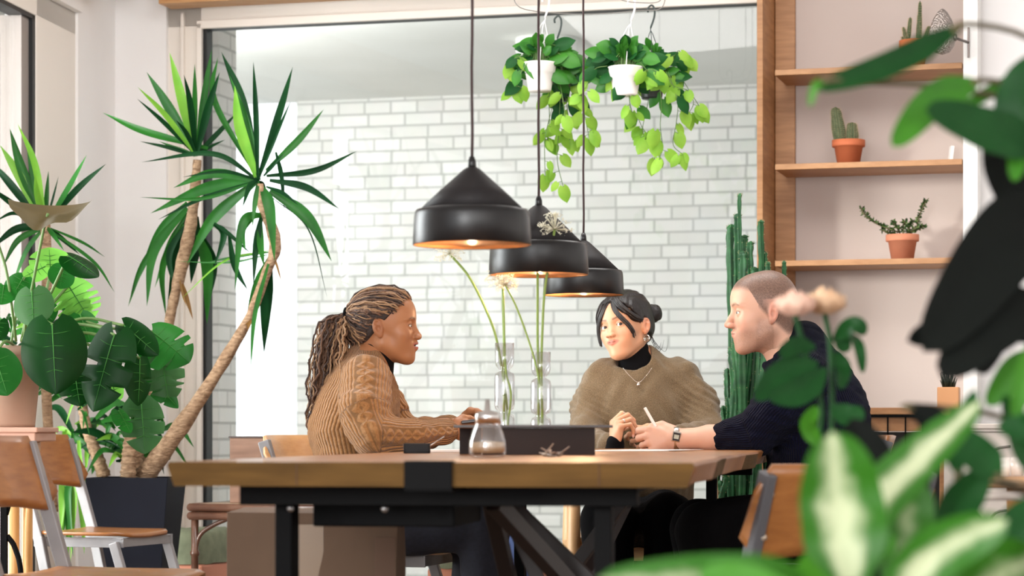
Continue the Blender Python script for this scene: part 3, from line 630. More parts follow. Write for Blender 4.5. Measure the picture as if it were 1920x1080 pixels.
e = Wz(1816, 70, 0.315); mb = MB(); mb.tube([c + Vector((0.04, 0, -0.02)), Vector((e.x, e.y, c.z - 0.02))], 0.005, 10); mb.lathe([(0.0, 0), (0.016, 0), (0.012, 0.01), (0, 0.01)], (c.x + 0.04, c.y, c.z - 0.02), 16, Matrix.Rotation(PI / 2, 3, 'Y')); mb.build('arm', mat('grey_metal', rgb(110, 100, 96), 0.4, 0.8), t)
mb = MB(); mb.box((e.x, e.y, c.z - 0.02), (0.008, 0.012, 0.11), WROT); mb.build('wall_plate', MATS['grey_metal'], t, bevel=0.001)
# ================================================================ things on the table
dkbrown = mat('dark_brown_box', rgb(48, 35, 31), 0.6, spec=0.2, noise_scale=4, color2=rgb(40, 29, 26))
# raised dark tray
t = thing('napkin_stand', 'dark brown box stand with an overhanging top in the middle of the table', 'stand', (0.09, 5.55, TZ))
a = P(905, 853, 5.45); b = P(1117, 853, 5.35)
mb = MB(); cx, cy = (a.x + b.x) / 2, 5.50; w = b.x - a.x
for s in (-1, 1): mb.box((cx, cy + s * 0.10, TZ + 0.030), (w, 0.008, 0.060))
mb.box((cx + w / 2 - 0.004, cy, TZ + 0.030), (0.008, 0.2, 0.060)); mb.box((cx - w / 2 + 0.05, cy, TZ + 0.030), (0.008, 0.19, 0.06)); mb.box((cx, cy, TZ + 0.003), (w, 0.2, 0.006))
mb.build('body', dkbrown, t, bevel=0.001)
a2 = P(853, 800, 5.5); b2 = P(1145, 800, 5.5)
mb = MB(); mb.box(((a2.x + b2.x) / 2, cy + 0.01, TZ + 0.0635), (b2.x - a2.x, 0.26, 0.006)); mb.build('top_board', mat('dark_board', rgb(52, 42, 40), 0.35), t, bevel=0.001)
mb = MB(); mb.box((cx - w / 2 - 0.03, cy + 0.09, TZ + 0.030), (0.05, 0.008, 0.060)); mb.build('end_panel', dkbrown, t)
# sugar pourer
c = P(914, 858, 4.82); glass = glassmat('clear_glass', (0.95, 0.95, 0.96), 0.12)
t = thing('sugar_dispenser', 'glass sugar pourer with a metal spout near the front of the table', 'jar', (c.x, c.y, TZ))
R = 0.0375
mb = MB(); mb.lathe([(0, 0.002), (R * 0.86, 0.002), (R * 0.98, 0.008), (R, 0.022), (R * 0.97, 0.034), (R * 0.82, 0.052), (R * 0.66, 0.066), (R * 0.62, 0.074), (R * 0.60, 0.076), (R * 0.58, 0.072), (R * 0.62, 0.064), (R * 0.78, 0.050), (R * 0.92, 0.034), (R * 0.95, 0.02), (R * 0.9, 0.010), (0, 0.008)], (c.x, c.y, TZ), 36); mb.build('bottle', glass, t)
mb = MB(); mb.lathe([(0, 0.009), (R * 0.88, 0.010), (R * 0.93, 0.018), (R * 0.93, 0.030), (R * 0.6, 0.031), (0, 0.033)], (c.x, c.y, TZ), 32); mb.build('sugar', mat('cane_sugar', rgb(206, 172, 128), 0.9, noise_scale=200, color2=rgb(180, 144, 100)), t)
mb = MB(); mb.lathe([(R * 0.66, 0.068), (R * 0.67, 0.084), (R * 0.60, 0.090), (0.006, 0.094), (0.0045, 0.116), (0.003, 0.116), (0.003, 0.09), (0, 0.09)], (c.x, c.y, TZ), 28)
mb.build('metal_lid', mat('polished_steel', rgb(200, 196, 192), 0.18, 1.0), t)
# small black tray with a metal lid part
c = P(782, 850, 5.75); t = thing('ashtray', 'small square black ashtray with a metal clip left of the sugar pourer', 'ashtray', (c.x, c.y, TZ))
mb = MB(); z = TZ + 0.0005; mb.box((c.x, c.y, z + 0.003), (0.062, 0.062, 0.006))
for (dx, dy, sx, sy) in ((-0.028, 0, 0.006, 0.062), (0.028, 0, 0.006, 0.062), (0, -0.028, 0.062, 0.006), (0, 0.028, 0.062, 0.006)): mb.box((c.x + dx, c.y + dy, z + 0.012), (sx, sy, 0.023))
mb.build('dish', mat('black_plastic', rgb(16, 13, 15), 0.5, spec=0.2), t, bevel=0.0015)
mb = MB(); mb.tube([(c.x + 0.005, c.y, z + 0.022), (c.x + 0.03, c.y - 0.01, z + 0.016), (c.x + 0.065, c.y - 0.01, z + 0.040)], [0.006, 0.004, 0.003], 8, flat=0.4); mb.build('clip', MATS['polished_steel'], t)
# small bunch of keys
c = P(1030, 852, 4.95); t = thing('key_bunch', 'small bunch of metal keys lying on the table in front of the dark box stand', 'keys', (c.x, c.y, TZ))
for k in range(6):
    a_ = k * 1.1 + 0.2; el = (0.9, 0.35, 0.15, 0.5, 0.2, 0.6)[k]; base = Vector((c.x + 0.006 * k - 0.010, c.y + 0.004 * k, TZ + 0.004)); dr = Vector((math.cos(a_) * math.cos(el), math.sin(a_) * math.cos(el), math.sin(el)))
    mb = MB(); mb.tube([base, base + dr * 0.030], [0.0032, 0.0022], 6, flat=0.5); e_ = base + dr * 0.002; mb.lathe([(0.002, -0.001), (0.0075, -0.001), (0.0075, 0.001), (0.002, 0.001)], e_, 14, Matrix.Rotation(a_, 3, 'Z') @ Matrix.Rotation(1.2 - el, 3, 'X')); mb.build('key', mat('old_brass', rgb(150, 128, 112), 0.35, 0.7), t)
mb = MB(); mb.tube([(c.x + 0.013 * math.cos(a_), c.y + 0.013 * math.sin(a_), TZ + 0.004 + 0.002 * math.sin(a_ * 2)) for a_ in [2 * PI * i / 20 for i in range(21)]], 0.0011, 6); mb.build('ring', MATS['polished_steel'], t)
# papers
paper = mat('paper', rgb(244, 240, 236), 0.7)
for (px, d, w, l, rz, dz, lab) in ((1160, 6.45, 0.21, 0.29, 0.15, 0.0008, 'white sheet of paper on the table in front of the woman in olive'), (1222, 6.55, 0.21, 0.29, -0.35, 0.0022, 'white sheet of paper under the hand with the watch'), (838, 6.15, 0.15, 0.21, 0.3, 0.0008, 'small white booklet on the table below the hands of the woman in brown')):
    c = P(px, 842, d); mb = MB(); th = 0.006 if 'booklet' in lab else 0.0008
    mb.box((c.x, c.y, TZ + dz + th / 2), (w, l, th), Matrix.Rotation(rz, 3, 'Z')); tag(mb.build('booklet' if 'booklet' in lab else 'paper_sheet', paper), lab, 'paper' if th < 0.002 else 'booklet')
# bubble vases with alliums
stemg = mat('stem_green', rgb(146, 172, 88), 0.5, translucent=0.2)
petal = mat('dry_petal', rgb(238, 234, 214), 0.8, translucent=0.4)
def vase(px, ptop, d, lab):
    top = P(px, ptop, d); H = top.z - TZ; c = Vector((top.x, top.y, TZ)); R = 0.0255
    t = thing('bubble_vase', lab, 'vase', c)
    def seg(z0, z1): return [(R * 0.5, z0), (R * 0.9, z0 + 0.006), (R, z0 + 0.016), (R, z1 - 0.016), (R * 0.9, z1 - 0.006), (R * 0.5, z1)]
    prof = [(0, 0.001)] + seg(0.001, H * 0.36) + seg(H * 0.375, H * 0.74) + [(R * 0.5, H * 0.755), (R * 0.85, H * 0.79), (R * 0.95, H * 0.84), (R * 0.95, H), (R * 0.88, H), (R * 0.86, H * 0.86), (R * 0.4, H * 0.79)]
    prof += [(R * 0.4, H * 0.74), (R * 0.86, H * 0.71), (R * 0.92, H * 0.6), (R * 0.92, H * 0.44), (R * 0.42, H * 0.375), (R * 0.42, H * 0.35), (R * 0.9, H * 0.31), (R * 0.9, 0.02), (0, 0.008)]
    mb = MB(); mb.lathe(prof, c, 32); mb.build('glass_body', glass, t); return c, H
def allium(c, path, d, head, lab, r=0.0032, hr=0.045):
    p = [P(x, y, d) for x, y in path]; p = [Vector((c.x + (q - 0.5) * 0.006, c.y, TZ + 0.012)) for q in (random.random(),)] + p
    t = thing('allium_stem', lab, 'flower', p[0])
    mb = MB(); mb.tube(bez(p, 30), r, 8); mb.build('stem', stemg, t)
    mb = MB(); e = p[-1]; rng = random.Random(int(path[-1][0]))
    for i in range(70):
        a_ = rng.uniform(0, 2 * PI); b_ = rng.uniform(-0.5, PI / 2); dr = Vector((math.cos(a_) * math.cos(b_), math.sin(a_) * math.cos(b_), math.sin(b_))); L_ = hr * rng.uniform(0.7, 1)
        mb.tube([e, e + dr * L_], [0.0005, 0.0004], 4); q_ = e + dr * L_
        for s in range(4):
            v = Vector((rng.uniform(-1, 1), rng.uniform(-1, 1), rng.uniform(-1, 1))).normalized() * 0.007; w_ = v.orthogonal().normalized() * 0.0016
            mb.add([q_, q_ + v * 0.5 + w_, q_ + v, q_ + v * 0.5 - w_], [(0, 1, 2, 3)], False)
    mb.build('flower_head', petal, t)
c1, H1 = vase(946, 643, 6.10, 'left one of two clear bubble vases holding tall flower stems')
c2, H2 = vase(1014, 660, 6.02, 'right one of two clear bubble vases holding tall flower stems')
allium(c1, [(945, 790), (945, 650), (943, 560), (944, 470), (946, 440)], 6.10, 1, 'straight dried allium stem rising highest from the left bubble vase')
allium(c1, [(952, 780), (935, 655), (915, 590), (880, 520), (843, 476)], 6.12, 1, 'allium stem leaning far to the left out of the left bubble vase', hr=0.04)
allium(c1, [(958, 745), (949, 700), (946, 640), (944, 560), (940, 524)], 6.08, 1, 'shorter allium stem with open white head in the left bubble vase', 0.0026, 0.042)
allium(c2, [(1010, 790), (1010, 700), (1008, 640), (1008, 560), (1008, 470)], 6.03, 1, 'straight pale green stem at the left of the right bubble vase', hr=0.035)
allium(c2, [(1017, 790), (1015, 700), (1017, 620), (1022, 540), (1040, 430)], 6.01, 1, 'pale green stem at the right of the right bubble vase', hr=0.045)
allium(c2, [(1016, 760), (1008, 700), (995, 650), (970, 580), (948, 535)], 6.00, 1, 'yellow green stem leaning left out of the right bubble vase', 0.0024, 0.03)
mb = MB()
for cc in (c1, c2):
    pass
# ================================================================ smooth-blend modelling of organic bodies
def A3(*v): return np.array(v, np.float64)
def sphf(c, r): c = A3(*c); return lambda p: np.sqrt(((p - c) ** 2).sum(1)) - r
def ellf(c, r, R=None):
    c = A3(*c); r = A3(*r); M = None if R is None else np.array(R.to_3x3() if hasattr(R, 'to_3x3') else R, np.float64)
    def f(p):
        q = p - c
        if M is not None: q = q @ M          # columns of M are the ellipsoid axes
        k0 = np.sqrt(((q / r) ** 2).sum(1)); k1 = np.sqrt(((q / (r * r)) ** 2).sum(1)) + 1e-9
        return k0 * (k0 - 1) / k1
    return f
def capf(a, b, ra, rb=None, flat=None):
    a = A3(*a); b = A3(*b); rb = ra if rb is None else rb; ba = b - a; L2 = (ba ** 2).sum() + 1e-12
    def f(p):
        q = p - a
        h = np.clip((q @ ba) / L2, 0, 1)
        v = q - h[:, None] * ba
        if flat is not None:
            ax, k = flat; v = v + ((v @ ax) * (k - 1))[:, None] * ax
        return np.sqrt((v ** 2).sum(1)) - (ra + (rb - ra) * h)
    return f
def smin(a, b, k):
    h = np.maximum(k - np.abs(a - b), 0) / k; return np.minimum(a, b) - h * h * k * 0.25
def smax(a, b, k): return -smin(-a, -b, k)
def chainf(pts, rs, k=0.01, flat=None):
    fs = [capf(pts[i], pts[i + 1], rs[i], rs[i + 1], flat) for i in range(len(pts) - 1)]
    def f(p):
        d = fs[0](p)
        for g in fs[1:]: d = np.minimum(d, g(p)) if k <= 0 else smin(d, g(p), k)
        return d
    return f
def unionf(fs, k):
    def f(p):
        d = fs[0](p)
        for g in fs[1:]: d = smin(d, g(p), k)
        return d
    return f
def surface_nets(f, lo, hi, h):
    lo = np.array(lo, float); hi = np.array(hi, float); B = 8
    n = (np.ceil((hi - lo) / h / B).astype(int)) * B + 1; nb = (n - 1) // B
    g = np.stack(np.meshgrid(*[np.arange(k) for k in nb], indexing='ij'), -1).reshape(-1, 3)
    cen = lo + (g * B + B / 2) * h; dc = f(cen); act = np.abs(dc) < B * h * 0.87 * 1.5 + 0.004
    vol = np.empty(n, np.float32); sgn = np.where(dc < 0, -1.0, 1.0).reshape(nb)
    up = np.repeat(np.repeat(np.repeat(sgn, B, 0), B, 1), B, 2)
    vol[:] = 1; vol[:-1, :-1, :-1] = up * 0.05
    o = np.stack(np.meshgrid(*[np.arange(B + 1)] * 3, indexing='ij'), -1).reshape(-1, 3)
    ga = g[act]
    for s in range(0, len(ga), 400):
        idx = (ga[s:s + 400, None, :] * B + o[None]).reshape(-1, 3)
        vol[idx[:, 0], idx[:, 1], idx[:, 2]] = f(lo + idx * h)
    ins = vol < 0
    c = np.zeros(np.array(n) - 1, np.uint8)
    for dx in (0, 1):
        for dy in (0, 1):
            for dz in (0, 1):
                c += ins[dx:n[0] - 1 + dx, dy:n[1] - 1 + dy, dz:n[2] - 1 + dz]
    cells = np.argwhere((c > 0) & (c < 8)); acc = np.zeros((len(cells), 3)); cnt = np.zeros(len(cells))
    cor = [(0, 0, 0), (1, 0, 0), (0, 1, 0), (1, 1, 0), (0, 0, 1), (1, 0, 1), (0, 1, 1), (1, 1, 1)]
    V = [vol[cells[:, 0] + x, cells[:, 1] + y, cells[:, 2] + z] for x, y, z in cor]
    for a in range(8):
        for b in range(a + 1, 8):
            da = np.array(cor[b]) - np.array(cor[a])
            if np.abs(da).sum() != 1: continue
            m = (V[a] < 0) != (V[b] < 0)
            t = np.where(m, V[a] / np.where(np.abs(V[a] - V[b]) < 1e-12, 1e-12, V[a] - V[b]), 0)
            acc += (np.array(cor[a]) + t[:, None] * da) * m[:, None]; cnt += m
    vert = lo + (cells + acc / cnt[:, None]) * h
    im = -np.ones(c.shape, np.int64); im[cells[:, 0], cells[:, 1], cells[:, 2]] = np.arange(len(cells))
    faces = []
    for ax in range(3):
        sl0 = [slice(1, n[k] - 1) for k in range(3)]; sl1 = list(sl0); sl0[ax] = slice(0, n[ax] - 1); sl1[ax] = slice(1, n[ax])
        a = ins[tuple(sl0)]; b = ins[tuple(sl1)]; e = np.argwhere(a != b)
        if not len(e): continue
        e = e + [0 if k == ax else 1 for k in range(3)]; inside = ins[e[:, 0], e[:, 1], e[:, 2]]
        u, v = (ax + 1) % 3, (ax + 2) % 3; du = np.zeros(3, int); dv = np.zeros(3, int); du[u] = 1; dv[v] = 1
        q = [im[tuple((e - s).T)] for s in (du + dv, dv, 0 * du, du)]
        q = np.stack(q, 1); q[~inside] = q[~inside][:, ::-1]; faces.append(q)
    return vert, np.concatenate(faces)
def vnormals(v, f):
    n = np.zeros_like(v); a = v[f[:, 0]]; b = v[f[:, 1]]; c = v[f[:, 2]]; d = v[f[:, 3]]
    fn = np.cross(c - a, d - b)
    for k in range(4): np.add.at(n, f[:, k], fn)
    return n / (np.linalg.norm(n, axis=1, keepdims=True) + 1e-12)
def np_mesh(name, v, f, col=None):
    me = bpy.data.meshes.new(name); me.vertices.add(len(v)); me.vertices.foreach_set('co', v.astype(np.float32).ravel())
    me.loops.add(f.size); me.loops.foreach_set('vertex_index', f.astype(np.int32).ravel())
    me.polygons.add(len(f)); me.polygons.foreach_set('loop_start', np.arange(0, f.size, 4, dtype=np.int32))
    try: me.polygons.foreach_set('loop_total', np.full(len(f), 4, np.int32))
    except Exception: pass
    me.polygons.foreach_set('use_smooth', np.ones(len(f), bool)); me.update(calc_edges=True)
    if col is not None:
        ca = me.color_attributes.new('Col', 'FLOAT_COLOR', 'POINT'); c4 = np.ones((len(v), 4), np.float32); c4[:, :3] = col; ca.data.foreach_set('color', c4.ravel())
    return me
def sstep(a, b, x): t = np.clip((x - a) / (b - a), 0, 1); return t * t * (3 - 2 * t)
def mixc(c, c2, m): return c * (1 - m[:, None]) + np.array(c2) * m[:, None]
def pnoise(p, s, seed=0):
    """cheap smooth noise from summed sines"""
    q = p * s + seed * 7.3
    return (np.sin(q[:, 0] * 1.3 + 1.7 * np.sin(q[:, 1] * 0.9 + q[:, 2] * 0.4)) + np.sin(q[:, 1] * 1.1 + 1.9 * np.sin(q[:, 2] * 1.2 + q[:, 0] * 0.6)) + np.sin(q[:, 2] * 1.4 + 1.5 * np.sin(q[:, 0] * 0.8 - q[:, 1] * 0.7))) / 3

# ---- a head in its own frame: x forward, y left, z up, chin at z = 0, crown near 0.225
def head_fn(o):
    """o: options; returns f(p) in head space"""
    jw = o.get('jaw', 1.0); nl = o.get('nose', 1.0); nw = o.get('nosew', 1.0); lp = o.get('lips', 1.0); op = o.get('open', 0.0)
    ckw = o.get('cheek', 1.0); nb = o.get('bridge', 0.0); eyo = o.get('eyeopen', 1.0); lw_ = o.get('lipw', 1.0); sm_ = o.get('smile', 0.0)
    skull = unionf([ellf((-0.012, 0, 0.142), (0.096, 0.074, 0.083)), ellf((0.040, 0, 0.150), (0.049, 0.060, 0.055)), ellf((-0.03, 0, 0.115), (0.07, 0.066, 0.06))], 0.03)
    face = unionf([ellf((0.038, 0, 0.092), (0.047, 0.057 * ckw, 0.062)), ellf((0.030, 0, 0.050), (0.046, 0.046 * jw, 0.042)), ellf((0.060, 0, 0.030), (0.026, 0.026 * jw, 0.024))], 0.025)
    parts = []
    for s in (-1, 1):
        parts.append((ellf((0.060, s * 0.040 * ckw, 0.088), (0.018, 0.018, 0.017)), 0.022))         # cheekbone
        parts.append((capf((0.000, s * 0.052 * (0.5 + 0.5 * jw), 0.058), (0.060, s * 0.020 * jw, 0.020), 0.014, 0.013), 0.028))  # jaw line
        parts.append((ellf((0.072, s * 0.029, 0.1335), (0.012, 0.020, 0.006)), 0.014))                 # brow ridge
    parts.append((ellf((0.073, 0, 0.014), (0.014, 0.017 * o.get('chin', 1), 0.013)), 0.018))                                # chin
    parts.append((ellf((0.070, 0, 0.054), (0.021, 0.027, 0.024)), 0.02))                                 # muzzle
    if o.get('fill'):
        for s in (-1, 1): parts.append((ellf((0.052, s * 0.030, 0.066), (0.024, 0.022, 0.026)), 0.02))
    sock = [ellf((0.094, s * 0.032, 0.1135), (0.016, 0.018, 0.0105)) for s in (-1, 1)]
    ex, ez = 0.0735, 0.1125
    lids = [sphf((ex, s * 0.0315, ez), 0.0136) for s in (-1, 1)]
    slit = [ellf((ex + 0.012, s * 0.0318, ez - 0.0003), (0.011, 0.0132, 0.0042 * eyo)) for s in (-1, 1)]
    tip = o.get('tip', 0.1035)
    nose = unionf([chainf([(0.084 + nb, 0, 0.120), ((0.095 + tip - 0.1065) * 1.0 + nb, 0, 0.100), (tip, 0, 0.0825)], [0.0065, 0.0075 * nw, 0.0088 * nw], 0.006), ellf((0.099, 0.0105 * nw, 0.0795), (0.0105, 0.0068, 0.0072)), ellf((0.099, -0.0105 * nw, 0.0795), (0.0105, 0.0068, 0.0072)), capf((0.090, 0, 0.078), (0.100, 0, 0.077), 0.008, 0.005)], 0.006)
    nos = [ellf((0.1015, s * 0.0058 * nw, 0.0735), (0.0052, 0.0030, 0.0032)) for s in (-1, 1)]
    up = unionf([capf((0.0925, 0.007, 0.0603 + op * .3), (0.082, 0.022 * lw_, 0.0562 + sm_), 0.0048 * lp, 0.0018), capf((0.0925, -0.007, 0.0603 + op * .3), (0.082, -0.022 * lw_, 0.0562 + sm_), 0.0048 * lp, 0.0018), capf((0.0930, -0.006, 0.0603 + op * .3), (0.0930, 0.006, 0.0603 + op * .3), 0.0046 * lp)], 0.003)
    lo = unionf([capf((0.0915, 0.0, 0.0520 - op), (0.081, 0.0195 * lw_, 0.0553 + sm_), 0.0060 * lp, 0.0018), capf((0.0915, 0.0, 0.0520 - op), (0.081, -0.0195 * lw_, 0.0553 + sm_), 0.0060 * lp, 0.0018)], 0.004)
    mouth = ellf((0.0985, 0, 0.0560 - op * 0.4), (0.013, 0.0185 * lw_, 0.0006 + op * 0.6))
    ears = []
    eo = o.get('earout', 0.0)
    for s in (-1, 1):
        R = Matrix.Rotation(s * math.radians(-24 - 200 * eo), 3, 'Z') @ Matrix.Rotation(math.radians(-10), 3, 'Y')
        e = ellf((-0.010, s * 0.0765, 0.106), (0.0165, 0.0085, 0.0265), R)
        lobe = ellf((-0.004, s * 0.0735, 0.082), (0.0075, 0.0055, 0.0085))
        con = ellf((-0.0065, s * 0.0850, 0.103), (0.0080, 0.0085, 0.0125), R)
        con2 = ellf((-0.0115, s * 0.0855, 0.119), (0.0085, 0.0060, 0.0065), R)
        ears.append((e, lobe, con, con2, s))
    nk = o.get('neck', ((-0.028, 0, 0.075), (-0.062, 0, -0.09), 0.052, 0.055))
    nkf = capf(*nk)
    rear = o.get('rear', 1.0)
    def f(p):
        if rear != 1.0:
            p = p.copy(); p[:, 0] = np.where((p[:, 0] < 0) & (p[:, 2] > 0.03), p[:, 0] / (1 - (1 - rear) * sstep(0.03, 0.10, p[:, 2])), p[:, 0])
        d = smin(skull(p), face(p), 0.03)
        for g, k in parts: d = smin(d, g(p), k)
        for g in sock: d = smax(d, -g(p), 0.016)
        for g in lids: d = smin(d, g(p), 0.005)
        d = smin(d, nose(p), 0.009)
        for g in nos: d = smax(d, -g(p), 0.002)
        d = smin(d, up(p), 0.0045); d = smin(d, lo(p), 0.0045)
        d = smax(d, -mouth(p), 0.002) if op > 0 else d
        for g in slit: d = smax(d, -g(p), 0.0016)
        d = smin(d, nkf(p), 0.030)
        for e, lobe, con, con2, s in ears:
            q = smin(e(p), lobe(p), 0.008); q = smax(q, -con(p), 0.004); q = smax(q, -con2(p), 0.004); d = smin(d, q, 0.006)
        return d
    return f
def head_colors(q, o):
    """vertex colours of the skin itself: lips, brows, stubble, buzz cut. q in head space"""
    sk = np.tile(np.array(o['skin']), (len(q), 1)); x, y, z = q[:, 0], q[:, 1], q[:, 2]; ay = np.abs(y)
    warm = np.exp(-(((x - 0.075) / 0.03) ** 2 + ((ay - 0.038) / 0.018) ** 2 + ((z - 0.080) / 0.018) ** 2)); sk = mixc(sk, o['blush'], warm * 0.45)
    nz = np.exp(-(((x - 0.106) / 0.010) ** 2 + (y / 0.014) ** 2 + ((z - 0.080) / 0.010) ** 2)); sk = mixc(sk, o['blush'], nz * o.get('nosered', 0.4))
    er = sstep(0.070, 0.080, ay) * sstep(-0.04, -0.02, x) * (1 - sstep(0.015, 0.02, x)) * sstep(0.065, 0.075, z) * (1 - sstep(0.14, 0.145, z)); sk = mixc(sk, o['blush'], er * 0.5)
    op = o.get('open', 0); z0_ = z; z = z - o.get('smile', 0) * sstep(0.006, 0.022, ay) * (z < 0.07)
    lz = np.where(z > 0.0562 - op * .4, (z - 0.0562) / (0.0085 + op * .3), (0.0562 - z) / (0.0115 + op)); lm = (1 - sstep(0.75, 1.05, np.sqrt(lz ** 2 + (y / (0.0235 * o.get('lipw', 1))) ** 2))) * sstep(0.078, 0.083, x)
    sk = mixc(sk, o['lip'], lm * 0.9)
    mo = (1 - sstep(0.8, 1.2, np.sqrt(((z - 0.0560 + op * .4) / (0.0008 + op * .6)) ** 2 + (y / 0.018) ** 2))) * sstep(0.075, 0.08, x) * (x < (0.0925 if op else 0.2)); sk = mixc(sk, o.get('inmouth', (0.03, 0.01, 0.01)), mo)
    bz = 0.1330 + 0.0045 * sstep(0.012, 0.036, ay) - 0.006 * sstep(0.036, 0.052, ay); bw = 0.0030 * o.get('brow_w', 1.0) * (1 - 0.5 * sstep(0.03, 0.05, ay))
    bm = np.exp(-((z - bz) / bw) ** 2) * sstep(0.009, 0.014, ay) * (1 - sstep(0.046, 0.052, ay)) * (x > 0.04)
    sk = mixc(sk, o['brow'], np.clip(bm * o.get('brow_a', 0.85), 0, 1))
    ln = np.exp(-((np.sqrt((z - 0.1125) ** 2 + ((ay - 0.0318) * 0.42) ** 2) - 0.0052) / 0.0010) ** 2) * (x > 0.072) * (z > 0.1115) * (np.abs(ay - .0318) < .0135); sk = mixc(sk, o['brow'], np.clip(ln * 0.8, 0, 1))
    if 'buzz' in o:
        # hairline of a shaved head
        hl = sstep(-0.010, 0.012, (z - (0.178 - 0.35 * np.clip(0.070 - x, 0, 0.05) * 1.0)) ) * (x > 0.028)
        back = sstep(-0.010, 0.012, (z - (0.125 - 1.2 * np.clip(0.030 - x, 0, 0.03) - 0.9 * np.clip(-x, 0, 0.05)))) * (x <= 0.030 + 0.5 * np.clip(z - 0.13, 0, 0.1))
        m = np.clip(hl + back, 0, 1) * (1 - er); m *= 0.86 + 0.14 * (np.random.RandomState(1).rand(len(q)) * 2 - 1); sk = mixc(sk, o['buzz'], np.clip(m * 0.90, 0, 1))
        bd = sstep(0.074, 0.060, z) if False else (1 - sstep(0.052, 0.078, z + 0.55 * np.clip(0.055 - x, -0.02, 0.05) * -0.0)) * sstep(-0.035, 0.0, x) * sstep(-0.045, -0.015, z)
        bd = bd * (1 - lm); jaw = (1 - sstep(0.075, 0.105, z)) * sstep(-0.012, 0.002, x) * (1 - sstep(0.028, 0.045, x)) * sstep(0.03, 0.045, ay)
        mu = np.exp(-((z - 0.0685) / 0.004) ** 2) * (x > 0.085) * (ay < 0.024) * (1 - lm)
        m = np.clip(bd * 0.55 + jaw * 0.5 + mu * 0.6, 0, 0.7) * (0.85 + 0.15 * (np.random.RandomState(2).rand(len(q)) * 2 - 1)); sk = mixc(sk, o['beard'], m)
    return sk
class Frame:
    def __init__(s, o, M, k=1.0):   # M columns = axes in world
        s.o = np.array(o, float); s.M = np.array(M, float); s.k = k
    def tow(s, q): return (np.atleast_2d(q) * s.k) @ s.M.T + s.o
    def tol(s, p): return ((p - s.o) @ s.M) / s.k
    def w(s, *q): return Vector(s.tow(np.array([q]))[0])
def frame_from(fwd, roll=0.0, up=(0, 0, 1)):
    f = Vector(fwd).normalized(); l = Vector(up).cross(f).normalized(); u = f.cross(l)
    R = Matrix.Rotation(roll, 3, f); l = R @ l; u = R @ u
    return np.array([[f.x, l.x, u.x], [f.y, l.y, u.y], [f.z, l.z, u.z]])
# ---- a hand: x to the fingers, y to the thumb side, z the back of the hand (right hand when mirror = 1)
def hand_fn(F, curls, spread=(6, 2, -2, -7), thumb=((0.022, 0.030, -0.006), (0.040, 0.048, -0.016), (0.062, 0.050, -0.030), (0.080, 0.044, -0.038)), fat=1.0, mirror=1, wrist=(-0.05, 0, 0), wr=0.024):
    """curls: per finger (index..little) three bend angles in degrees"""
    bases = [(0.088, 0.0285), (0.092, 0.0095), (0.087, -0.0095), (0.078, -0.0275)]; lens = [(0.040, 0.025, 0.021), (0.044, 0.028, 0.022), (0.040, 0.026, 0.021), (0.031, 0.020, 0.018)]; rad = [0.0088, 0.0090, 0.0085, 0.0075]
    W_ = lambda q: F.tow(np.array(q) * [1, mirror, 1])[0]; k = F.k
    tips = []
    palm = unionf([chainf([W_((0.012, 0.004, 0)), W_((bx - 0.012, by * 0.9, 0.0))], [0.0135 * k * fat, 0.0112 * k * fat], 0) for bx, by in bases] + [ellf(W_((0.042, 0.0, -0.003)), (0.042 * k, 0.034 * k, 0.0135 * k * fat), Matrix(F.M.tolist())), chainf([W_(wrist), W_((0.01, 0, 0))], [wr * k * 0.95, wr * k * 0.88], 0, flat=(F.M[:, 2], 1.22))], 0.012 * k)
    fing = []
    for i in range(4):
        p = np.array([bases[i][0] - 0.006, bases[i][1], 0.0]); sp = math.radians(spread[i]); an = 0; pts = [W_(p)]; rs = [rad[i] * 1.06 * k * fat]
        for j in range(3):
            an += math.radians(curls[i][j]); d = np.array([math.cos(an) * math.cos(sp), math.sin(sp) * (1 if j == 0 else math.cos(an)), -math.sin(an)]); d /= np.linalg.norm(d)
            p = p + d * lens[i][j] * (1.04 if j else 1.15); pts.append(W_(p)); rs.append(rad[i] * (1.0, 0.92, 0.78)[j] * k * fat)
        fing.append(chainf(pts, rs, 0.003 * k)); tips.append((pts, rs))
    tp = [W_(q) for q in thumb]; th = chainf(tp, [0.0150 * k * fat, 0.0125 * k * fat, 0.0105 * k * fat, 0.0088 * k * fat], 0.004 * k); tips.append((tp, [0.01 * k] * 4))
    def f(p):
        pd = palm(p); d = smin(pd, th(p), 0.010 * k)
        for g in fing: d = np.minimum(d, smin(pd, g(p), 0.007 * k))
        return d
    return f, tips, W_
skin_dark = mat('skin_brown', rgb(168, 112, 78), 0.42, attr='Col', sss=0.10, spec=0.4)
skin_mid = mat('skin_tan', rgb(222, 176, 146), 0.42, attr='Col', sss=0.15, spec=0.4)
skin_pale = mat('skin_pale', rgb(228, 190, 170), 0.45, attr='Col', sss=0.15, spec=0.4)
eyewhite = mat('eye_white', rgb(226, 220, 214), 0.15, spec=0.6)
iris = mat('iris_dark', rgb(44, 28, 20), 0.1, spec=0.7)
iris_l = mat('iris_grey', rgb(88, 96, 98), 0.1, spec=0.7)
def eyes(F, parent, look, im=iris):
    for s in (-1, 1):
        c = F.w(0.0735, s * 0.0315, 0.1125); mb = MB(); mb.sphere(c, 0.0122 * F.k, 24, 16); e = mb.build('eye', eyewhite, parent)
        d = (Vector(look) - c).normalized(); rot = d.to_track_quat('Z', 'Y').to_matrix(); R = 0.0122 * F.k
        mb = MB(); mb.lathe([(0.0058 * F.k, R * 0.885), (0.0045 * F.k, R * 0.945), (0.0022 * F.k, R * 1.005), (0, R * 1.02)], c, 20, rot); mb.build('iris', im, e)
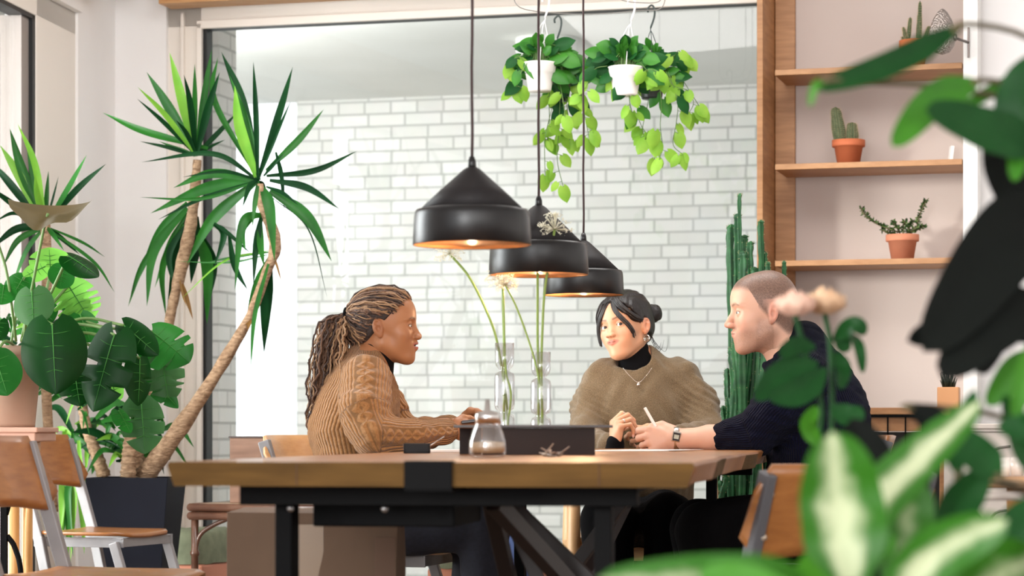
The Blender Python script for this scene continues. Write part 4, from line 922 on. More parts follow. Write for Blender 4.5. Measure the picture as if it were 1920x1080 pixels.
# ================================================================ the three people
def knit(name, color, period, depth=0.5, cable=0.0, fuzz=0.25, color2=None, rough=0.9, ns=200, sheen=0.2):
    m = bpy.data.materials.new(name); m.use_nodes = True; nt = m.node_tree; n = nt.nodes; L = nt.links; b = n['Principled BSDF']
    b.inputs['Roughness'].default_value = rough; b.inputs['Sheen Weight'].default_value = sheen; b.inputs['Sheen Roughness'].default_value = 0.5; b.inputs['Specular IOR Level'].default_value = 0.1
    at = n.new('ShaderNodeAttribute'); at.attribute_name = 'rib'; sp = n.new('ShaderNodeSeparateXYZ'); L.new(at.outputs['Vector'], sp.inputs[0])
    def M(op, a, b_=None, c=None):
        x = n.new('ShaderNodeMath'); x.operation = op
        for i, v in enumerate((a, b_, c)):
            if v is None: continue
            if isinstance(v, (int, float)): x.inputs[i].default_value = v
            else: L.new(v, x.inputs[i])
        return x.outputs[0]
    s, t, cb_ = sp.outputs[0], sp.outputs[1], sp.outputs[2]
    rib = M('ABSOLUTE', M('SINE', M('MULTIPLY', s, PI / period)))
    h = rib
    if cable:   # plaited columns where the third component is 1
        w = M('MULTIPLY', M('SINE', M('MULTIPLY', t, 2 * PI / 0.055)), 0.012); w2 = M('MULTIPLY', M('COSINE', M('MULTIPLY', t, 2 * PI / 0.055)), 0.012)
        k1 = M('SUBTRACT', 1, M('MULTIPLY', M('ABSOLUTE', M('SUBTRACT', s, w)), 1 / 0.011)); k2 = M('SUBTRACT', 1, M('MULTIPLY', M('ABSOLUTE', M('ADD', s, w)), 1 / 0.011))
        k = M('MAXIMUM', M('MAXIMUM', k1, k2), 0); inside = M('LESS_THAN', M('ABSOLUTE', s), 0.026)
        h = M('ADD', M('MULTIPLY', M('MULTIPLY', inside, cb_), M('SUBTRACT', M('MULTIPLY', k, 1.2), rib)), rib)
    nz = n.new('ShaderNodeTexNoise'); nz.inputs['Scale'].default_value = 260; nz.inputs['Detail'].default_value = 2
    tc = n.new('ShaderNodeTexCoord'); L.new(tc.outputs['Object'], nz.inputs['Vector'])
    if depth < 0.1: h = M('MULTIPLY', rib, 0.0)
    hh = M('ADD', M('MULTIPLY', h, depth), M('MULTIPLY', nz.outputs['Fac'], fuzz))
    bp = n.new('ShaderNodeBump'); bp.inputs['Strength'].default_value = 1.0; bp.inputs['Distance'].default_value = 0.005; L.new(hh, bp.inputs['Height']); L.new(bp.outputs[0], b.inputs['Normal'])
    nz2 = n.new('ShaderNodeTexNoise'); nz2.inputs['Scale'].default_value = ns; L.new(tc.outputs['Object'], nz2.inputs['Vector'])
    mx = n.new('ShaderNodeMix'); mx.data_type = 'RGBA'; mr = n.new('ShaderNodeMapRange'); mr.inputs[1].default_value = 0.35; mr.inputs[2].default_value = 0.65; L.new(nz2.outputs['Fac'], mr.inputs[0]); L.new(mr.outputs[0], mx.inputs[0])
    mx.inputs[6].default_value = (*color, 1); mx.inputs[7].default_value = (*(color2 or tuple(c * 0.75 for c in color)), 1)
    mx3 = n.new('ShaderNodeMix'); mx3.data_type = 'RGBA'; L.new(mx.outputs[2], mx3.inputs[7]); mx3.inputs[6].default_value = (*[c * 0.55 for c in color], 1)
    g = n.new('ShaderNodeMapRange'); g.inputs[1].default_value = 0.0; g.inputs[2].default_value = 0.45; L.new(h, g.inputs[0])  # shade of the grooves between ribs is put into the colour
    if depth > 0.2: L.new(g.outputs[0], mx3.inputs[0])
    else: mx3.inputs[0].default_value = 1
    L.new(mx3.outputs[2], b.inputs['Base Color']); return m
def bounds(F_pts, pad):
    a = np.array([list(q) for q in F_pts]); return a.min(0) - pad, a.max(0) + pad
def garment(name, parent, material, torso, arms, k=0.04, h=0.0045, fold=0.005, tflat=None, extra=None, cut=None, seed=0, pad=0.24, fz=1.6):
    """torso: (points, radii); arms: list of (points, radii)"""
    tf = chainf([list(q) for q in torso[0]], torso[1], 0.06, tflat); afs = [chainf([list(q) for q in a[0]], a[1], 0.02) for a in arms]
    def base(p):
        d = tf(p)
        for g in afs: d = smin(d, g(p), k)
        return d
    def f(p):
        d = base(p)
        if extra: d = extra(d, p)
        if fold:
            w = pnoise(p * [1, 1, fz], 34, seed) * fold * 0.6 + pnoise(p * [1, 1, fz * 1.4], 75, seed + 3) * fold * 0.35
            for (pts, rs) in arms:      # bunched folds inside the elbows
                e = np.array(pts[min(1, len(pts) - 1)]); r = np.sqrt(((p - e) ** 2).sum(1)); w = w + np.sin((p[:, 0] * 0.6 + p[:, 2]) * 260 + 2 * pnoise(p, 30, 5)) * fold * 0.42 * np.exp(-(r / 0.075) ** 2)
            d = d + w
        if cut: d = cut(d, p)
        return d
    allp = list(torso[0]) + [q for a in arms for q in a[0]]; lo, hi = bounds(allp, max(torso[1]) + 0.03)
    v, fc = surface_nets(f, lo, hi, h)
    # rib coordinates
    rib = np.zeros((len(v), 3)); dt = tf(v); best = dt.copy() - 0.004
    tp = np.array([list(q) for q in torso[0]]); ax_c = np.stack([np.interp(v[:, 2], tp[::1, 2] if tp[0, 2] < tp[-1, 2] else tp[::-1, 2], (tp if tp[0, 2] < tp[-1, 2] else tp[::-1])[:, i]) for i in (0, 1)], 1)
    ang = np.arctan2(v[:, 0] - ax_c[:, 0], -(v[:, 1] - ax_c[:, 1])); rib[:, 0] = ang * 0.14; rib[:, 1] = v[:, 2]; rib[:, 2] = 0
    for (pts, rs), g in zip(arms, afs):
        da = g(v); m = da < best; best = np.where(m, da, best); P_ = [np.array(list(q)) for q in pts]; bd = np.full(len(v), 1e9); s_ = np.zeros(len(v)); t_ = np.zeros(len(v)); acc = 0
        ref = np.array([0, -1.0, 0.0])
        for i in range(len(P_) - 1):
            ba = P_[i + 1] - P_[i]; L_ = np.linalg.norm(ba); u = ba / L_; q = v - P_[i]; hh = np.clip((q @ u) / L_, 0, 1); r = q - np.outer(hh * L_, u); dd = np.linalg.norm(r, axis=1)
            e1 = ref - (ref @ u) * u; e1 /= np.linalg.norm(e1); e2 = np.cross(u, e1); a_ = np.arctan2(r @ e2, r @ e1); mm = dd < bd; bd = np.where(mm, dd, bd)
            s_ = np.where(mm, a_ * 0.058, s_); t_ = np.where(mm, acc + hh * L_, t_); acc += L_
        rib[:, 0] = np.where(m, s_, rib[:, 0]); rib[:, 1] = np.where(m, t_, rib[:, 1]); rib[:, 2] = np.where(m, 1.0, rib[:, 2])
    me = np_mesh(name, v, fc); at = me.attributes.new('rib', 'FLOAT_VECTOR', 'POINT'); at.data.foreach_set('vector', rib.astype(np.float32).ravel())
    return link_mesh(name, me, material, parent)
def limbs_fn(chains, k=0.03):
    return unionf([chainf([list(q) for q in pts], rs, 0.02, fl) for pts, rs, fl in chains], k)
def body(parent, F, hopt, hands, rest, material, name='body', hv=0.0017, bv=0.007):
    """one object: head and neck, hands with forearms, and the rest of the body under the clothes"""
    hf = head_fn(hopt); vs, fs, cs = [], [], []; n0 = 0
    def put(v, f_, c):
        nonlocal n0
        vs.append(v); fs.append(f_ + n0); cs.append(c); n0 += len(v)
    lo = F.tow([[0.13, 0.12, 0.25], [-0.14, -0.12, -0.10], [0.13, -0.12, 0.25], [-0.14, 0.12, 0.25], [0.13, 0.12, -0.10], [-0.14, -0.12, 0.25], [0.13, -0.12, -0.1], [-0.14, 0.12, -0.1]])
    v, f_ = surface_nets(lambda p: hf(F.tol(p)) * F.k, lo.min(0), lo.max(0), hv); put(v, f_, head_colors(F.tol(v), hopt))
    for (hfn, tips, pts) in hands:
        lo, hi = bounds(pts, 0.05); v, f_ = surface_nets(hfn, lo, hi, 0.0016); c = np.tile(np.array(hopt['skin']), (len(v), 1))
        for tp, rs in tips:      # knuckles, nails
            q = np.array(tp[-1]); r = np.sqrt(((v - q) ** 2).sum(1)); c = mixc(c, hopt['blush'], np.exp(-(r / 0.010) ** 2) * 0.5)
            q = np.array(tp[0]); r = np.sqrt(((v - q) ** 2).sum(1)); c = mixc(c, hopt['blush'], np.exp(-(r / 0.009) ** 2) * 0.35)
        put(v, f_, c)
    g = limbs_fn(rest); allp = [q for pts, rs, fl in rest for q in pts]; lo, hi = bounds(allp, 0.2); v, f_ = surface_nets(g, lo, hi, bv); put(v, f_, np.tile(np.array(hopt['skin']), (len(v), 1)))
    me = np_mesh(name, np.concatenate(vs), np.concatenate(fs), np.concatenate(cs)); return link_mesh(name, me, material, parent)
def sdf_obj(name, f, lo, hi, h, material, parent, rib=None):
    v, fc = surface_nets(f, lo, hi, h); me = np_mesh(name, v, fc)
    r = np.zeros((len(v), 3)) if rib is None else rib(v)
    at = me.attributes.new('rib', 'FLOAT_VECTOR', 'POINT'); at.data.foreach_set('vector', r.astype(np.float32).ravel()); return link_mesh(name, me, material, parent)
def nail(parent, tips, idx, m, nrm):
    for i in idx:
        tp, rs = tips[i]; a = Vector(tp[-2]); b = Vector(tp[-1]); d = (b - a).normalized(); nn = Vector(nrm); nn = (nn - d * nn.dot(d)).normalized(); mb = MB()
        mb.sphere(b + nn * rs[-1] * 0.72 + d * 0.002, 0.0055, 12, 8, (0.75, 1.25, 0.28), Matrix((d.cross(nn), d, nn)).transposed()); mb.build('fingernail', m, parent)
XY = lambda d0: (lambda px, py, dd=0.0: P(px, py, d0 + dd))
cap_cut = lambda q, A, n_: (q - np.array(A)) @ (np.array(n_) / np.linalg.norm(n_))
def hair_cap(F, infl, hair_m, parent, front=((0.074, 0, 0.188), (0.70, 0, -0.72)), low=0.055, name='hair', extra=None, rear=1.0, h=0.0026):
    o = dict(rear=rear); hf = ellf((-0.010, 0, 0.140), (0.099, 0.0765, 0.087)); hf2 = unionf([hf, ellf((0.036, 0, 0.152), (0.050, 0.061, 0.055)), ellf((-0.035, 0, 0.105), (0.062, 0.064, 0.055))], 0.03)
    def f(p):
        q = F.tol(p); d = hf2(q) - infl
        d = smax(d, cap_cut(q, *front), 0.006); d = smax(d, (low + 0.15 * q[:, 0]) * 1.0 - q[:, 2], 0.01)
        ear = 0.018 - np.sqrt(((q[:, 0] + 0.004) / 1.0) ** 2 + ((q[:, 2] - 0.105) / 1.45) ** 2); d = np.where(np.abs(q[:, 1]) > 0.05, smax(d, ear, 0.006), d)
        d = d * F.k
        if extra: d = extra(d, q)
        return d
    c = F.tow([[x, y, z] for x in (-0.2, 0.13) for y in (-0.12, 0.12) for z in (0.0, 0.25)]); return sdf_obj(name, f, c.min(0), c.max(0), h, hair_m, parent)
# ---------------------------------------------------------------- woman in brown, left, in profile
p = XY(6.80)
t1 = thing('person', 'woman with long braids in a ponytail and a brown cable knit sweater', 'person', (p(640, 900).x, 6.8, 0), group=None)
o1 = dict(skin=rgb(158, 108, 74), blush=rgb(138, 86, 58), lip=rgb(158, 92, 82), brow=rgb(44, 30, 24), open=0.0042, lips=1.45, nosew=1.08, tip=0.1020, nosered=0.3, inmouth=rgb(60, 22, 20), jaw=0.96, eyeopen=0.80, fill=1)
o1['neck'] = ((-0.022, 0, 0.070), (-0.050, 0, -0.06), 0.048, 0.050)
F1 = Frame(p(722, 682), frame_from((1, -0.10, 0.0)), 0.935)
def armframe(x, y):  # orthonormal frame from finger direction and approximate thumb/side direction
    x = Vector(x).normalized(); y = Vector(y); y = (y - x * y.dot(x)).normalized(); z = x.cross(y)
    return np.array([[x.x, y.x, z.x], [x.y, y.y, z.y], [x.z, y.z, z.z]])
wr = p(848, 808, -0.13)
HF = Frame(wr, armframe((1, 0.30, 0.02), (0.0, 0.1, 1)), 0.90); h1, tips1, _ = hand_fn(HF, [(40, 55, 30), (45, 60, 35), (50, 62, 35), (55, 65, 35)], thumb=((0.018, 0.026, -0.006), (0.040, 0.040, -0.016), (0.064, 0.040, -0.030), (0.084, 0.034, -0.036)), wrist=(-0.07, 0, 0))
HFb = Frame(p(862, 796, 0.02), armframe((1, -0.12, 0.05), (0.0, 0.35, -1)), 0.90); h1b, tips1b, _ = hand_fn(HFb, [(35, 50, 30), (40, 55, 30), (45, 60, 35), (50, 60, 35)], mirror=-1, wrist=(-0.07, 0, 0))
hp1 = [HF.tow([[a, b, c]])[0] for a in (-0.08, 0.16) for b in (-0.05, 0.07) for c in (-0.10, 0.03)]
hp1b = [HFb.tow([[a, b, c]])[0] for a in (-0.08, 0.16) for b in (-0.07, 0.05) for c in (-0.10, 0.03)]
FX = (np.array([1.0, 0, 0]), 1.36); FY = (np.array([0, 1.0, 0]), 1.36)
rest1 = [([p(655, 985), p(655, 880), p(668, 770), p(684, 712)], [0.135, 0.11, 0.125, 0.10], FX), ([p(700, 700), p(708, 655)], [0.045, 0.045], None),
         ([p(688, 712, -0.14), p(684, 775, -0.235), p(700, 818, -0.27), p(775, 818, -0.215), wr], [0.042, 0.040, 0.036, 0.03, 0.022], None), ([p(690, 712, 0.14), p(720, 770, 0.21), p(745, 812, 0.22), p(800, 812, 0.12), p(862, 796, 0.02)], [0.042, 0.04, 0.034, 0.03, 0.022], None),
         ([p(655, 985, -0.09), p(900, 985, -0.10), p(915, 1270, -0.10), p(960, 1325, -0.10)], [0.08, 0.055, 0.04, 0.04], None), ([p(655, 985, 0.09), p(890, 985, 0.10), p(880, 1270, 0.10), p(930, 1325, 0.10)], [0.08, 0.055, 0.04, 0.04], None)]
body(t1, F1, o1, [(h1, tips1, hp1), (h1b, tips1b, hp1b)], rest1, skin_dark)
eyes(F1, t1, F1.w(3, -0.3, 0.11))
navy_nail = mat('navy_polish', rgb(30, 34, 60), 0.2, spec=0.7); nail(t1, tips1, (0, 1), navy_nail, (0, -0.3, 1)); 
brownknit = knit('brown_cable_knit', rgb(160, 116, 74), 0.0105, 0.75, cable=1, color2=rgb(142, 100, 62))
hem_z = p(0, 848).z
def ex1(d, q):
    # ribbed hem pouch low on the back and a raised crew neck
    d = smin(d, capf(list(p(702, 672)), list(p(696, 700)), 0.050, 0.064)(q), 0.03)
    return d
def cut1(d, q):
    return smax(d, -capf(list(p(741, 636)), list(p(733, 684)), 0.058)(q), 0.006)
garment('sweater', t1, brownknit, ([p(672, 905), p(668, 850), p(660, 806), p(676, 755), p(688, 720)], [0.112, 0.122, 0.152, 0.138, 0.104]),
        [([p(688, 712, -0.14), p(684, 775, -0.235), p(700, 818, -0.27), p(775, 818, -0.215), p(838, 809, -0.14)], [0.070, 0.068, 0.056, 0.044, 0.034]),
         ([p(690, 712, 0.14), p(720, 770, 0.21), p(745, 812, 0.22), p(800, 812, 0.12), p(848, 800, 0.04)], [0.070, 0.066, 0.054, 0.044, 0.034])], k=0.035, tflat=FX, extra=ex1, cut=cut1, fold=0.007, h=0.004)
blackknit = knit('black_fine_knit', rgb(11, 11, 14), 0.005, 0.15, fuzz=0.1, sheen=0.02)
sdf_obj('turtleneck', capf(list(p(708, 650)), list(p(700, 722)), 0.0500, 0.054), *bounds([p(708, 650), p(700, 722)], 0.08), 0.003, blackknit, t1)
denim = mat('dark_denim', rgb(34, 37, 50), 0.85, noise_scale=90, color2=rgb(26, 28, 38), bump=0.1, bump_scale=60)
def trousers(name, m, pieces, parent, h=0.008, sd=0):
    f0 = unionf([chainf([list(q) for q in pts], rs, 0.02, fl) for pts, rs, fl in pieces], 0.04); lo, hi = bounds([q for pts, rs, fl in pieces for q in pts], 0.2)
    return sdf_obj(name, lambda q: f0(q) + pnoise(q, 40, sd) * 0.003, lo, hi, h, m, parent)
trousers('jeans', denim, [([p(655, 985), p(662, 900)], [0.145, 0.125], FX), ([p(660, 985, -0.09), p(905, 985, -0.10), p(915, 1255, -0.10)], [0.095, 0.070, 0.055], None), ([p(660, 985, 0.09), p(895, 985, 0.10), p(880, 1255, 0.10)], [0.095, 0.070, 0.055], None)], t1)
shoe = mat('dark_shoe', rgb(40, 36, 36), 0.6)
def shoes(parent, spots):
    for (a, dr) in spots:
        a = Vector(a); dr = Vector(dr).normalized(); f0 = unionf([capf(list(a + Z * 0.045), list(a + dr * 0.17 + Z * 0.032), 0.044, 0.032, (np.array([0, 0, 1.0]), 1.1)), capf(list(a + Z * 0.05), list(a + Z * 0.10), 0.042)], 0.03)
        lo, hi = bounds([a, a + dr * 0.2 + Z * 0.1], 0.08); lo[2] = -0.01; sdf_obj('shoe', lambda q: smax(f0(q), 0.004 - q[:, 2], 0.004), lo, hi, 0.006, shoe, parent)
shoes(t1, [((p(915, 0, -0.1).x, 6.70, 0), (1, 0, 0)), ((p(880, 0, 0.1).x, 6.9, 0), (1, 0, 0))])
# braids: over the scalp to the tie, then hanging
hd = [mat('braid_dark', rgb(66, 48, 40), 0.6, bump=0.6, bump_scale=300), mat('braid_brown', rgb(106, 77, 58), 0.6, bump=0.6, bump_scale=300), mat('braid_fair', rgb(158, 124, 92), 0.6, bump=0.6, bump_scale=300)]
hair_cap(F1, 0.003, mat('hair_roots', rgb(42, 30, 26), 0.7, bump=0.4, bump_scale=200), t1, name='scalp_hair', front=((0.066, 0, 0.188), (0.74, 0, -0.67)))
sk_f = unionf([ellf((-0.010, 0, 0.140), (0.099, 0.0765, 0.087)), ellf((0.036, 0, 0.152), (0.050, 0.061, 0.055)), ellf((-0.035, 0, 0.105), (0.062, 0.064, 0.055))], 0.03)
TIE = np.array([-0.120, 0, 0.146])
def on_skull(q, off):
    c = np.array([-0.01, 0, 0.13]); d = q - c; d /= np.linalg.norm(d); lo_, hi_ = 0.02, 0.16
    for _ in range(18):
        m = (lo_ + hi_) / 2
        if sk_f((c + d * m)[None])[0] < off: lo_ = m
        else: hi_ = m
    return c + d * lo_
rng = random.Random(5)
line = [(0.068, 0, 0.192), (0.064, 0.030, 0.188), (0.052, 0.052, 0.172), (0.040, 0.062, 0.150), (0.018, 0.072, 0.146), (-0.008, 0.076, 0.142), (-0.028, 0.072, 0.118), (-0.045, 0.062, 0.085), (-0.060, 0.045, 0.066), (-0.072, 0.0, 0.060)]
def wig(q, a, s, sd): return Vector((noise.noise(Vector((q[0] * s, q[1] * s, q[2] * s + sd))), noise.noise(Vector((q[1] * s, q[2] * s + 5, q[0] * s + sd))), noise.noise(Vector((q[2] * s, q[0] * s + 9, q[1] * s + sd))))) * a
mb = MB()
for side in (-1, 1):
    N = 66
    for i in range(N):
        u = (i + rng.random() * 0.5) / N * (len(line) - 1); k = min(int(u), len(line) - 2); fr_ = u - k; s0 = np.array(line[k]) * (1 - fr_) + np.array(line[k + 1]) * fr_; s0[1] *= side; s0 = s0 + np.array([rng.uniform(-0.006, 0.006), 0, rng.uniform(-0.004, 0.004)])
        lift = 0.004 + 0.006 * rng.random(); pts = []
        for j in range(17):
            w_ = j / 16; q = s0 * (1 - w_) + TIE * w_; q = q + np.array([0, side * 0.02, 0.02]) * math.sin(w_ * PI) * (0.2 + 0.3 * rng.random() * 0); q = on_skull(q, lift * min(1, 0.4 + w_ * 3)); q = q * (1 - sstep(0.78, 1.0, np.array([w_]))[0]) + TIE * sstep(0.78, 1.0, np.array([w_]))[0]
            pts.append(Vector(F1.tow(q[None])[0]) + wig(q, 0.0065, 60, i * 3.1 + side))
        mb.cur = rng.choice([0, 0, 1, 1, 1, 2, 2]); mb.tube(pts, [0.0016] + [rng.uniform(0.0020, 0.0030)] * 15 + [0.003], 6)
mb.build('scalp_braids', hd, t1)
mb = MB(); tie = F1.w(*TIE)
paths = [[(648, 588), (628, 612), (615, 660), (604, 720), (592, 775), (584, 832)], [(648, 590), (634, 625), (628, 680), (616, 730), (600, 775), (592, 826)], [(650, 592), (642, 630), (640, 680), (630, 720), (612, 750), (598, 800)], [(650, 594), (650, 622), (668, 655), (650, 675), (640, 705), (622, 745)], [(646, 588), (618, 605), (604, 660), (596, 715), (590, 770), (582, 815)], [(646, 590), (624, 620), (612, 680), (604, 740), (598, 790), (588, 838)]]
for i in range(165):
    pa = rng.choice(paths); ox, od = rng.gauss(0, 0.012), rng.gauss(0, 0.018); endk = rng.uniform(0.72, 1.0); pts = []
    cv = bez([p(x, y, 0.0) for x, y in pa], 75); n_ = int(len(cv) * endk)
    for j in range(n_):
        w_ = j / len(cv); sp_ = min(1, w_ * 5) * (1 - 0.55 * max(0, w_ - 0.55) / 0.45); q = cv[j] + Vector((ox * sp_, od * sp_ * 1.5 - 0.02 * w_, 0)); q = q + wig(tuple(q), 0.010 * min(1, w_ * 6), 38, i * 2.7) + wig(tuple(q), 0.0038, 120, i * 1.9); pts.append(q)
    mb.cur = rng.choice([0, 0, 1, 1, 1, 1, 2]); r_ = rng.uniform(0.0022, 0.0033); mb.tube(pts, [r_] * (len(pts) - 2) + [r_ * 0.8, 0.001], 6)
mb.build('ponytail', hd, t1)
mb = MB(); rot = (tie - F1.w(-0.06, 0, 0.14)).normalized().to_track_quat('Z', 'Y').to_matrix()
mb.lathe([(0.018 + 0.006 * math.cos(a), 0.006 * math.sin(a)) for a in [2 * PI * k / 12 for k in range(13)]], tie, 24, rot); mb.build('hair_tie', black, t1)
pc = p(872, 792, -0.10); tp_ = thing('smartphone', 'dark smartphone held by the woman in the brown sweater', 'phone', pc)
mb = MB(); mb.box(pc + Vector((0.028, 0.0, 0.004)), (0.075, 0.13, 0.008), Matrix.Rotation(-0.12, 3, 'Y')); mb.build('case', mat('phone_black', rgb(34, 34, 40), 0.3), tp_, bevel=0.002)
mb = MB(); mb.box(pc + Vector((0.0285, 0.0, 0.0085)), (0.070, 0.123, 0.001), Matrix.Rotation(-0.12, 3, 'Y')); mb.build('screen', mat('phone_glass', rgb(14, 14, 18), 0.08), tp_)
# ---------------------------------------------------------------- woman in olive at the far end
p = XY(7.80)
t2 = thing('person', 'woman with a black hair bun and olive sweater at the far table end', 'person', (p(1200, 900).x, 7.85, 0))
o2 = dict(skin=rgb(212, 162, 130), blush=rgb(208, 130, 102), lip=rgb(196, 116, 102), brow=rgb(62, 44, 36), cheek=1.03, jaw=0.78, bridge=-0.004, tip=0.1000, nosew=1.0, lips=0.95, lipw=1.15, smile=0.0025, brow_a=0.8, eyeopen=1.05, fill=1, chin=0.8, nosered=0.2)
o2['neck'] = ((-0.022, 0, 0.070), (-0.045, 0, -0.07), 0.045, 0.050)
F2 = Frame(p(1181, 675, -0.03), frame_from((-0.60, -0.80, 0.02), 0.17), 0.95)
wR = p(1152, 838, -0.36); HR = Frame(wR, armframe((0.10, -0.05, 1), (-0.45, 0.85, 0)), 0.92)
h2, tips2, _ = hand_fn(HR, [(48, 62, 30), (62, 62, 35), (70, 62, 35), (76, 62, 35)], thumb=((0.018, 0.026, -0.006), (0.040, 0.040, -0.020), (0.060, 0.034, -0.040), (0.078, 0.022, -0.050)), spread=(4, 1, -2, -5), wrist=(-0.03, -0.01, -0.01), fat=0.95)
wL = p(1252, 822, -0.32); HL = Frame(wL, armframe((-1, -0.10, 0.10), (0.0, -0.35, -1)), 0.92)
h2b, tips2b, _ = hand_fn(HL, [(18, 38, 20), (34, 48, 30), (42, 52, 30), (48, 54, 30)], mirror=-1, thumb=((0.018, 0.026, -0.006), (0.040, 0.042, -0.014), (0.066, 0.044, -0.022), (0.090, 0.036, -0.026)), wrist=(-0.05, 0, 0), fat=0.95)
hpf = lambda Fh: [Fh.tow([[a, b, c]])[0] for a in (-0.07, 0.19) for b in (-0.07, 0.07) for c in (-0.10, 0.03)]
rest2 = [([p(1196, 985, 0.05), p(1198, 880, 0.03), p(1200, 780), p(1203, 730)], [0.135, 0.11, 0.125, 0.085], FY), ([p(1203, 705), p(1197, 665)], [0.045, 0.045], None),
         ([p(1130, 716), p(1108, 775, -0.03), p(1096, 832, -0.13), p(1128, 836, -0.26), wR], [0.042, 0.04, 0.034, 0.03, 0.022], None), ([p(1276, 710), p(1306, 765, -0.02), p(1326, 822, -0.12), p(1285, 824, -0.26), wL], [0.042, 0.04, 0.034, 0.03, 0.022], None),
         ([p(1160, 975), p(1145, 975, -0.42), p(1140, 1235, -0.40), p(1135, 1270, -0.48)], [0.08, 0.055, 0.04, 0.035], None), ([p(1240, 975), p(1252, 975, -0.42), p(1255, 1235, -0.40), p(1258, 1270, -0.48)], [0.08, 0.055, 0.04, 0.035], None)]
body(t2, F2, o2, [(h2, tips2, hpf(HR)), (h2b, tips2b, hpf(HL))], rest2, skin_mid)
eyes(F2, t2, F2.w(3, 1.6, 0.05))
pale_nail = mat('pale_polish', rgb(226, 186, 176), 0.25, spec=0.6); nail(t2, tips2, (0, 1, 2, 3), pale_nail, (0.2, -0.9, 0.4)); nail(t2, tips2b, (0, 1, 2, 3), pale_nail, (-0.2, -0.9, 0.3))
silver = mat('silver', rgb(214, 208, 200), 0.18, 1.0)
def ring(parent, tips, i, j=1, w=0.45, nm='finger_ring'):
    a = Vector(tips[i][0][j - 1]); b = Vector(tips[i][0][j]); r = tips[i][1][j] * 1.06; rot = (b - a).normalized().to_track_quat('Z', 'Y').to_matrix(); mb = MB()
    mb.lathe([(r + 0.0012 * math.cos(q_), 0.0022 * math.sin(q_)) for q_ in [2 * PI * k / 8 for k in range(9)]], a.lerp(b, w), 20, rot); mb.build(nm, silver, parent)
ring(t2, tips2, 2); ring(t2, tips2, 0, 2, 0.1); ring(t2, tips2b, 1, 1, 0.6)
olive = knit('olive_wool', rgb(120, 103, 80), 0.0035, 0.06, fuzz=0.5, color2=rgb(94, 80, 60), ns=420)
def ex2(d, q):
    d = smin(d, capf(list(p(1195, 680, 0.0)), list(p(1200, 712)), 0.064, 0.082)(q), 0.035); return d
def cut2(d, q):
    return smax(d, -capf(list(p(1183, 628, -0.03)), list(p(1188, 670, -0.040)), 0.060)(q), 0.006)
garment('sweater', t2, olive, ([p(1200, 940, 0.04), p(1200, 880, 0.03), p(1200, 790), p(1202, 722)], [0.165, 0.168, 0.160, 0.118]),
        [([p(1130, 716), p(1108, 775, -0.03), p(1096, 832, -0.13), p(1128, 836, -0.26), p(1146, 836, -0.33)], [0.068, 0.066, 0.056, 0.046, 0.038]),
         ([p(1276, 710), p(1306, 765, -0.02), p(1326, 822, -0.12), p(1285, 824, -0.26), p(1268, 823, -0.30)], [0.068, 0.070, 0.058, 0.046, 0.036])], k=0.045, tflat=(np.array([0, 1.0, 0]), 1.25), extra=ex2, cut=cut2, fold=0.014, seed=2, fz=0.35)
sdf_obj('turtleneck', capf(list(p(1190, 662, -0.006)), list(p(1195, 708, -0.012)), 0.0500, 0.066), *bounds([p(1190, 660), p(1195, 708)], 0.10), 0.003, blackknit, t2)
sdf_obj('cuff', capf(list(Vector(wR) - Z * 0.012), list(Vector(wR) + Vector((0.002, 0, 0.010))), 0.030, 0.0285), *bounds([wR], 0.06), 0.003, blackknit, t2)
blackt = mat('black_trousers', rgb(10, 9, 11), 0.9, spec=0.1, bump=0.1, bump_scale=50)
trousers('trousers', blackt, [([p(1196, 985, 0.05), p(1198, 930, 0.04)], [0.150, 0.14], FY), ([p(1162, 975), p(1140, 975, -0.42), p(1140, 1225, -0.40)], [0.100, 0.080, 0.075], None), ([p(1240, 975), p(1256, 975, -0.42), p(1255, 1225, -0.40)], [0.100, 0.080, 0.075], None)], t2)
shoes(t2, [((p(1140, 0, -0.4).x, 7.40, 0), (0, -1, 0)), ((p(1255, 0, -0.4).x, 7.40, 0), (0, -1, 0))])
hb = mat('black_hair', rgb(22, 16, 16), 0.38, bump=0.3, bump_scale=30, stretch=(7, 7, 0.7), coords='Object')
def bun(d, q):
    d = smin(d, sphf((-0.122, 0.040, 0.160), 0.031)(q) * F2.k, 0.008); d = smin(d, ellf((-0.03, 0, 0.185), (0.075, 0.060, 0.052))(q) * F2.k, 0.03); return d + 0.0014 * np.sin(q[:, 1] * 330 + 2 * np.sin(q[:, 0] * 60))
hair_cap(F2, 0.0075, hb, t2, front=((0.076, 0, 0.186), (0.78, 0, -0.62)), extra=bun, low=0.050)
# curtain fringe, nape wisps
mb = MB(); rng = random.Random(9)
def lock(pts, r, n_=1, sp=0.002):
    for k in range(n_):
        o_ = [rng.uniform(-sp, sp) for _ in range(3)]; mb.tube(bez([F2.w(x + o_[0] * .4, y + o_[1], z + o_[2]) for x, y, z in pts], 24), [r * (0.6 + 0.4 * math.sin(PI * min(1, 0.25 + i / 24 * 0.75))) * (1 if i < 21 else 0.5) for i in range(25)][:len(bez(pts, 24))], 6, flat=0.6)
lock([(0.056, 0.006, 0.212), (0.080, 0.016, 0.190), (0.090, 0.028, 0.160), (0.088, 0.046, 0.132), (0.074, 0.062, 0.105), (0.060, 0.068, 0.080), (0.056, 0.068, 0.064)], 0.0045, 9, 0.005)
lock([(0.056, 0.010, 0.212), (0.076, 0.030, 0.194), (0.078, 0.048, 0.168), (0.062, 0.064, 0.145), (0.045, 0.074, 0.130), (0.018, 0.080, 0.125)], 0.006, 14, 0.008)
lock([(0.056, 0.002, 0.212), (0.082, -0.012, 0.190), (0.090, -0.030, 0.160), (0.084, -0.050, 0.130), (0.074, -0.062, 0.100), (0.068, -0.064, 0.070), (0.066, -0.064, 0.058)], 0.0045, 10, 0.005)
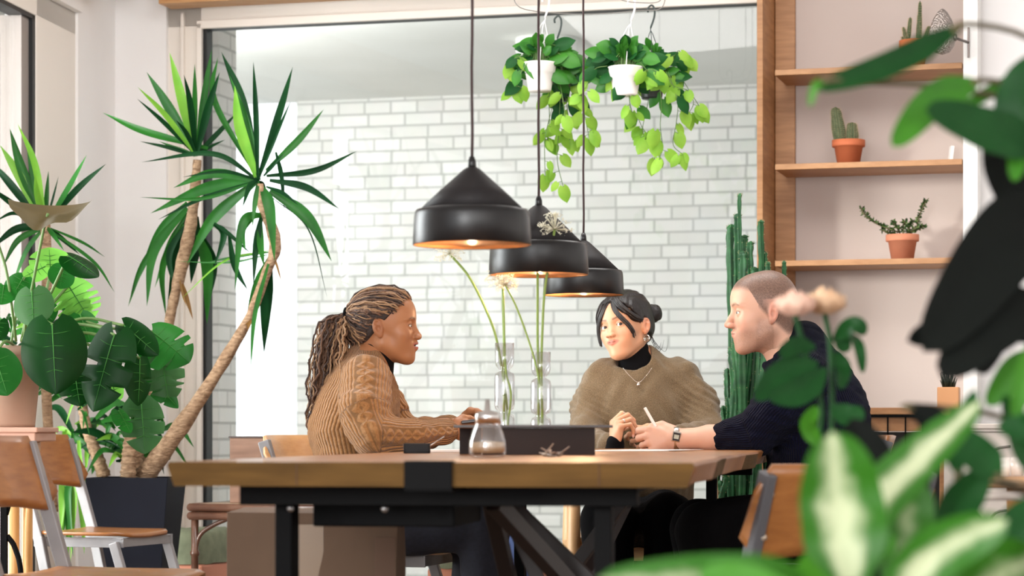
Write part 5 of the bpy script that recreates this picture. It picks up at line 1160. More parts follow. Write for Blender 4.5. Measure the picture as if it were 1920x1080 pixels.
lock([(0.056, 0.0, 0.212), (0.074, -0.028, 0.192), (0.074, -0.048, 0.166), (0.060, -0.064, 0.142), (0.03, -0.078, 0.128)], 0.006, 12, 0.008)
for k in range(7): lock([(-0.045, 0.060, 0.090), (-0.05, 0.066, 0.065), (-0.045 - 0.004 * k, 0.070 + 0.004 * k, 0.035 - 0.003 * k), (-0.03 - 0.006 * k, 0.082 + 0.006 * k, 0.020 + 0.006 * k)], 0.0011, 1, 0.006)
mb.build('fringe', hb, t2)
mb = MB(); e = F2.w(-0.004, 0.0760, 0.060); mb.lathe([(0.0105 + 0.0022 * math.cos(a), 0.0030 * math.sin(a)) for a in [2 * PI * k / 10 for k in range(11)]], e, 24, Matrix.Rotation(0.9, 3, 'Z') @ Matrix.Rotation(PI / 2, 3, 'Y')); mb.build('hoop_earring', silver, t2)
mb = MB(); ch = bez([p(1168, 690, -0.145), p(1180, 704, -0.146), p(1197, 717, -0.146), p(1212, 704, -0.146), p(1222, 690, -0.145)], 24); mb.tube(ch, 0.0008, 5); mb.build('necklace', silver, t2)
mb = MB(); mb.sphere(p(1197, 721, -0.150), 0.0058, 14, 10, (0.8, 0.5, 1.1)); mb.build('necklace_pendant', silver, t2)
# ---------------------------------------------------------------- man in navy on the right, in profile
p = XY(7.00)
t3 = thing('person', 'man with a shaved head and dark navy ribbed sweater, digital watch on his wrist', 'person', (p(1500, 900).x, 7.0, 0))
o3 = dict(skin=rgb(216, 172, 150), blush=rgb(204, 126, 108), lip=rgb(206, 150, 134), brow=rgb(86, 64, 52), buzz=rgb(72, 53, 45), beard=rgb(112, 82, 66), jaw=1.08, tip=0.1075, lips=0.9, rear=0.86, fill=1, eyeopen=0.85, nosered=0.75, brow_w=1.3)
o3['neck'] = ((-0.015, 0, 0.070), (-0.075, 0, -0.06), 0.053, 0.060)
F3 = Frame(p(1440, 660, 0.0), frame_from((-1, -0.07, -0.07)), 1.05)
wM = p(1272, 824, -0.06); HM = Frame(wM, armframe((-1, 0.0, 0.0), (0.0, -0.12, -1)), 1.04)
h3, tips3, _ = hand_fn(HM, [(58, 92, 55), (66, 95, 55), (70, 95, 55), (74, 95, 55)], mirror=-1, thumb=((0.018, 0.026, -0.006), (0.044, 0.040, -0.016), (0.070, 0.038, -0.028), (0.088, 0.026, -0.036)), spread=(2, 0, -2, -4), wrist=(-0.09, 0, 0), wr=0.028, fat=1.08)
el3 = p(1405, 820, -0.14); h3b = h3
def h3arm(q): return smin(h3(q), chainf([list(wM + Vector((0.0, 0, 0.0))), list(p(1330, 821, -0.10)), list(p(1372, 819, -0.13))], [0.0265, 0.036, 0.041], 0.01)(q), 0.02)
far_w = p(1300, 828, 0.25); HMf = Frame(far_w, armframe((-1, -0.35, 0.0), (0, -1, 0.1)), 1.04); h3f, tips3f, _ = hand_fn(HMf, [(10, 20, 15)] * 4, wrist=(-0.06, 0, 0), wr=0.028)
rest3 = [([p(1515, 985), p(1520, 880), p(1518, 770), p(1498, 702)], [0.145, 0.125, 0.145, 0.11], FX), ([p(1485, 690), p(1455, 640)], [0.052, 0.052], None),
         ([p(1500, 708, -0.165), p(1462, 762, -0.18), p(1415, 815, -0.15), p(1385, 818, -0.135), p(1340, 821, -0.10)], [0.046, 0.044, 0.04, 0.036, 0.03], None), ([p(1492, 708, 0.165), p(1455, 765, 0.20), p(1415, 815, 0.24), far_w], [0.046, 0.042, 0.038, 0.024], None),
         ([p(1515, 985, -0.10), p(1322, 995, -0.14), p(1345, 1265, -0.14), p(1300, 1315, -0.14)], [0.085, 0.060, 0.045, 0.04], None), ([p(1515, 985, 0.10), p(1310, 990, 0.14), p(1330, 1265, 0.14), p(1290, 1315, 0.14)], [0.085, 0.060, 0.045, 0.04], None)]
body(t3, F3, o3, [(h3arm, tips3, hpf(HM) + [p(1372, 819, -0.13)]), (h3f, tips3f, hpf(HMf))], rest3, skin_pale)
eyes(F3, t3, F3.w(3, 0.1, 0.10), iris_l)
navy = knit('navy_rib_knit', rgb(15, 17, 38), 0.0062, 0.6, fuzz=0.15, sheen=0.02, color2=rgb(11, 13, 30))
def ex3(d, q):
    # shawl-like ribbed collar rising at the back of the neck
    d = smin(d, capf(list(p(1508, 640)), list(p(1478, 690)), 0.060, 0.072)(q), 0.03); d = smin(d, capf(list(p(1512, 634, 0.0)), list(p(1468, 668, -0.055)), 0.026, 0.022)(q), 0.02); return smin(d, capf(list(p(1512, 634, 0.0)), list(p(1468, 668, 0.055)), 0.026, 0.022)(q), 0.02)
def cut3(d, q):
    return smax(d, -capf(list(F3.w(0.0, 0, 0.06)), list(F3.w(-0.052, 0, -0.02)), 0.056, 0.056)(q), 0.008)
garment('sweater', t3, navy, ([p(1525, 960), p(1530, 880), p(1532, 785), p(1512, 712)], [0.165, 0.178, 0.192, 0.135]),
        [([p(1500, 708, -0.165), p(1462, 762, -0.18), p(1415, 815, -0.15), p(1385, 818, -0.135), p(1358, 819, -0.12)], [0.082, 0.074, 0.062, 0.054, 0.044]),
         ([p(1492, 708, 0.165), p(1455, 765, 0.20), p(1415, 815, 0.24), p(1360, 822, 0.25)], [0.080, 0.070, 0.056, 0.044])], k=0.045, tflat=FX, extra=ex3, cut=cut3, fold=0.008, seed=4, h=0.0042)
trousers('trousers', blackt, [([p(1515, 985), p(1520, 930)], [0.160, 0.15], FX), ([p(1515, 985, -0.10), p(1325, 998, -0.14), p(1345, 1255, -0.14)], [0.110, 0.085, 0.065], None), ([p(1515, 985, 0.10), p(1312, 992, 0.14), p(1330, 1255, 0.14)], [0.110, 0.085, 0.065], None)], t3, sd=3)
shoes(t3, [((p(1345, 0, -0.14).x, 6.86, 0), (-1, 0, 0)), ((p(1330, 0, 0.14).x, 7.14, 0), (-1, 0, 0))])
# watch
wc_ = p(1268, 823, -0.06); mb = MB(); mb.lathe([(0.0305, -0.008), (0.0320, -0.007), (0.0320, 0.007), (0.0305, 0.008)], wc_, 32, Matrix.Rotation(PI / 2, 3, 'Y') @ Matrix.Rotation(0.0, 3, 'X'), 1.10, 0.92); wt = mb.build('watch_strap', silver, t3)
R_ = Matrix.Rotation(0.18, 3, 'Y') @ Matrix.Rotation(0.12, 3, 'X'); fc_ = wc_ + Vector((-0.002, -0.0315, 0.006)); mb = MB(); mb.box(fc_, (0.026, 0.006, 0.030), R_); wf = mb.build('watch_case', silver, t3, bevel=0.003)
mb = MB(); mb.box(fc_ + Vector((0, -0.0032, 0)), (0.020, 0.001, 0.024), R_); mb.build('bezel', mat('watch_black', rgb(30, 28, 34), 0.2), wf, bevel=0.0004)
mb = MB(); mb.box(fc_ + Vector((0, -0.0040, 0.0)), (0.014, 0.0008, 0.012), R_); mb.build('display', mat('lcd_grey', rgb(186, 192, 178), 0.3), wf)
cd = p(1219, 782, -0.085); mb = MB(); mb.box(cd, (0.0075, 0.030, 0.062), Matrix.Rotation(-0.52, 3, 'Y')); tag(mb.build('white_card', paper, bevel=0.001), 'small white folded card standing up in the fist of the man with the watch', 'card')
# ================================================================ plants
def leafmat(name, c1, c2, rough=0.35, tr=0.35, scale=8, stretch=(1, 1, 1), coat=0.0):
    return mat(name, c1, max(rough, 0.4), noise_scale=scale, color2=c2, stretch=stretch, translucent=tr, coat=coat, spec=0.12 if 'dark' in name or 'monstera' in name else 0.3)
yg = [leafmat('yucca_green', rgb(44, 118, 38), rgb(28, 88, 30)), leafmat('yucca_dark', rgb(20, 68, 32), rgb(16, 52, 28)), leafmat('yucca_lime', rgb(138, 196, 72), rgb(104, 172, 56)), leafmat('dead_leaf', rgb(150, 112, 62), rgb(118, 84, 44))]
bark = mat('yucca_bark', rgb(176, 146, 116), 0.9, noise_scale=40, color2=rgb(118, 90, 66), stretch=(1, 1, 2.5), bump=0.8, bump_scale=60)
def sword(mb, pts, W_, roll=0.0, fold=0.25, n=22, wprof=None):
    c = bez(pts, n); m = len(c); rows = []
    for i, q in enumerate(c):
        t = i / (m - 1); tan = (c[min(i + 1, m - 1)] - c[max(i - 1, 0)]).normalized()
        nrm = Vector((math.sin(roll) * 0.9, -math.cos(roll), 0.25 * math.sin(roll * 2))); s = tan.cross(nrm)
        if s.length < 0.05: s = tan.orthogonal()
        s.normalize(); f = s.cross(tan).normalized()
        w = W_ / 2 * ((0.42 + 0.58 * min(1, t / 0.35)) * (1 - max(0, (t - 0.45) / 0.55) ** 1.6)) if wprof is None else W_ / 2 * wprof(t)
        rows.append([q - s * w + f * w * fold, q - s * w * 0.5 + f * w * fold * 0.35, q, q + s * w * 0.5 + f * w * fold * 0.35, q + s * w + f * w * fold])
    mb.grid(rows)
def crown(mb, base, d, leaves, rng, s=1.0):
    for L_ in leaves:
        (tip, mid, w, ci) = L_[:4]; b = L_[4] if len(L_) > 4 else base
        dz = rng.uniform(-0.22, 0.22); mm = 0.45
        q0 = P(b[0] + rng.uniform(-2, 2), b[1], d); q1 = P(mid[0], mid[1], d + dz * 0.55); q2 = P(tip[0], tip[1], d + dz)
        mb.cur = ci; sword(mb, [q0, q1, q2], w * d / FP * s, rng.uniform(-0.5, 0.5))
t = thing('yucca_plant', 'large yucca with two bare trunks and leaf crowns in a dark square planter', 'plant', (P(256, HOR, 8.75).x, 8.75, 0.60))
rng = random.Random(3); mb = MB()
D1 = 8.78
crownA = [((318, 98), (340, 180), 19, 2), ((275, 135), (320, 205), 22, 0), ((258, 163), (310, 215), 11, 2), ((257, 185), (310, 232), 9, 1), ((192, 211), (270, 246), 14, 0, (390, 278)), ((345, 140), (357, 200), 13, 1), ((397, 92), (383, 180), 13, 0), ((412, 135), (390, 205), 15, 1), ((262, 265), (320, 278), 8, 1), ((298, 265), (340, 282), 9, 0), ((422, 262), (395, 275), 6, 1), ((446, 210), (408, 250), 10, 1), ((365, 120), (366, 190), 12, 0), ((330, 225), (350, 250), 9, 1)]
crown(mb, (367, 292), D1, crownA, rng)
lowA = [((258, 528), (300, 435), 16, 0, (352, 380)), ((275, 575), (290, 470), 18, 0, (352, 390)), ((240, 575), (272, 490), 12, 0, (345, 400)), ((314, 578), (335, 470), 23, 1, (355, 400)), ((311, 595), (305, 500), 13, 0, (345, 420)), ((358, 532), (366, 460), 24, 1, (366, 405)), ((388, 608), (388, 500), 24, 0, (372, 440)), ((335, 560), (318, 480), 14, 1, (350, 420)), ((290, 540), (318, 460), 12, 0, (350, 400)), ((395, 560), (402, 490), 13, 1, (372, 430)), ((362, 600), (350, 560), 9, 3, (338, 525)), ((350, 575), (343, 550), 8, 3, (336, 520))]
crown(mb, (355, 400), D1, lowA, rng)
D2 = 8.55
crownB = [((415, 97), (452, 190), 21, 1), ((408, 107), (402, 190), 13, 0), ((440, 160), (450, 240), 21, 2), ((475, 115), (480, 210), 11, 1), ((549, 125), (525, 210), 16, 1), ((607, 205), (560, 262), 14, 0, (500, 320)), ((670, 283), (590, 320), 12, 1, (500, 330)), ((638, 393), (575, 352), 14, 1, (505, 338)), ((622, 490), (575, 408), 25, 0, (505, 358)), ((614, 560), (578, 430), 3, 1, (510, 370)), ((265, 304), (400, 289), 11, 1), ((325, 352), (400, 325), 18, 0), ((262, 370), (380, 372), 7, 0), ((282, 400), (390, 352), 22, 0), ((296, 412), (380, 372), 8, 1), ((515, 490), (505, 390), 22, 0, (490, 350)), ((455, 388), (468, 350), 11, 1), ((350, 497), (400, 410), 22, 0), ((533, 395), (528, 330), 9, 1, (518, 285)), ((532, 288), (512, 310), 7, 1, (495, 330)), ((473, 425), (478, 380), 10, 0), ((192 + 150, 262 + 70), (420, 322), 7, 1), ((560, 385), (530, 362), 8, 1, (500, 350)), ((545, 190), (515, 260), 8, 1), ((500, 370), (492, 345), 10, 1), ((430, 140), (462, 230), 14, 0)]
crown(mb, (485, 338), D2, crownB, rng)
lowB = [((495, 662), (500, 560), 25, 1, (508, 490)), ((458, 630), (480, 540), 15, 0, (505, 480)), ((470, 690), (478, 590), 9, 0, (506, 490)), ((440, 545), (455, 420), 17, 0, (492, 402)), ((475, 535), (480, 460), 13, 1, (492, 400)), ((402, 500), (420, 440), 14, 1, (400, 420)), ((465, 545), (440, 500), 12, 1, (430, 440)), ((340, 560), (420, 490), 4, 2, (505, 470)), ((470, 475), (430, 440), 9, 1, (402, 418)), ((495, 500), (488, 460), 14, 0, (490, 410)), ((440, 665), (455, 625), 12, 3, (470, 600)), ((375, 495), (440, 482), 5, 0, (510, 472)), ((330, 490), (430, 492), 4, 0, (500, 478)), ((528, 530), (520, 500), 5, 3, (514, 480)), ((460, 470), (455, 430), 13, 0, (480, 405))]
crown(mb, (508, 480), D2, lowB, rng)
low = []
for i in range(60):   # young shoots filling the foot of the plant
    bx = rng.uniform(120, 330); by = rng.uniform(760, 880); a_ = rng.uniform(-2.6, -0.4); L_ = rng.uniform(50, 120); tx = bx + L_ * math.cos(a_) * 1.0; ty = by + L_ * math.sin(a_) * 0.8 + rng.uniform(-10, 50)
    if rng.random() < 0.4: ty = by + rng.uniform(20, 70)
    low.append(((tx, min(ty, 890)), ((bx + tx) / 2, (by + ty) / 2 - rng.uniform(10, 30)), rng.uniform(6, 16), rng.choice([0, 0, 1, 2]), (bx, by)))
crown(mb, (230, 850), 8.9, low, rng)
mb.build('foliage', yg, t)
def trunk(pts, name='trunk'):
    path = bez([P(x, y, d) for x, y, d, w in pts], 40); ws = [w for *_, w in pts]; n_ = len(path); rr = []
    for i in range(n_):
        u = i / (n_ - 1) * (len(ws) - 1); k = min(int(u), len(ws) - 2); r = (ws[k] * (1 - u + k) + ws[k + 1] * (u - k)) / 2 * 8.7 / FP; rr.append(r * (1 + 0.07 * math.sin(i * 2.1) + 0.05 * math.sin(i * 5.3)))
    mb = MB(); mb.tube(path, rr, 14); mb.build(name, bark, t)
trunk([(370, 300, D1, 16), (366, 350, D1, 20), (358, 420, D1, 22), (345, 480, D1, 26), (330, 545, D1, 20), (318, 600, D1, 18), (305, 690, D1, 20), (265, 800, D1, 26), (250, 892, D1, 32)])
trunk([(487, 345, D2, 13), (492, 385, D2, 18), (507, 420, D2, 24), (516, 465, D2, 22), (500, 510, 8.57, 18), (470, 590, 8.6, 18), (430, 660, 8.65, 22), (380, 740, 8.7, 26), (325, 820, 8.72, 34), (270, 895, 8.75, 42)])
trunk([(152, 745, 8.95, 18), (162, 800, 8.9, 20), (180, 850, 8.85, 24), (196, 895, 8.85, 26)]); trunk([(250, 800, 8.7, 24), (243, 840, 8.7, 26), (240, 895, 8.7, 30)]); trunk([(262, 845, 8.85, 30), (260, 895, 8.85, 34)])
# square dark planter
t = thing('square_planter', 'tall tapered charcoal planter holding the yucca beside the window', 'planter', (P(256, HOR, 8.75).x, 8.75, 0))
pc_ = P(256, HOR, 8.75); zt = CAMZ - (896 - HOR) / FP * 8.6; slate = mat('charcoal_planter', rgb(25, 27, 37), 0.7, spec=0.15, noise_scale=3, color2=rgb(20, 22, 31)); slate_l = slate
pr = Matrix.Rotation(-0.09, 3, 'Z'); mb = MB()
def ring4(h, z): return [pc_.xy.to_3d() + Z * z + pr @ Vector((x * h, y * h, 0)) for x, y in ((-1, -1), (1, -1), (1, 1), (-1, 1))]
mb.grid([ring4(0.092, 0.0), ring4(0.150, zt), ring4(0.141, zt), ring4(0.138, zt - 0.03)], False, closed=True); mb.add(ring4(0.092, 0.0), [(3, 2, 1, 0)], False); mb.build('body', slate, t, bevel=0.002)
mb = MB(); mb.add(ring4(0.139, zt - 0.028), [(0, 1, 2, 3)], False); mb.build('soil', mat('soil', rgb(62, 46, 36), 0.95, noise_scale=60, bump=0.6, bump_scale=60), t)
# -------- far left yucca crown, in a pot of its own
t = thing('yucca_plant', 'young yucca with an upright crown at the far left behind the monstera', 'plant', (P(85, HOR, 8.45).x, 8.45, 0))
rng = random.Random(11); mb = MB()
crownC = [((0, 272), (35, 330), 19, 2), ((18, 240), (42, 320), 19, 0), ((33, 232), (66, 310), 13, 2), ((-20, 300), (20, 345), 16, 1), ((-20, 350), (20, 380), 12, 1), ((65, 325), (70, 370), 14, 2), ((91, 320), (88, 370), 11, 0), ((163, 290), (130, 350), 11, 0), ((199, 307), (145, 355), 13, 1), ((-15, 465), (30, 430), 15, 1), ((5, 500), (35, 450), 12, 0), ((150, 478), (115, 446), 10, 1), ((197, 482), (155, 455), 6, 0), ((215, 548), (175, 490), 7, 0), ((-10, 415), (30, 400), 8, 1), ((50, 265), (62, 330), 10, 0), ((110, 330), (98, 380), 9, 1), ((120, 470), (100, 440), 9, 0), ((20, 545), (50, 470), 10, 0)]
crown(mb, (85, 425), 8.45, crownC, rng)
for i in range(40):
    bx = rng.uniform(20, 120); a_ = rng.uniform(-2.8, -0.3); L_ = rng.uniform(60, 150); by = rng.uniform(620, 760); tx = bx + L_ * math.cos(a_); ty = by + L_ * math.sin(a_) * 0.6 + 30
    crown(mb, (bx, by), 8.55, [((tx, ty), ((bx + tx) / 2, (by + ty) / 2 - 25), rng.uniform(8, 16), rng.choice([0, 0, 2, 1]))], rng)
for i in range(14):
    bx = rng.uniform(100, 160); crown(mb, (bx, rng.uniform(800, 900)), 8.8, [((bx + rng.uniform(-12, 12), rng.uniform(980, 1060)), (bx + rng.uniform(-8, 8), 930), rng.uniform(9, 16), rng.choice([0, 2, 2]))], rng)
mb.build('foliage', yg, t)
mb = MB(); mb.tube(bez([P(85, 420, 8.45), P(88, 520, 8.47), P(84, 640, 8.5), P(88, 760, 8.5), P(100, 960, 8.5)], 30), 0.018, 12); mb.build('trunk', bark, t)
b = P(100, HOR, 8.5); mb = MB(); mb.lathe([(0, 0.0), (0.12, 0.0), (0.15, 0.26), (0.14, 0.26), (0.13, 0.22), (0, 0.22)], (b.x, b.y, 0), 32); mb.build('pot', mat('white_pot', rgb(232, 230, 226), 0.5), t)
# -------- broad leaves
def blade(mb, base, tip, nrm, wid, splits=0, cup=0.12, droop=0.10, rng=random, cord=0.16, wavy=0.0, n=36, seed=0, prof=None):
    """heart-shaped leaf from base to tip; nrm = upper side"""
    base = Vector(base); tip = Vector(tip); ax = tip - base; L_ = ax.length; ax.normalize(); nrm = Vector(nrm); nrm = (nrm - ax * nrm.dot(ax)).normalized(); sd = ax.cross(nrm)
    rows = []; rr = random.Random(seed); slots = []
    for s in (-1, 1):
        for k in range(splits): slots.append((s, 0.24 + 0.56 * (k + rr.uniform(0.2, 0.6)) / max(1, splits), rr.uniform(0.018, 0.034), rr.uniform(0.35, 0.6)))
    halves = []
    for s in (-1, 1):
        vs_rows = []
        for i in range(n + 1):
            t_ = i / n; y0 = t_
            w = (0.30 + 0.70 * math.sqrt(max(0, 1 - (1 - t_ / 0.36) ** 2)) if t_ < 0.36 else math.cos((t_ - 0.36) / 0.64 * PI / 2) ** (1.15 if n < 20 else 0.8)) if prof is None else prof(t_)
            w = max(w, 0.0) * wid / 2
            w *= 1.0 if prof else 1.0
            for (ss, tc_, tw, dp) in slots:
                if ss == s and abs(t_ - tc_) < tw: w *= dp
            row = []
            for j in range(7):
                f = j / 6; back = -cord * L_ * (f ** 1.3) * (1 - t_) ** 3 * (1 if prof is None else 0.3); fwd = 0.26 * L_ * f * t_ * (1 - t_) * 2 * (0.5 if prof is None else 1)
                q = base + ax * (t_ * L_ + back + fwd) + sd * s * w * f + nrm * (-cup * w * f * f * 2 * (1 if cup > 0 else 1) - droop * L_ * t_ * t_ + wavy * wid * math.sin(t_ * 16 + s) * f * 0.1)
                row.append(q)
            vs_rows.append(row)
        mb.grid(vs_rows)
    if n > 20:
        k_ = mb.cur; mb.cur = 5; mb.tube([base + ax * (L_ * i / 12) + nrm * (0.0012 - droop * L_ * (i / 12) ** 2) for i in range(12)], [0.0022 * (1 - i / 14) for i in range(12)], 6)
        for s in (-1, 1):
            for q_ in range(4):
                t_ = 0.14 + 0.17 * q_; w = wid / 2 * (0.92 - 0.12 * q_) * 0.8; mb.tube([base + ax * (L_ * t_ - cord * L_ * (f ** 1.3) * (1 - t_) ** 3 + 0.26 * L_ * f * t_ * (1 - t_)) + sd * s * w * f + nrm * (0.0008 - cup * w * f * f * 2 - droop * L_ * t_ * t_) for f in (0, 0.25, 0.5, 0.75, 1.0)], [0.0010, 0.0009, 0.0008, 0.0006, 0.0003], 4)
        mb.cur = k_
mg = [leafmat('monstera_dark', rgb(6, 62, 10), rgb(2, 40, 7), 0.4, 0.12, 3, coat=0), leafmat('monstera_green', rgb(36, 110, 36), rgb(22, 78, 26), 0.28, 0.35, 3), leafmat('monstera_lime', rgb(122, 188, 78), rgb(92, 160, 58), 0.35, 0.5, 3), leafmat('monstera_grey', rgb(70, 110, 66), rgb(40, 82, 42), 0.35, 0.25, 3, coat=0), leafmat('leaf_underside_brown', rgb(98, 82, 50), rgb(70, 64, 38), 0.35, 0.2, 5), leafmat('monstera_vein', rgb(70, 130, 60), rgb(50, 110, 44), 0.5, 0.1, 5)]
stemm = mat('leaf_stalk', rgb(92, 122, 62), 0.5)
t = thing('monstera_plant', 'monstera with large split leaves growing from the pinkish pot at the left', 'plant', (P(25, HOR, 7.35).x, 7.35, 0.82))
mb = MB(); DM = 7.3
ml = [  # base px, tip px, width px, material, splits, depth, normal
    ((98, 608), (104, 738), 124, 0, 0, 7.12, (0.1, -1, 0.2)), ((215, 628), (170, 770), 104, 0, 2, 7.20, (-0.2, -1, 0.3)), ((285, 622), (356, 676), 112, 1, 2, 7.45, (0.3, -0.9, 0.6)),
    ((232, 610), (296, 664), 54, 0, 0, 7.3, (-0.3, -1, 0.5)), ((262, 672), (262, 760), 60, 0, 1, 7.35, (0.8, -1, 0.2)), ((300, 655), (318, 755), 84, 3, 3, 7.5, (0.3, -1, 0.4)), ((272, 700), (335, 762), 44, 1, 2, 7.5, (0.2, -1, 0.6)),
    ((265, 755), (272, 850), 84, 3, 2, 7.6, (0.2, -1, 0.3)), ((218, 745), (205, 700), 36, 2, 0, 7.5, (0, -1, 0.2)), ((222, 770), (246, 810), 40, 1, 1, 7.5, (0.8, -0.8, 0)),
    ((60, 545), (62, 612), 78, 3, 0, 7.2, (-0.1, -0.8, 0.6)), ((128, 535), (170, 600), 92, 2, 4, 7.5, (0.2, -1, 0.5)), ((95, 510), (92, 465), 80, 2, 1, 7.55, (0.1, -0.9, 0.2)), ((128, 480), (186, 515), 62, 0, 0, 7.3, (0, -0.5, 0.9)),
    ((120, 500), (112, 540), 52, 1, 0, 7.4, (0.4, -0.9, 0.1)), ((45, 520), (20, 560), 60, 1, 0, 7.4, (0, -1, 0.3)), ((8, 535), (2, 570), 50, 1, 0, 7.3, (0, -1, 0.3)), ((-10, 665), (14, 740), 84, 1, 0, 6.95, (0.2, -1, 0.2)),
    ((150, 590), (170, 640), 60, 1, 1, 7.4, (0.3, -1, 0.4)), ((140, 700), (150, 760), 70, 0, 2, 7.3, (0.2, -1, 0.2)), ((85, 500), (40, 520), 40, 2, 0, 7.5, (0, -1, 0.4)), ((155, 560), (120, 590), 50, 1, 1, 7.5, (0, -1, 0.3)), ((0, 600), (-10, 640), 40, 0, 0, 7.2, (0, -1, 0.2)),
    ((110, 545), (135, 575), 50, 2, 1, 7.6, (0, -1, 0.2)), ((70, 580), (100, 600), 60, 1, 1, 7.5, (0, -1, 0.3))]
for i, (b_, t_, w_, c_, sp_, d_, nn) in enumerate(ml):
    mb.cur = c_; q0 = P(*b_, d_); q1 = P(*t_, d_ - 0.03); blade(mb, q0, q1, nn, w_ * d_ / FP, sp_, cup=0.14, droop=0.08, seed=i)
# the big upper leaf seen from its edge
mb.cur = 4; q0 = P(88, 392, 7.28); q1 = P(186, 398, 7.15)
c_ = P(90, 392, 7.25); rows = []
for i in range(17):
    u = i / 16 * 2 - 1; rows.append([])
    for j in range(9):
        v = j / 8 * 2 - 1; r_ = math.sqrt(max(0, 1 - u * u)); x = c_.x + 0.007 + 0.128 * u; y = c_.y + 0.10 * v * r_; zz = c_.z + 0.020 - 0.085 * (1 - u * u) ** 0.8 * (1 - (0.5 + 0.5 * v)) ** 1.1 + 0.012 * math.sin(u * 7) * (v < 0) * (1 - u * u) + 0.01 * u * u
        rows[-1].append(Vector((x, y, zz)))
mb.grid(rows)
mb.build('foliage', mg, t)
stalks = [[(40, 640, 7.35), (60, 540, 7.3), (82, 430, 7.25), (90, 400, 7.25)], [(30, 640, 7.35), (20, 560, 7.3), (10, 500, 7.3), (-10, 440, 7.3)], [(40, 640, 7.35), (70, 600, 7.25), (98, 608, 7.12)], [(60, 640, 7.35), (120, 610, 7.3), (180, 612, 7.25), (215, 628, 7.2)], [(60, 640, 7.35), (130, 600, 7.4), (200, 614, 7.4), (285, 622, 7.45)], [(60, 650, 7.35), (150, 640, 7.35), (220, 690, 7.4), (265, 755, 7.6)], [(45, 645, 7.35), (50, 590, 7.25), (60, 545, 7.2)], [(50, 645, 7.35), (90, 580, 7.45), (128, 535, 7.5)], [(50, 645, 7.35), (80, 570, 7.4), (95, 510, 7.5)], [(50, 645, 7.35), (100, 540, 7.35), (128, 480, 7.3)], [(30, 650, 7.3), (10, 640, 7.1), (-10, 665, 6.95)], [(60, 640, 7.35), (150, 598, 7.35), (232, 610, 7.3)], [(60, 640, 7.35), (170, 625, 7.35), (262, 672, 7.35)], [(20, 650, 7.35), (30, 590, 7.4), (45, 520, 7.4)]]
mb = MB()
for s_ in stalks: mb.tube(bez([P(*q) for q in s_], 20), 0.0045, 8)
mb.build('stem', stemm, t)
c = P(22, 650, 7.35); zb = 0.8145; zt = c.z + 0.0
t = thing('flower_pot', 'large pale terracotta pot of the monstera on the pink stand', 'pot', (c.x - 0.03, c.y, zb))
mb = MB(); Rt = 0.122; H_ = zt - zb; mb.lathe([(0, 0), (Rt * 0.80, 0), (Rt * 0.82, 0.01), (Rt * 0.985, H_ - 0.03), (Rt * 1.03, H_ - 0.028), (Rt * 1.04, H_), (Rt * 0.95, H_), (Rt * 0.93, H_ - 0.03), (0, H_ - 0.03)], (c.x - 0.03, c.y, zb), 48)
mb.build('body', mat('pale_terracotta', rgb(188, 158, 138), 0.75, noise_scale=6, color2=rgb(176, 144, 124)), t)
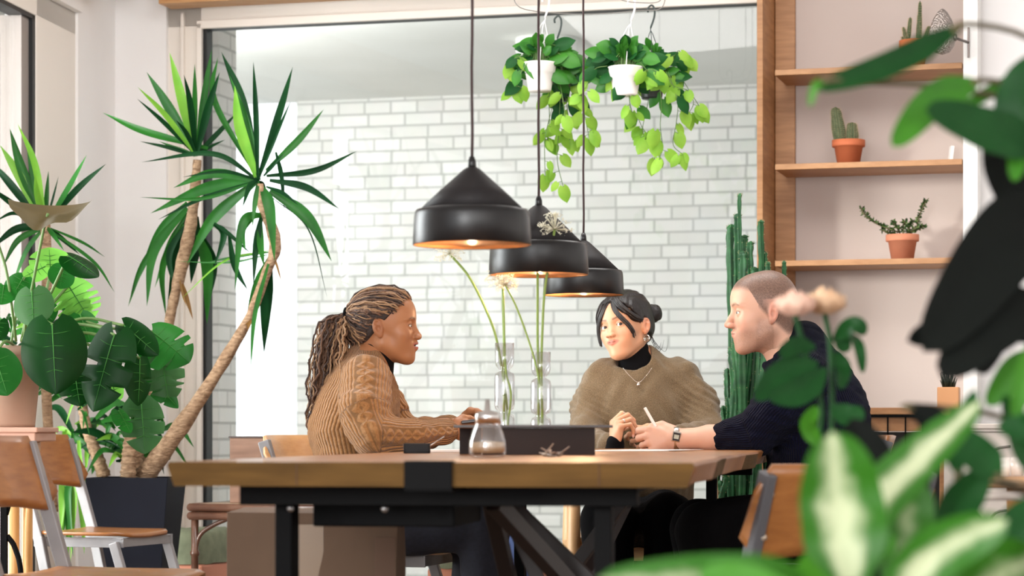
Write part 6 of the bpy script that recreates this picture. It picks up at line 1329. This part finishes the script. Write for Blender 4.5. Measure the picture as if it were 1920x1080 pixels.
# -------- hanging pothos
pg = [leafmat('pothos_green', rgb(70, 138, 44), rgb(44, 108, 36), 0.35, 0.35, 12), leafmat('pothos_lime', rgb(170, 212, 84), rgb(134, 190, 62), 0.4, 0.5, 12), leafmat('pothos_dark', rgb(34, 88, 40), rgb(24, 68, 32), 0.3, 0.25, 12)]
def pothos(label, px, py0, py1, wpx, d, potmat, vines, dens, seed, hookpx, hookm, group=None, rod=0):
    rng = random.Random(seed); c0 = P(px, py0, d); c1 = P(px, py1, d); R = wpx / 2 * d / FP; H_ = c0.z - c1.z
    t = thing('hanging_pothos', label, 'plant', (c0.x, c0.y, c1.z), 0, group)
    mb = MB(); mb.lathe([(0, 0), (R * 0.66, 0), (R * 0.70, 0.006), (R * 0.86, H_ * 0.62), (R * 0.95, H_ * 0.66), (R * 1.0, H_ * 0.96), (R * 1.05, H_), (R * 0.94, H_), (R * 0.9, H_ * 0.8), (0, H_ * 0.8)], (c0.x, c0.y, c1.z), 36); mb.build('pot', potmat, t)
    hk = P(hookpx[0], hookpx[1], d); mb = MB()
    top = Vector((hk.x, hk.y, hk.z))
    for a_ in (0.5, 2.6, 4.7): mb.tube(bez([c0 + Vector((math.cos(a_) * R, math.sin(a_) * R, -0.002)), (c0 + Vector((math.cos(a_) * R * .5, math.sin(a_) * R * .5, 0))).lerp(top, 0.55), top - Z * 0.075, top - Z * 0.06], 10), 0.0014, 6)
    mb.tube(bez([top - Z * 0.065, top - Z * 0.03 + Vector((0.012, 0, 0)), top + Vector((0.014, 0, 0.0)), top + Vector((0.004, 0, 0.016)), top + Vector((-0.010, 0, 0.004)), top + Vector((-0.009, 0, -0.010))], 20), 0.0035, 8); mb.build('hanger', hookm, t)
    mb = MB(); sv = MB()
    def lf(q, L_, ci, dr):
        dr = Vector(dr).normalized(); mb.cur = ci; blade(mb, q, q + dr * L_, (rng.uniform(-0.5, 0.5), -1, rng.uniform(0.0, 0.8)), L_ * rng.uniform(0.62, 0.85), 0, cup=0.1, droop=0.12, n=9, seed=seed)
    for i in range(dens):
        a_ = rng.uniform(0, 2 * PI); fr_ = math.sin(a_) < -0.15 and abs(math.cos(a_)) < 0.85; r_ = R * (rng.uniform(0.2, 0.85) if fr_ else rng.uniform(0.2, 1.45)); hgt = (rng.uniform(0.45, 1.0) if fr_ else rng.uniform(-0.2, 1.0)) * 0.09; q = c0 + Vector((math.cos(a_) * r_, math.sin(a_) * r_, hgt - 0.03 * (r_ / R)))
        sv.tube(bez([c0 + Vector((math.cos(a_) * R * .3, math.sin(a_) * R * .3, -0.02)), (c0 + q) / 2 + Z * 0.03, q], 6), 0.0012, 5)
        lf(q, rng.uniform(0.05, 0.08) * (0.7 if fr_ else 1), rng.choice([0, 0, 2, 2, 0]), (math.cos(a_) * 1.0, math.sin(a_) * 0.6, rng.uniform(0.0, 0.9) if fr_ else rng.uniform(-0.9, 0.3)))
    for v_ in vines:
        pts = [c0 + Vector(((v_[0][0] - px) * d / FP * 0.6, -R * 0.5, 0.0))] + [P(x, y, d + rng.uniform(-0.10, 0.06)) for x, y in v_]; cv = bez(pts, 8 * len(pts)); sv.tube(cv, 0.0014, 5); nL = len(cv)
        for k in range(2, nL, 2):
            if rng.random() < 0.62: continue
            w_ = k / nL; s_ = rng.choice([-1, 1]); q = cv[k]; o_ = Vector((s_ * rng.uniform(0.008, 0.022), rng.uniform(-0.015, 0.015), -0.006)); sv.tube([q, q + o_], 0.001, 5); lf(q + o_, rng.uniform(0.045, 0.075) * (1.0 - 0.2 * w_), 1 if (w_ > 0.40 or rng.random() < 0.25) else rng.choice([0, 2]), (s_ * rng.uniform(0.1, 1.1), rng.uniform(-0.3, 0.3), -1))
        lf(cv[-1], 0.06, 1, (rng.uniform(-0.6, 0.6), 0, -1))
    mb.build('foliage', pg, t); sv.build('stem', stemm, t)
whitep = mat('white_plastic_pot', rgb(236, 230, 226), 0.4); blackp = mat('black_plastic_pot', rgb(40, 42, 44), 0.4)
hw = mat('white_hook', rgb(236, 232, 230), 0.4); hb_ = mat('dark_green_hook', rgb(40, 52, 50), 0.4)
pothos('trailing pothos in a black pot, leftmost dark hook, behind the left white pot', 1048, 140, 190, 52, 8.75, blackp, [[(1035, 200), (1022, 260), (1022, 330)], [(1050, 190), (1048, 240), (1045, 300), (1056, 350)], [(1070, 170), (1090, 195), (1100, 235), (1105, 262)], [(1030, 180), (1030, 225), (1026, 262)], [(1062, 190), (1066, 225), (1068, 262)]], 46, 31, (1045, 38), hb_)
pothos('pothos in a white pot hanging furthest left on a white hook', 1012, 118, 172, 62, 8.55, whitep, [[(975, 140), (968, 165)], [(1048, 150), (1056, 190), (1060, 220)], [(970, 105), (958, 125)]], 54, 32, (1022, -2), hw)
pothos('pothos in a black pot hanging furthest right with long lime trailing vines', 1222, 133, 186, 56, 8.65, blackp, [[(1195, 200), (1200, 230), (1222, 270), (1228, 300)], [(1262, 160), (1290, 170), (1312, 200)], [(1240, 195), (1238, 235), (1242, 275), (1236, 300)], [(1270, 190), (1268, 230), (1262, 270), (1280, 290)], [(1280, 150), (1300, 190), (1290, 215)], [(1215, 190), (1205, 240), (1210, 262)], [(1258, 120), (1272, 95), (1280, 110)]], 52, 33, (1220, 18), hb_)
pothos('pothos in a white pot on a white hook, in the middle of the hanging row', 1173, 126, 180, 64, 8.45, whitep, [[(1115, 130), (1100, 160), (1090, 180)], [(1160, 140), (1170, 165), (1180, 160)], [(1205, 135), (1222, 130), (1245, 145)], [(1180, 185), (1185, 210)]], 62, 34, (1183, 4), hw)
mb = MB(); w0 = P(968, 16, 8.6); 
for pts in ([P(960, -20, 8.6), P(975, 14, 8.58), P(1045, 25, 8.7), P(1120, 26, 8.6), P(1200, 20, 8.6), P(1240, 15, 8.6), P(1250, -20, 8.6)], [P(1150, -18, 8.45), P(1166, 0, 8.45), P(1200, 5, 8.45), P(1235, 3, 8.5), P(1245, -18, 8.5)]):
    mb.tube(bez(pts, 40), 0.0018, 6)
for px, d in ((960, 8.6), (1250, 8.6), (1150, 8.45), (1245, 8.5), (1022, 8.55)): q = P(px, -16, d); mb.tube([q, (q.x, q.y, 3.0)], 0.0015, 6)
tag(mb.build('ceiling_wire', mat('wire', rgb(120, 116, 112), 0.4)), 'thin wire strung from the ceiling carrying the hanging plants', 'wire')
# -------- columnar cactus behind the man
cg_ = leafmat('cactus_green', rgb(44, 98, 54), rgb(22, 62, 36), 0.45, 0.05, 14, (1, 1, 2)); rim_ = mat('cactus_rib_edge', rgb(150, 150, 110), 0.7)
t = thing('columnar_cactus', 'tall clustered columnar cactus standing behind the man by the window', 'plant', (P(1405, HOR, 8.2).x, 8.2, 0.0))
rng = random.Random(21); mb = MB()
cs = [(1388, 362, 7, 1), (1372, 420, 11, 0), (1384, 400, 12, 0), (1396, 440, 13, 0), (1408, 452, 12, 0), (1427, 412, 9, 0), (1432, 470, 8, 0), (1378, 470, 12, 0), (1392, 470, 14, 0), (1414, 500, 12, 0), (1440, 490, 7, 0), (1470, 488, 7, 0), (1402, 520, 13, 0), (1388, 560, 14, 0), (1372, 650, 10, 0), (1364, 690, 9, 0), (1356, 760, 9, 0), (1418, 560, 12, 0), (1430, 560, 12, 0), (1382, 640, 12, 0), (1398, 600, 12, 0), (1366, 745, 10, 0), (1444, 560, 12, 0), (1350, 900, 10, 0), (1362, 870, 10, 0)]
for i, (x, y, w, sp_) in enumerate(cs):
    d = 8.2 + rng.uniform(-0.10, 0.12); bx = 1400 + (x - 1400) * (0.9 if y > 500 else 0.55) + rng.uniform(-12, 12) - 8; R = w / 2 * d / FP * 1.25
    pts = [P(bx, 1010, d), P(bx + (x - bx) * 0.3 + rng.uniform(-5, 5), y + (1010 - y) * 0.6, d), P(x + rng.uniform(-4, 4), y + (1010 - y) * 0.22, d), P(x + rng.uniform(-3, 3), y + 22, d), P(x, y, d)]
    cv = bez(pts, 40); m = len(cv); rows = []; tw = rng.uniform(0, 2)
    for k, q in enumerate(cv):
        f = min(1, (m - 1 - k) / 3.0); row = []; seg = 1 + 0.12 * math.sin(k * 1.3 + i)
        for j in range(24):
            a_ = 2 * PI * j / 24; r_ = R * (0.62 + 0.46 * max(0, math.cos(2.0 * (a_ + tw + k * 0.02))) ** 2 if False else 0.60 + 0.48 * abs(math.cos(2 * (a_ + tw + k * 0.03))) ** 3) * seg * (0.15 + 0.85 * math.sqrt(f)); row.append(q + Vector((math.cos(a_) * r_, math.sin(a_) * r_, 0)))
        rows.append(row)
    mb.cur = 0; mb.grid(rows, closed=True)
    mb.cur = 1
    for k in range(3, m, 2):
        for j in range(4):
            a_ = -tw - k * 0.03 + j * PI / 2; q = cv[k] + Vector((math.cos(a_), math.sin(a_), 0)) * R * 1.03 * (1 if k < m - 3 else 0.7); mb.add([q, q + Vector((math.cos(a_) * 0.004, -0.001, 0.003)), q + Vector((0, -0.001, 0.004))], [(0, 1, 2)], False)
mb.build('foliage', [cg_, rim_], t)
b = P(1400, HOR, 8.2); mb = MB(); mb.lathe([(0, 0.0), (0.13, 0.0), (0.17, 0.46), (0.16, 0.46), (0.155, 0.42), (0, 0.42)], (b.x, b.y, 0), 32); mb.build('pot', slate, t)
# -------- shelf plants
tc = mat('terracotta', rgb(190, 104, 66), 0.75, noise_scale=12, color2=rgb(176, 92, 56)); tc2 = mat('terracotta_weathered', rgb(196, 128, 98), 0.8, noise_scale=10, color2=rgb(178, 108, 80)); soil = MATS['soil']
def tpot(px, zi, wpx, hpx, label, m, name='potted_cactus'):
    c = W(px, 0.17); z = zs[zi]; d = c.y; R = wpx / 2 * d / FP; H_ = hpx * d / FP; t = thing(name, label, 'plant', (c.x, c.y, z))
    mb = MB(); mb.lathe([(0, 0.0005), (R * 0.66, 0.0005), (R * 0.86, H_ * 0.74), (R * 0.98, H_ * 0.74), (R, H_ * 0.78), (R, H_), (R * 0.9, H_), (R * 0.86, H_ * 0.9), (0, H_ * 0.9)], (c.x, c.y, z), 36); mb.build('pot', m, t, bevel=0)
    mb = MB(); mb.lathe([(R * 0.88, H_ * 0.88), (R * 0.5, H_ * 0.93), (0, H_ * 0.94)], (c.x, c.y, z), 20); mb.build('soil', soil, t)
    return t, c, z + H_ * 0.92, d / FP
cact = leafmat('cactus_olive', rgb(96, 104, 74), rgb(68, 78, 52), 0.7, 0.0, 60, (1, 1, 1)); spine = mat('spines', rgb(186, 164, 128), 0.7)
def column_cactus(mbs, base, h, r, lean=0.0, ribs=14, seed=0, sp=True):
    mb, ms = mbs; rows = []; rng = random.Random(seed); n_ = 18
    for k in range(n_ + 1):
        f = k / n_; rr = r * (0.8 + 0.2 * math.sin(PI * min(1, f * 1.4))) * math.sqrt(max(0.0, 1 - max(0, (f - 0.8) / 0.2) ** 2)) ; q = base + Vector((lean * f * h, 0, h * f))
        rows.append([q + Vector((math.cos(a_), math.sin(a_), 0)) * rr * (1 + 0.09 * math.cos(ribs * a_)) for a_ in [2 * PI * j / 56 for j in range(56)]])
        if sp and k < n_:
            for j in range(ribs):
                a_ = 2 * PI * j / ribs; o_ = q + Vector((math.cos(a_), math.sin(a_), 0)) * rr * 1.08
                for _ in range(3): v = Vector((math.cos(a_) + rng.uniform(-.8, .8), math.sin(a_) + rng.uniform(-.8, .8), rng.uniform(-.6, 1))).normalized() * 0.006; ms.add([o_, o_ + v, o_ + Vector((0, 0, 0.0012))], [(0, 1, 2)], False)
    mb.grid(rows, closed=True)
t, c, z, s = tpot(1591, 1, 62, 48, 'two stubby ribbed cacti in a terracotta pot on the middle board', tc)
mb, ms = MB(), MB(); column_cactus((mb, ms), Vector((c.x - 0.030, c.y, z - 0.005)), 0.138, 0.0235, -0.14, seed=1); column_cactus((mb, ms), Vector((c.x + 0.012, c.y - 0.006, z - 0.005)), 0.080, 0.0225, 0.0, seed=2)
mb.build('cactus_body', cact, t); ms.build('spines', spine, t)
mb = MB()
for i in range(10): mb.tube([(c.x + 0.04 + 0.002 * i, c.y - 0.02 + 0.004 * i, z), (c.x + 0.045 + 0.0015 * i, c.y - 0.02 + 0.004 * i, z + 0.008)], 0.0018, 5)
mb.build('pebbles', soil, t)
t, c, z, s = tpot(1714, 0, 56, 54, 'branching finger cactus in an orange terracotta pot on the top board', mat('terracotta_orange', rgb(206, 112, 68), 0.7))
mb, ms = MB(), MB(); s = c.y / FP
for (x0, y0, x1, y1, w) in ((1700, 62, 1694, 30, 7), (1702, 62, 1707, 12, 8), (1722, 60, 1724, 0, 9), (1724, 58, 1725, -22, 8), (1732, 56, 1742, 22, 8), (1726, 60, 1738, 50, 8), (1698, 58, 1692, 44, 7)):
    b = Vector((c.x + (x0 - 1714) * s, c.y, z - 0.004)); column_cactus((mb, ms), b, max(0.02, (y0 - y1) * s * 1.02), w / 2 * s, (x1 - x0) / max(1, y0 - y1), 8, x0, True)
mb.build('cactus_body', leafmat('cactus_moss', rgb(88, 100, 70), rgb(64, 76, 48), 0.7, 0.0, 60), t); ms.build('spines', spine, t)
t, c, z, s = tpot(1692, 2, 62, 49, 'bushy green succulent with two long arms in a weathered pot on the lowest board', tc2, 'potted_succulent')
sg = [leafmat('jade_green', rgb(62, 92, 46), rgb(42, 68, 34), 0.4, 0.1, 20), leafmat('jade_light', rgb(110, 134, 72), rgb(84, 112, 54), 0.4, 0.15, 20)]
mb, st_ = MB(), MB(); rng = random.Random(4); s = c.y / FP
def spx(x, y, dy=0): return Vector((c.x + (x - 1692) * s, c.y + dy, CAMZ - (y - HOR) * s))
for pts, n_ in (([(1684, 436), (1660, 428), (1640, 418), (1622, 405), (1612, 390)], 120), ([(1700, 436), (1716, 428), (1722, 410), (1728, 392), (1735, 378)], 130), ([(1688, 438), (1680, 425), (1672, 416)], 60), ([(1692, 438), (1694, 424), (1696, 416)], 60), ([(1700, 438), (1706, 424), (1712, 414)], 60), ([(1684, 440), (1662, 436), (1652, 430)], 50), ([(1702, 438), (1722, 430), (1732, 424)], 60)):
    cv = bez([spx(x, y, rng.uniform(-0.02, 0.01)) for x, y in pts], 40); st_.tube(cv, 0.003, 6)
    for k in range(n_):
        q = cv[rng.randrange(2, len(cv))]; v = Vector((rng.uniform(-1, 1), rng.uniform(-1, 1), rng.uniform(-0.3, 1.2))).normalized(); L_ = rng.uniform(0.010, 0.020); mb.cur = rng.choice([0, 0, 1]); w_ = v.orthogonal().normalized() * L_ * 0.26; mb.add([q, q + v * L_ * .55 + w_, q + v * L_, q + v * L_ * .55 - w_, q + v * L_ * 0.5 + v.cross(w_)*0.5], [(0, 1, 4), (1, 2, 4), (2, 3, 4), (3, 0, 4)], True)
mb.build('foliage', sg, t); st_.build('stem', mat('twig', rgb(92, 84, 56), 0.8), t)
q = Wz(1783, 297, 0.10); mb = MB(); mb.box((q.x, q.y, zs[1] + 0.035), (0.012, 0.04, 0.07), Matrix.Rotation(0.12, 3, 'Y')); tag(mb.build('white_card_holder', whitepaint, bevel=0.001), 'small white upright card at the right end of the middle board', 'card')
# -------- foreground plants on the right, out of focus
t = thing('dieffenbachia_plant', 'blurred plant with large pale variegated leaves in the lower right foreground', 'plant', (P(1700, HOR, 2.6).x, 2.6, 0))
vm = bpy.data.materials.new('variegated_leaf'); vm.use_nodes = True; nt = vm.node_tree; n = nt.nodes; L = nt.links; b = n['Principled BSDF']; b.inputs['Roughness'].default_value = 0.4
at = n.new('ShaderNodeAttribute'); at.attribute_name = 'Col'; nz = n.new('ShaderNodeTexNoise'); nz.inputs['Scale'].default_value = 28; nz.inputs['Detail'].default_value = 3; tcn = n.new('ShaderNodeTexCoord'); L.new(tcn.outputs['Object'], nz.inputs['Vector'])
ad = n.new('ShaderNodeMath'); ad.operation = 'ADD'; sb = n.new('ShaderNodeMath'); sb.operation = 'MULTIPLY_ADD'; sb.inputs[1].default_value = 1.1; sb.inputs[2].default_value = -0.5; L.new(nz.outputs['Fac'], sb.inputs[0]); L.new(at.outputs['Fac'], ad.inputs[0]); L.new(sb.outputs[0], ad.inputs[1])
rp = n.new('ShaderNodeValToRGB'); rp.color_ramp.elements[0].position = 0.30; rp.color_ramp.elements[0].color = (*rgb(44, 102, 20), 1); rp.color_ramp.elements[1].position = 0.85; rp.color_ramp.elements[1].color = (*rgb(192, 202, 164), 1); L.new(ad.outputs[0], rp.inputs[0]); L.new(rp.outputs[0], b.inputs['Base Color'])
tr = n.new('ShaderNodeBsdfTranslucent'); ms_ = n.new('ShaderNodeMixShader'); ms_.inputs[0].default_value = 0.35; L.new(rp.outputs[0], tr.inputs[0]); L.new(b.outputs[0], ms_.inputs[1]); L.new(tr.outputs[0], ms_.inputs[2]); L.new(ms_.outputs[0], n['Material Output'].inputs[0])
def vleaf(name, parent, base, mid, tip, wid, roll, m, varieg=1.0, n_=26):
    """long oval leaf with its own pale middle"""
    cv = bez([base, mid, tip], n_); k_ = len(cv); vs = []; fs = []; cols = []
    for i, q in enumerate(cv):
        t_ = i / (k_ - 1); tan = (cv[min(i + 1, k_ - 1)] - cv[max(i - 1, 0)]).normalized(); nrm = Vector((math.sin(roll), -math.cos(roll), 0.2)); s = tan.cross(nrm).normalized(); f = s.cross(tan)
        w = wid / 2 * min(1, (t_ / 0.32)) ** 0.7 * math.sqrt(max(0.0, 1 - max(0, (t_ - 0.45) / 0.55) ** 2.3))
        for j in range(9):
            u = j / 4 - 1; vs.append(q + s * w * u + f * w * (0.22 * abs(u) - 0.03 * math.sin(t_ * 22) * abs(u))); cols.append(max(0, 1 - abs(u) * 1.25) * varieg * (1 - 0.4 * t_))
    for i in range(k_ - 1):
        for j in range(8): a_ = i * 9 + j; fs.append((a_, a_ + 1, a_ + 10, a_ + 9))
    me = bpy.data.meshes.new(name); me.from_pydata([tuple(v) for v in vs], [], fs); me.polygons.foreach_set('use_smooth', [True] * len(fs)); ca = me.color_attributes.new('Col', 'FLOAT_COLOR', 'POINT'); ca.data.foreach_set('color', np.repeat(np.array(cols, np.float32)[:, None], 4, 1).ravel()); return link_mesh(name, me, m, parent)
dgm = leafmat('rubber_leaf_dark', rgb(10, 14, 11), rgb(6, 9, 7), 0.75, 0.0, 4, coat=0); fgm = leafmat('fresh_green', rgb(70, 134, 36), rgb(46, 104, 28), 0.45, 0.35, 6); mgm = leafmat('mid_green_dark', rgb(30, 78, 34), rgb(16, 52, 22), 0.45, 0.2, 6)
root = P(1700, 1500, 2.6)
vl = [((1600, 1120, 2.30), (1575, 960, 2.30), (1560, 808, 2.28), 165, 0.1, vm, 1.2), ((1500, 1180, 2.2), (1440, 1090, 2.15), (1120, 1085, 2.1), 90, 0.0, vm, 0.8), ((1640, 1160, 2.35), (1600, 1000, 2.4), (1840, 750, 2.5), 110, -0.3, vm, 1.5),
      ((1640, 1200, 2.2), (1740, 1050, 2.2), (1890, 975, 2.15), 105, 0.2, vm, 1.1), ((1700, 1150, 2.5), (1690, 1020, 2.5), (1730, 905, 2.5), 110, 0.4, vm, 0.5), ((1480, 1180, 2.4), (1560, 1060, 2.35), (1680, 1010, 2.3), 100, 0.0, fgm, 0), ((1580, 1190, 2.1), (1420, 1100, 2.1), (1310, 1075, 2.1), 70, 0.2, fgm, 0),
      ((1800, 1200, 2.3), (1870, 1090, 2.3), (1960, 1040, 2.25), 150, 0.2, vm, 0.9), ((1650, 1190, 2.5), (1660, 1010, 2.55), (1640, 930, 2.6), 80, 0.5, mgm, 0), ((1750, 1190, 2.6), (1780, 980, 2.6), (1850, 880, 2.6), 90, 0.5, mgm, 0)]
for b_, m_, t_, w_, ro, mm, vg in vl: vleaf('leaf', t, P(*b_), P(*m_), P(*t_), w_ * b_[2] / FP, ro, mm, vg)
mb = MB()
for b_, m_, t_, w_, ro, mm, vg in vl: mb.tube(bez([Vector((root.x, root.y, 0.42)), (Vector((root.x, root.y, 0.5)) + P(*b_)) / 2 + Z * 0.02, P(*b_), P(*b_).lerp(P(*m_), 0.15)], 14), 0.006, 8)
mb.build('stem', fgm, t)
mb = MB(); mb.lathe([(0, 0), (0.13, 0), (0.17, 0.40), (0.16, 0.40), (0.15, 0.36), (0, 0.36)], (root.x, root.y, 0), 32); mb.build('pot', tc2, t)
# dark rubber plant and light leaves at the right edge
t = thing('rubber_plant', 'blurred dark leaved plant reaching in from the right edge', 'plant', (P(2010, HOR, 2.9).x, 2.9, 0)); r2 = P(2010, 1600, 2.9)
rl = [((1960, 470, 2.75), (1900, 440, 2.7), (1730, 660, 2.6), 150, 0.2, dgm), ((1980, 560, 2.7), (1890, 600, 2.65), (1765, 710, 2.6), 120, -0.5, dgm), ((1960, 640, 2.8), (1840, 600, 2.75), (1700, 640, 2.7), 70, 0.2, dgm), ((1960, 180, 2.9), (1890, 290, 2.8), (1925, 440, 2.75), 120, 0.3, dgm), ((1930, 480, 2.7), (1870, 560, 2.75), (1830, 700, 2.7), 120, 0.9, dgm),
      ((1960, 270, 2.7), (1860, 250, 2.65), (1735, 205, 2.6), 90, 0.6, mgm), ((1935, 330, 2.7), (1915, 200, 2.7), (1950, 100, 2.7), 100, -0.6, mgm), ((1900, 260, 2.7), (1905, 290, 2.68), (1900, 340, 2.66), 40, 0.2, fgm),
      ((1810, 45, 2.65), (1680, 115, 2.6), (1530, 168, 2.55), 50, 0.4, mgm), ((1560, 150, 2.56), (1530, 160, 2.55), (1518, 200, 2.55), 16, 0.0, fgm), ((1840, 150, 2.7), (1750, 190, 2.65), (1672, 275, 2.6), 62, 0.2, fgm), ((1960, 118, 2.8), (1870, 165, 2.75), (1790, 210, 2.7), 26, 0.3, fgm),
      ((1990, 900, 2.7), (1930, 860, 2.65), (1880, 740, 2.6), 60, 0.2, mgm), ((1980, 700, 2.8), (1910, 690, 2.8), (1850, 760, 2.8), 60, 0.4, fgm), ((1990, 620, 2.6), (1930, 680, 2.6), (1900, 790, 2.6), 50, 0.3, fgm), ((1800, 900, 2.6), (1790, 830, 2.6), (1830, 730, 2.6), 40, 0.1, mgm), ((1700, 760, 2.7), (1760, 800, 2.7), (1790, 860, 2.7), 56, 0.1, dgm), ((1880, 900, 2.6), (1830, 850, 2.6), (1740, 790, 2.6), 70, 0.0, mgm), ((1960, 1100, 2.5), (1900, 1040, 2.5), (1800, 1000, 2.5), 90, 0.3, dgm), ((2000, 1020, 2.4), (1940, 990, 2.4), (1850, 1060, 2.4), 120, 0.1, mgm), ((1960, 760, 2.5), (1920, 800, 2.5), (1870, 800, 2.5), 50, 0.4, mgm)]
rl += [((1640, 1050, 2.75), (1640, 900, 2.75), (1596, 785, 2.75), 95, 0.0, dgm), ((1760, 1050, 2.8), (1700, 920, 2.8), (1745, 800, 2.8), 85, 0.1, dgm), ((1700, 1060, 2.78), (1650, 960, 2.78), (1660, 860, 2.78), 90, 0.3, dgm)]  # dark leaf shapes standing in for a dark mass behind the plants
for b_, m_, t_, w_, ro, mm in rl: vleaf('leaf', t, P(*b_), P(*m_), P(*t_), w_ * b_[2] / FP, ro, mm, 0)
mb = MB(); mb.tube(bez([(r2.x, r2.y, 0.3), P(2000, 1100, 2.85), P(1985, 700, 2.8), P(1990, 400, 2.8), P(1985, 150, 2.8), P(1960, 40, 2.8)], 30), 0.009, 10)
for b_, m_, t_, w_, ro, mm in rl:
    y_ = b_[1]; tr_ = P(1988, min(1100, max(60, y_ + 60)), 2.82); mb.tube(bez([tr_, (tr_ + P(*b_)) / 2 + Z * 0.01, P(*b_), P(*b_).lerp(P(*m_), 0.2)], 10), 0.0035, 6)
mb.build('stem', mat('woody_stem', rgb(84, 74, 48), 0.7), t)
mb = MB(); mb.lathe([(0, 0), (0.11, 0), (0.15, 0.36), (0.14, 0.36), (0.13, 0.32), (0, 0.32)], (r2.x, r2.y, 0), 32); mb.build('pot', slate, t)
# roses
t = thing('rose_stems', 'two blurred peach roses on leafy stems in front of the man', 'flower', (P(1540, HOR, 3.3).x, 3.3, 0.55))
rose = [mat('rose_peach', rgb(238, 204, 184), 0.6, noise_scale=30, color2=rgb(228, 184, 164), translucent=0.3), mat('rose_edge', rgb(236, 206, 172), 0.6, noise_scale=30, color2=rgb(222, 182, 146), translucent=0.3)]
def bloom(c, R, m, seed):
    rng = random.Random(seed); mb = MB()
    for ly in range(6):
        r_ = R * (0.28 + 0.14 * ly); k_ = 3 + ly
        for j in range(k_):
            a0 = 2 * PI * j / k_ + ly * 0.7; rows = []
            for u in range(7):
                rows.append([])
                for v in range(7):
                    a_ = a0 + (v / 6 - 0.5) * 2 * PI / k_ * 1.5; h = u / 6; ed = 1 - abs(v / 6 - 0.5) * 0.9; rr = r_ * (0.45 + 0.6 * math.sin(h * PI * 0.62)) * (1 + 0.18 * h * (ly / 5)); rows[-1].append(c + Vector((math.cos(a_) * rr, math.sin(a_) * rr, -R * 0.75 + h * R * (1.55 - 0.10 * ly) * ed)))
            mb.grid(rows)
    mb.build('rose_bloom', m, t)
bloom(P(1491, 567, 3.3), 0.0240, rose[0], 1); bloom(P(1546, 563, 3.35), 0.0255, rose[1], 2)
mb = MB(); v0 = P(1560, HOR, 3.3)
mb.tube(bez([(v0.x, v0.y, 0.35), P(1535, 900, 3.3), P(1540, 760, 3.3), P(1510, 660, 3.3), P(1490, 588, 3.3)], 24), 0.0038, 8); mb.tube(bez([(v0.x + 0.01, v0.y, 0.35), P(1560, 900, 3.33), P(1560, 740, 3.33), P(1556, 640, 3.34), P(1546, 588, 3.35)], 24), 0.0038, 8); mb.build('stem', mgm, t)
for b_, m_, t_, w_, mm in (((1535, 680, 3.3), (1470, 700, 3.28), (1415, 750, 3.25), 62, mgm), ((1530, 650, 3.3), (1490, 650, 3.28), (1462, 668, 3.26), 42, mgm), ((1550, 690, 3.3), (1500, 735, 3.27), (1440, 745, 3.25), 60, mgm), ((1560, 640, 3.35), (1600, 610, 3.3), (1625, 625, 3.3), 40, mgm), ((1590, 620, 3.35), (1610, 650, 3.3), (1618, 700, 3.3), 26, mgm), ((1562, 660, 3.34), (1580, 690, 3.34), (1575, 730, 3.3), 36, mgm), ((1540, 840, 3.3), (1515, 800, 3.28), (1530, 760, 3.25), 40, fgm), ((1555, 760, 3.3), (1590, 780, 3.3), (1620, 770, 3.3), 50, mgm), ((1590, 600, 3.35), (1580, 640, 3.35), (1590, 660, 3.35), 40, mgm)):
    vleaf('leaf', t, P(*b_), P(*m_), P(*t_), 0.84 * w_ * b_[2] / FP, 0.1, mm, 0)
mb = MB(); mb.lathe([(0, 0.0), (0.04, 0.0), (0.055, 0.10), (0.035, 0.26), (0.04, 0.28), (0.036, 0.28), (0.030, 0.26), (0.05, 0.10), (0, 0.01)], (v0.x, v0.y, 0.32), 28); 
vt = thing('glass_vase', 'clear glass vase of the roses on a small stool in the right foreground', 'vase', (v0.x, v0.y, 0.32)); mb.build('glass_body', glass, vt)
mb = MB(); mb.lathe([(0, 0.0), (0.12, 0.0), (0.12, 0.025), (0, 0.025)], (v0.x, v0.y, 0.295), 32); st_o = thing('low_stool', 'low round wooden stool carrying the rose vase', 'stool', (v0.x, v0.y, 0)); mb.build('seat', oakh, st_o)
for a_ in (0.5, 2.6, 4.7): mb = MB(); mb.tube([(v0.x + 0.09 * math.cos(a_), v0.y + 0.09 * math.sin(a_), 0), (v0.x + 0.07 * math.cos(a_), v0.y + 0.07 * math.sin(a_), 0.3)], 0.012, 10); mb.build('leg', oakh, st_o)
# ---- repeats of one kind carry the same group
for pre, g in (('plywood_chair', 'plywood chairs with steel frames'), ('bubble_vase', 'bubble vases on the table'), ('allium_stem', 'tall flower stems in the bubble vases'), ('hanging_pothos', 'hanging pothos in a row by the window'), ('paper_sheet', 'paper sheets on the table'), ('pouf', 'sage green poufs under the window'), ('yucca_plant', 'yucca plants at the left window')):
    for o in bpy.data.objects:
        if o.parent is None and o.name.split('.')[0] == pre: o['group'] = g
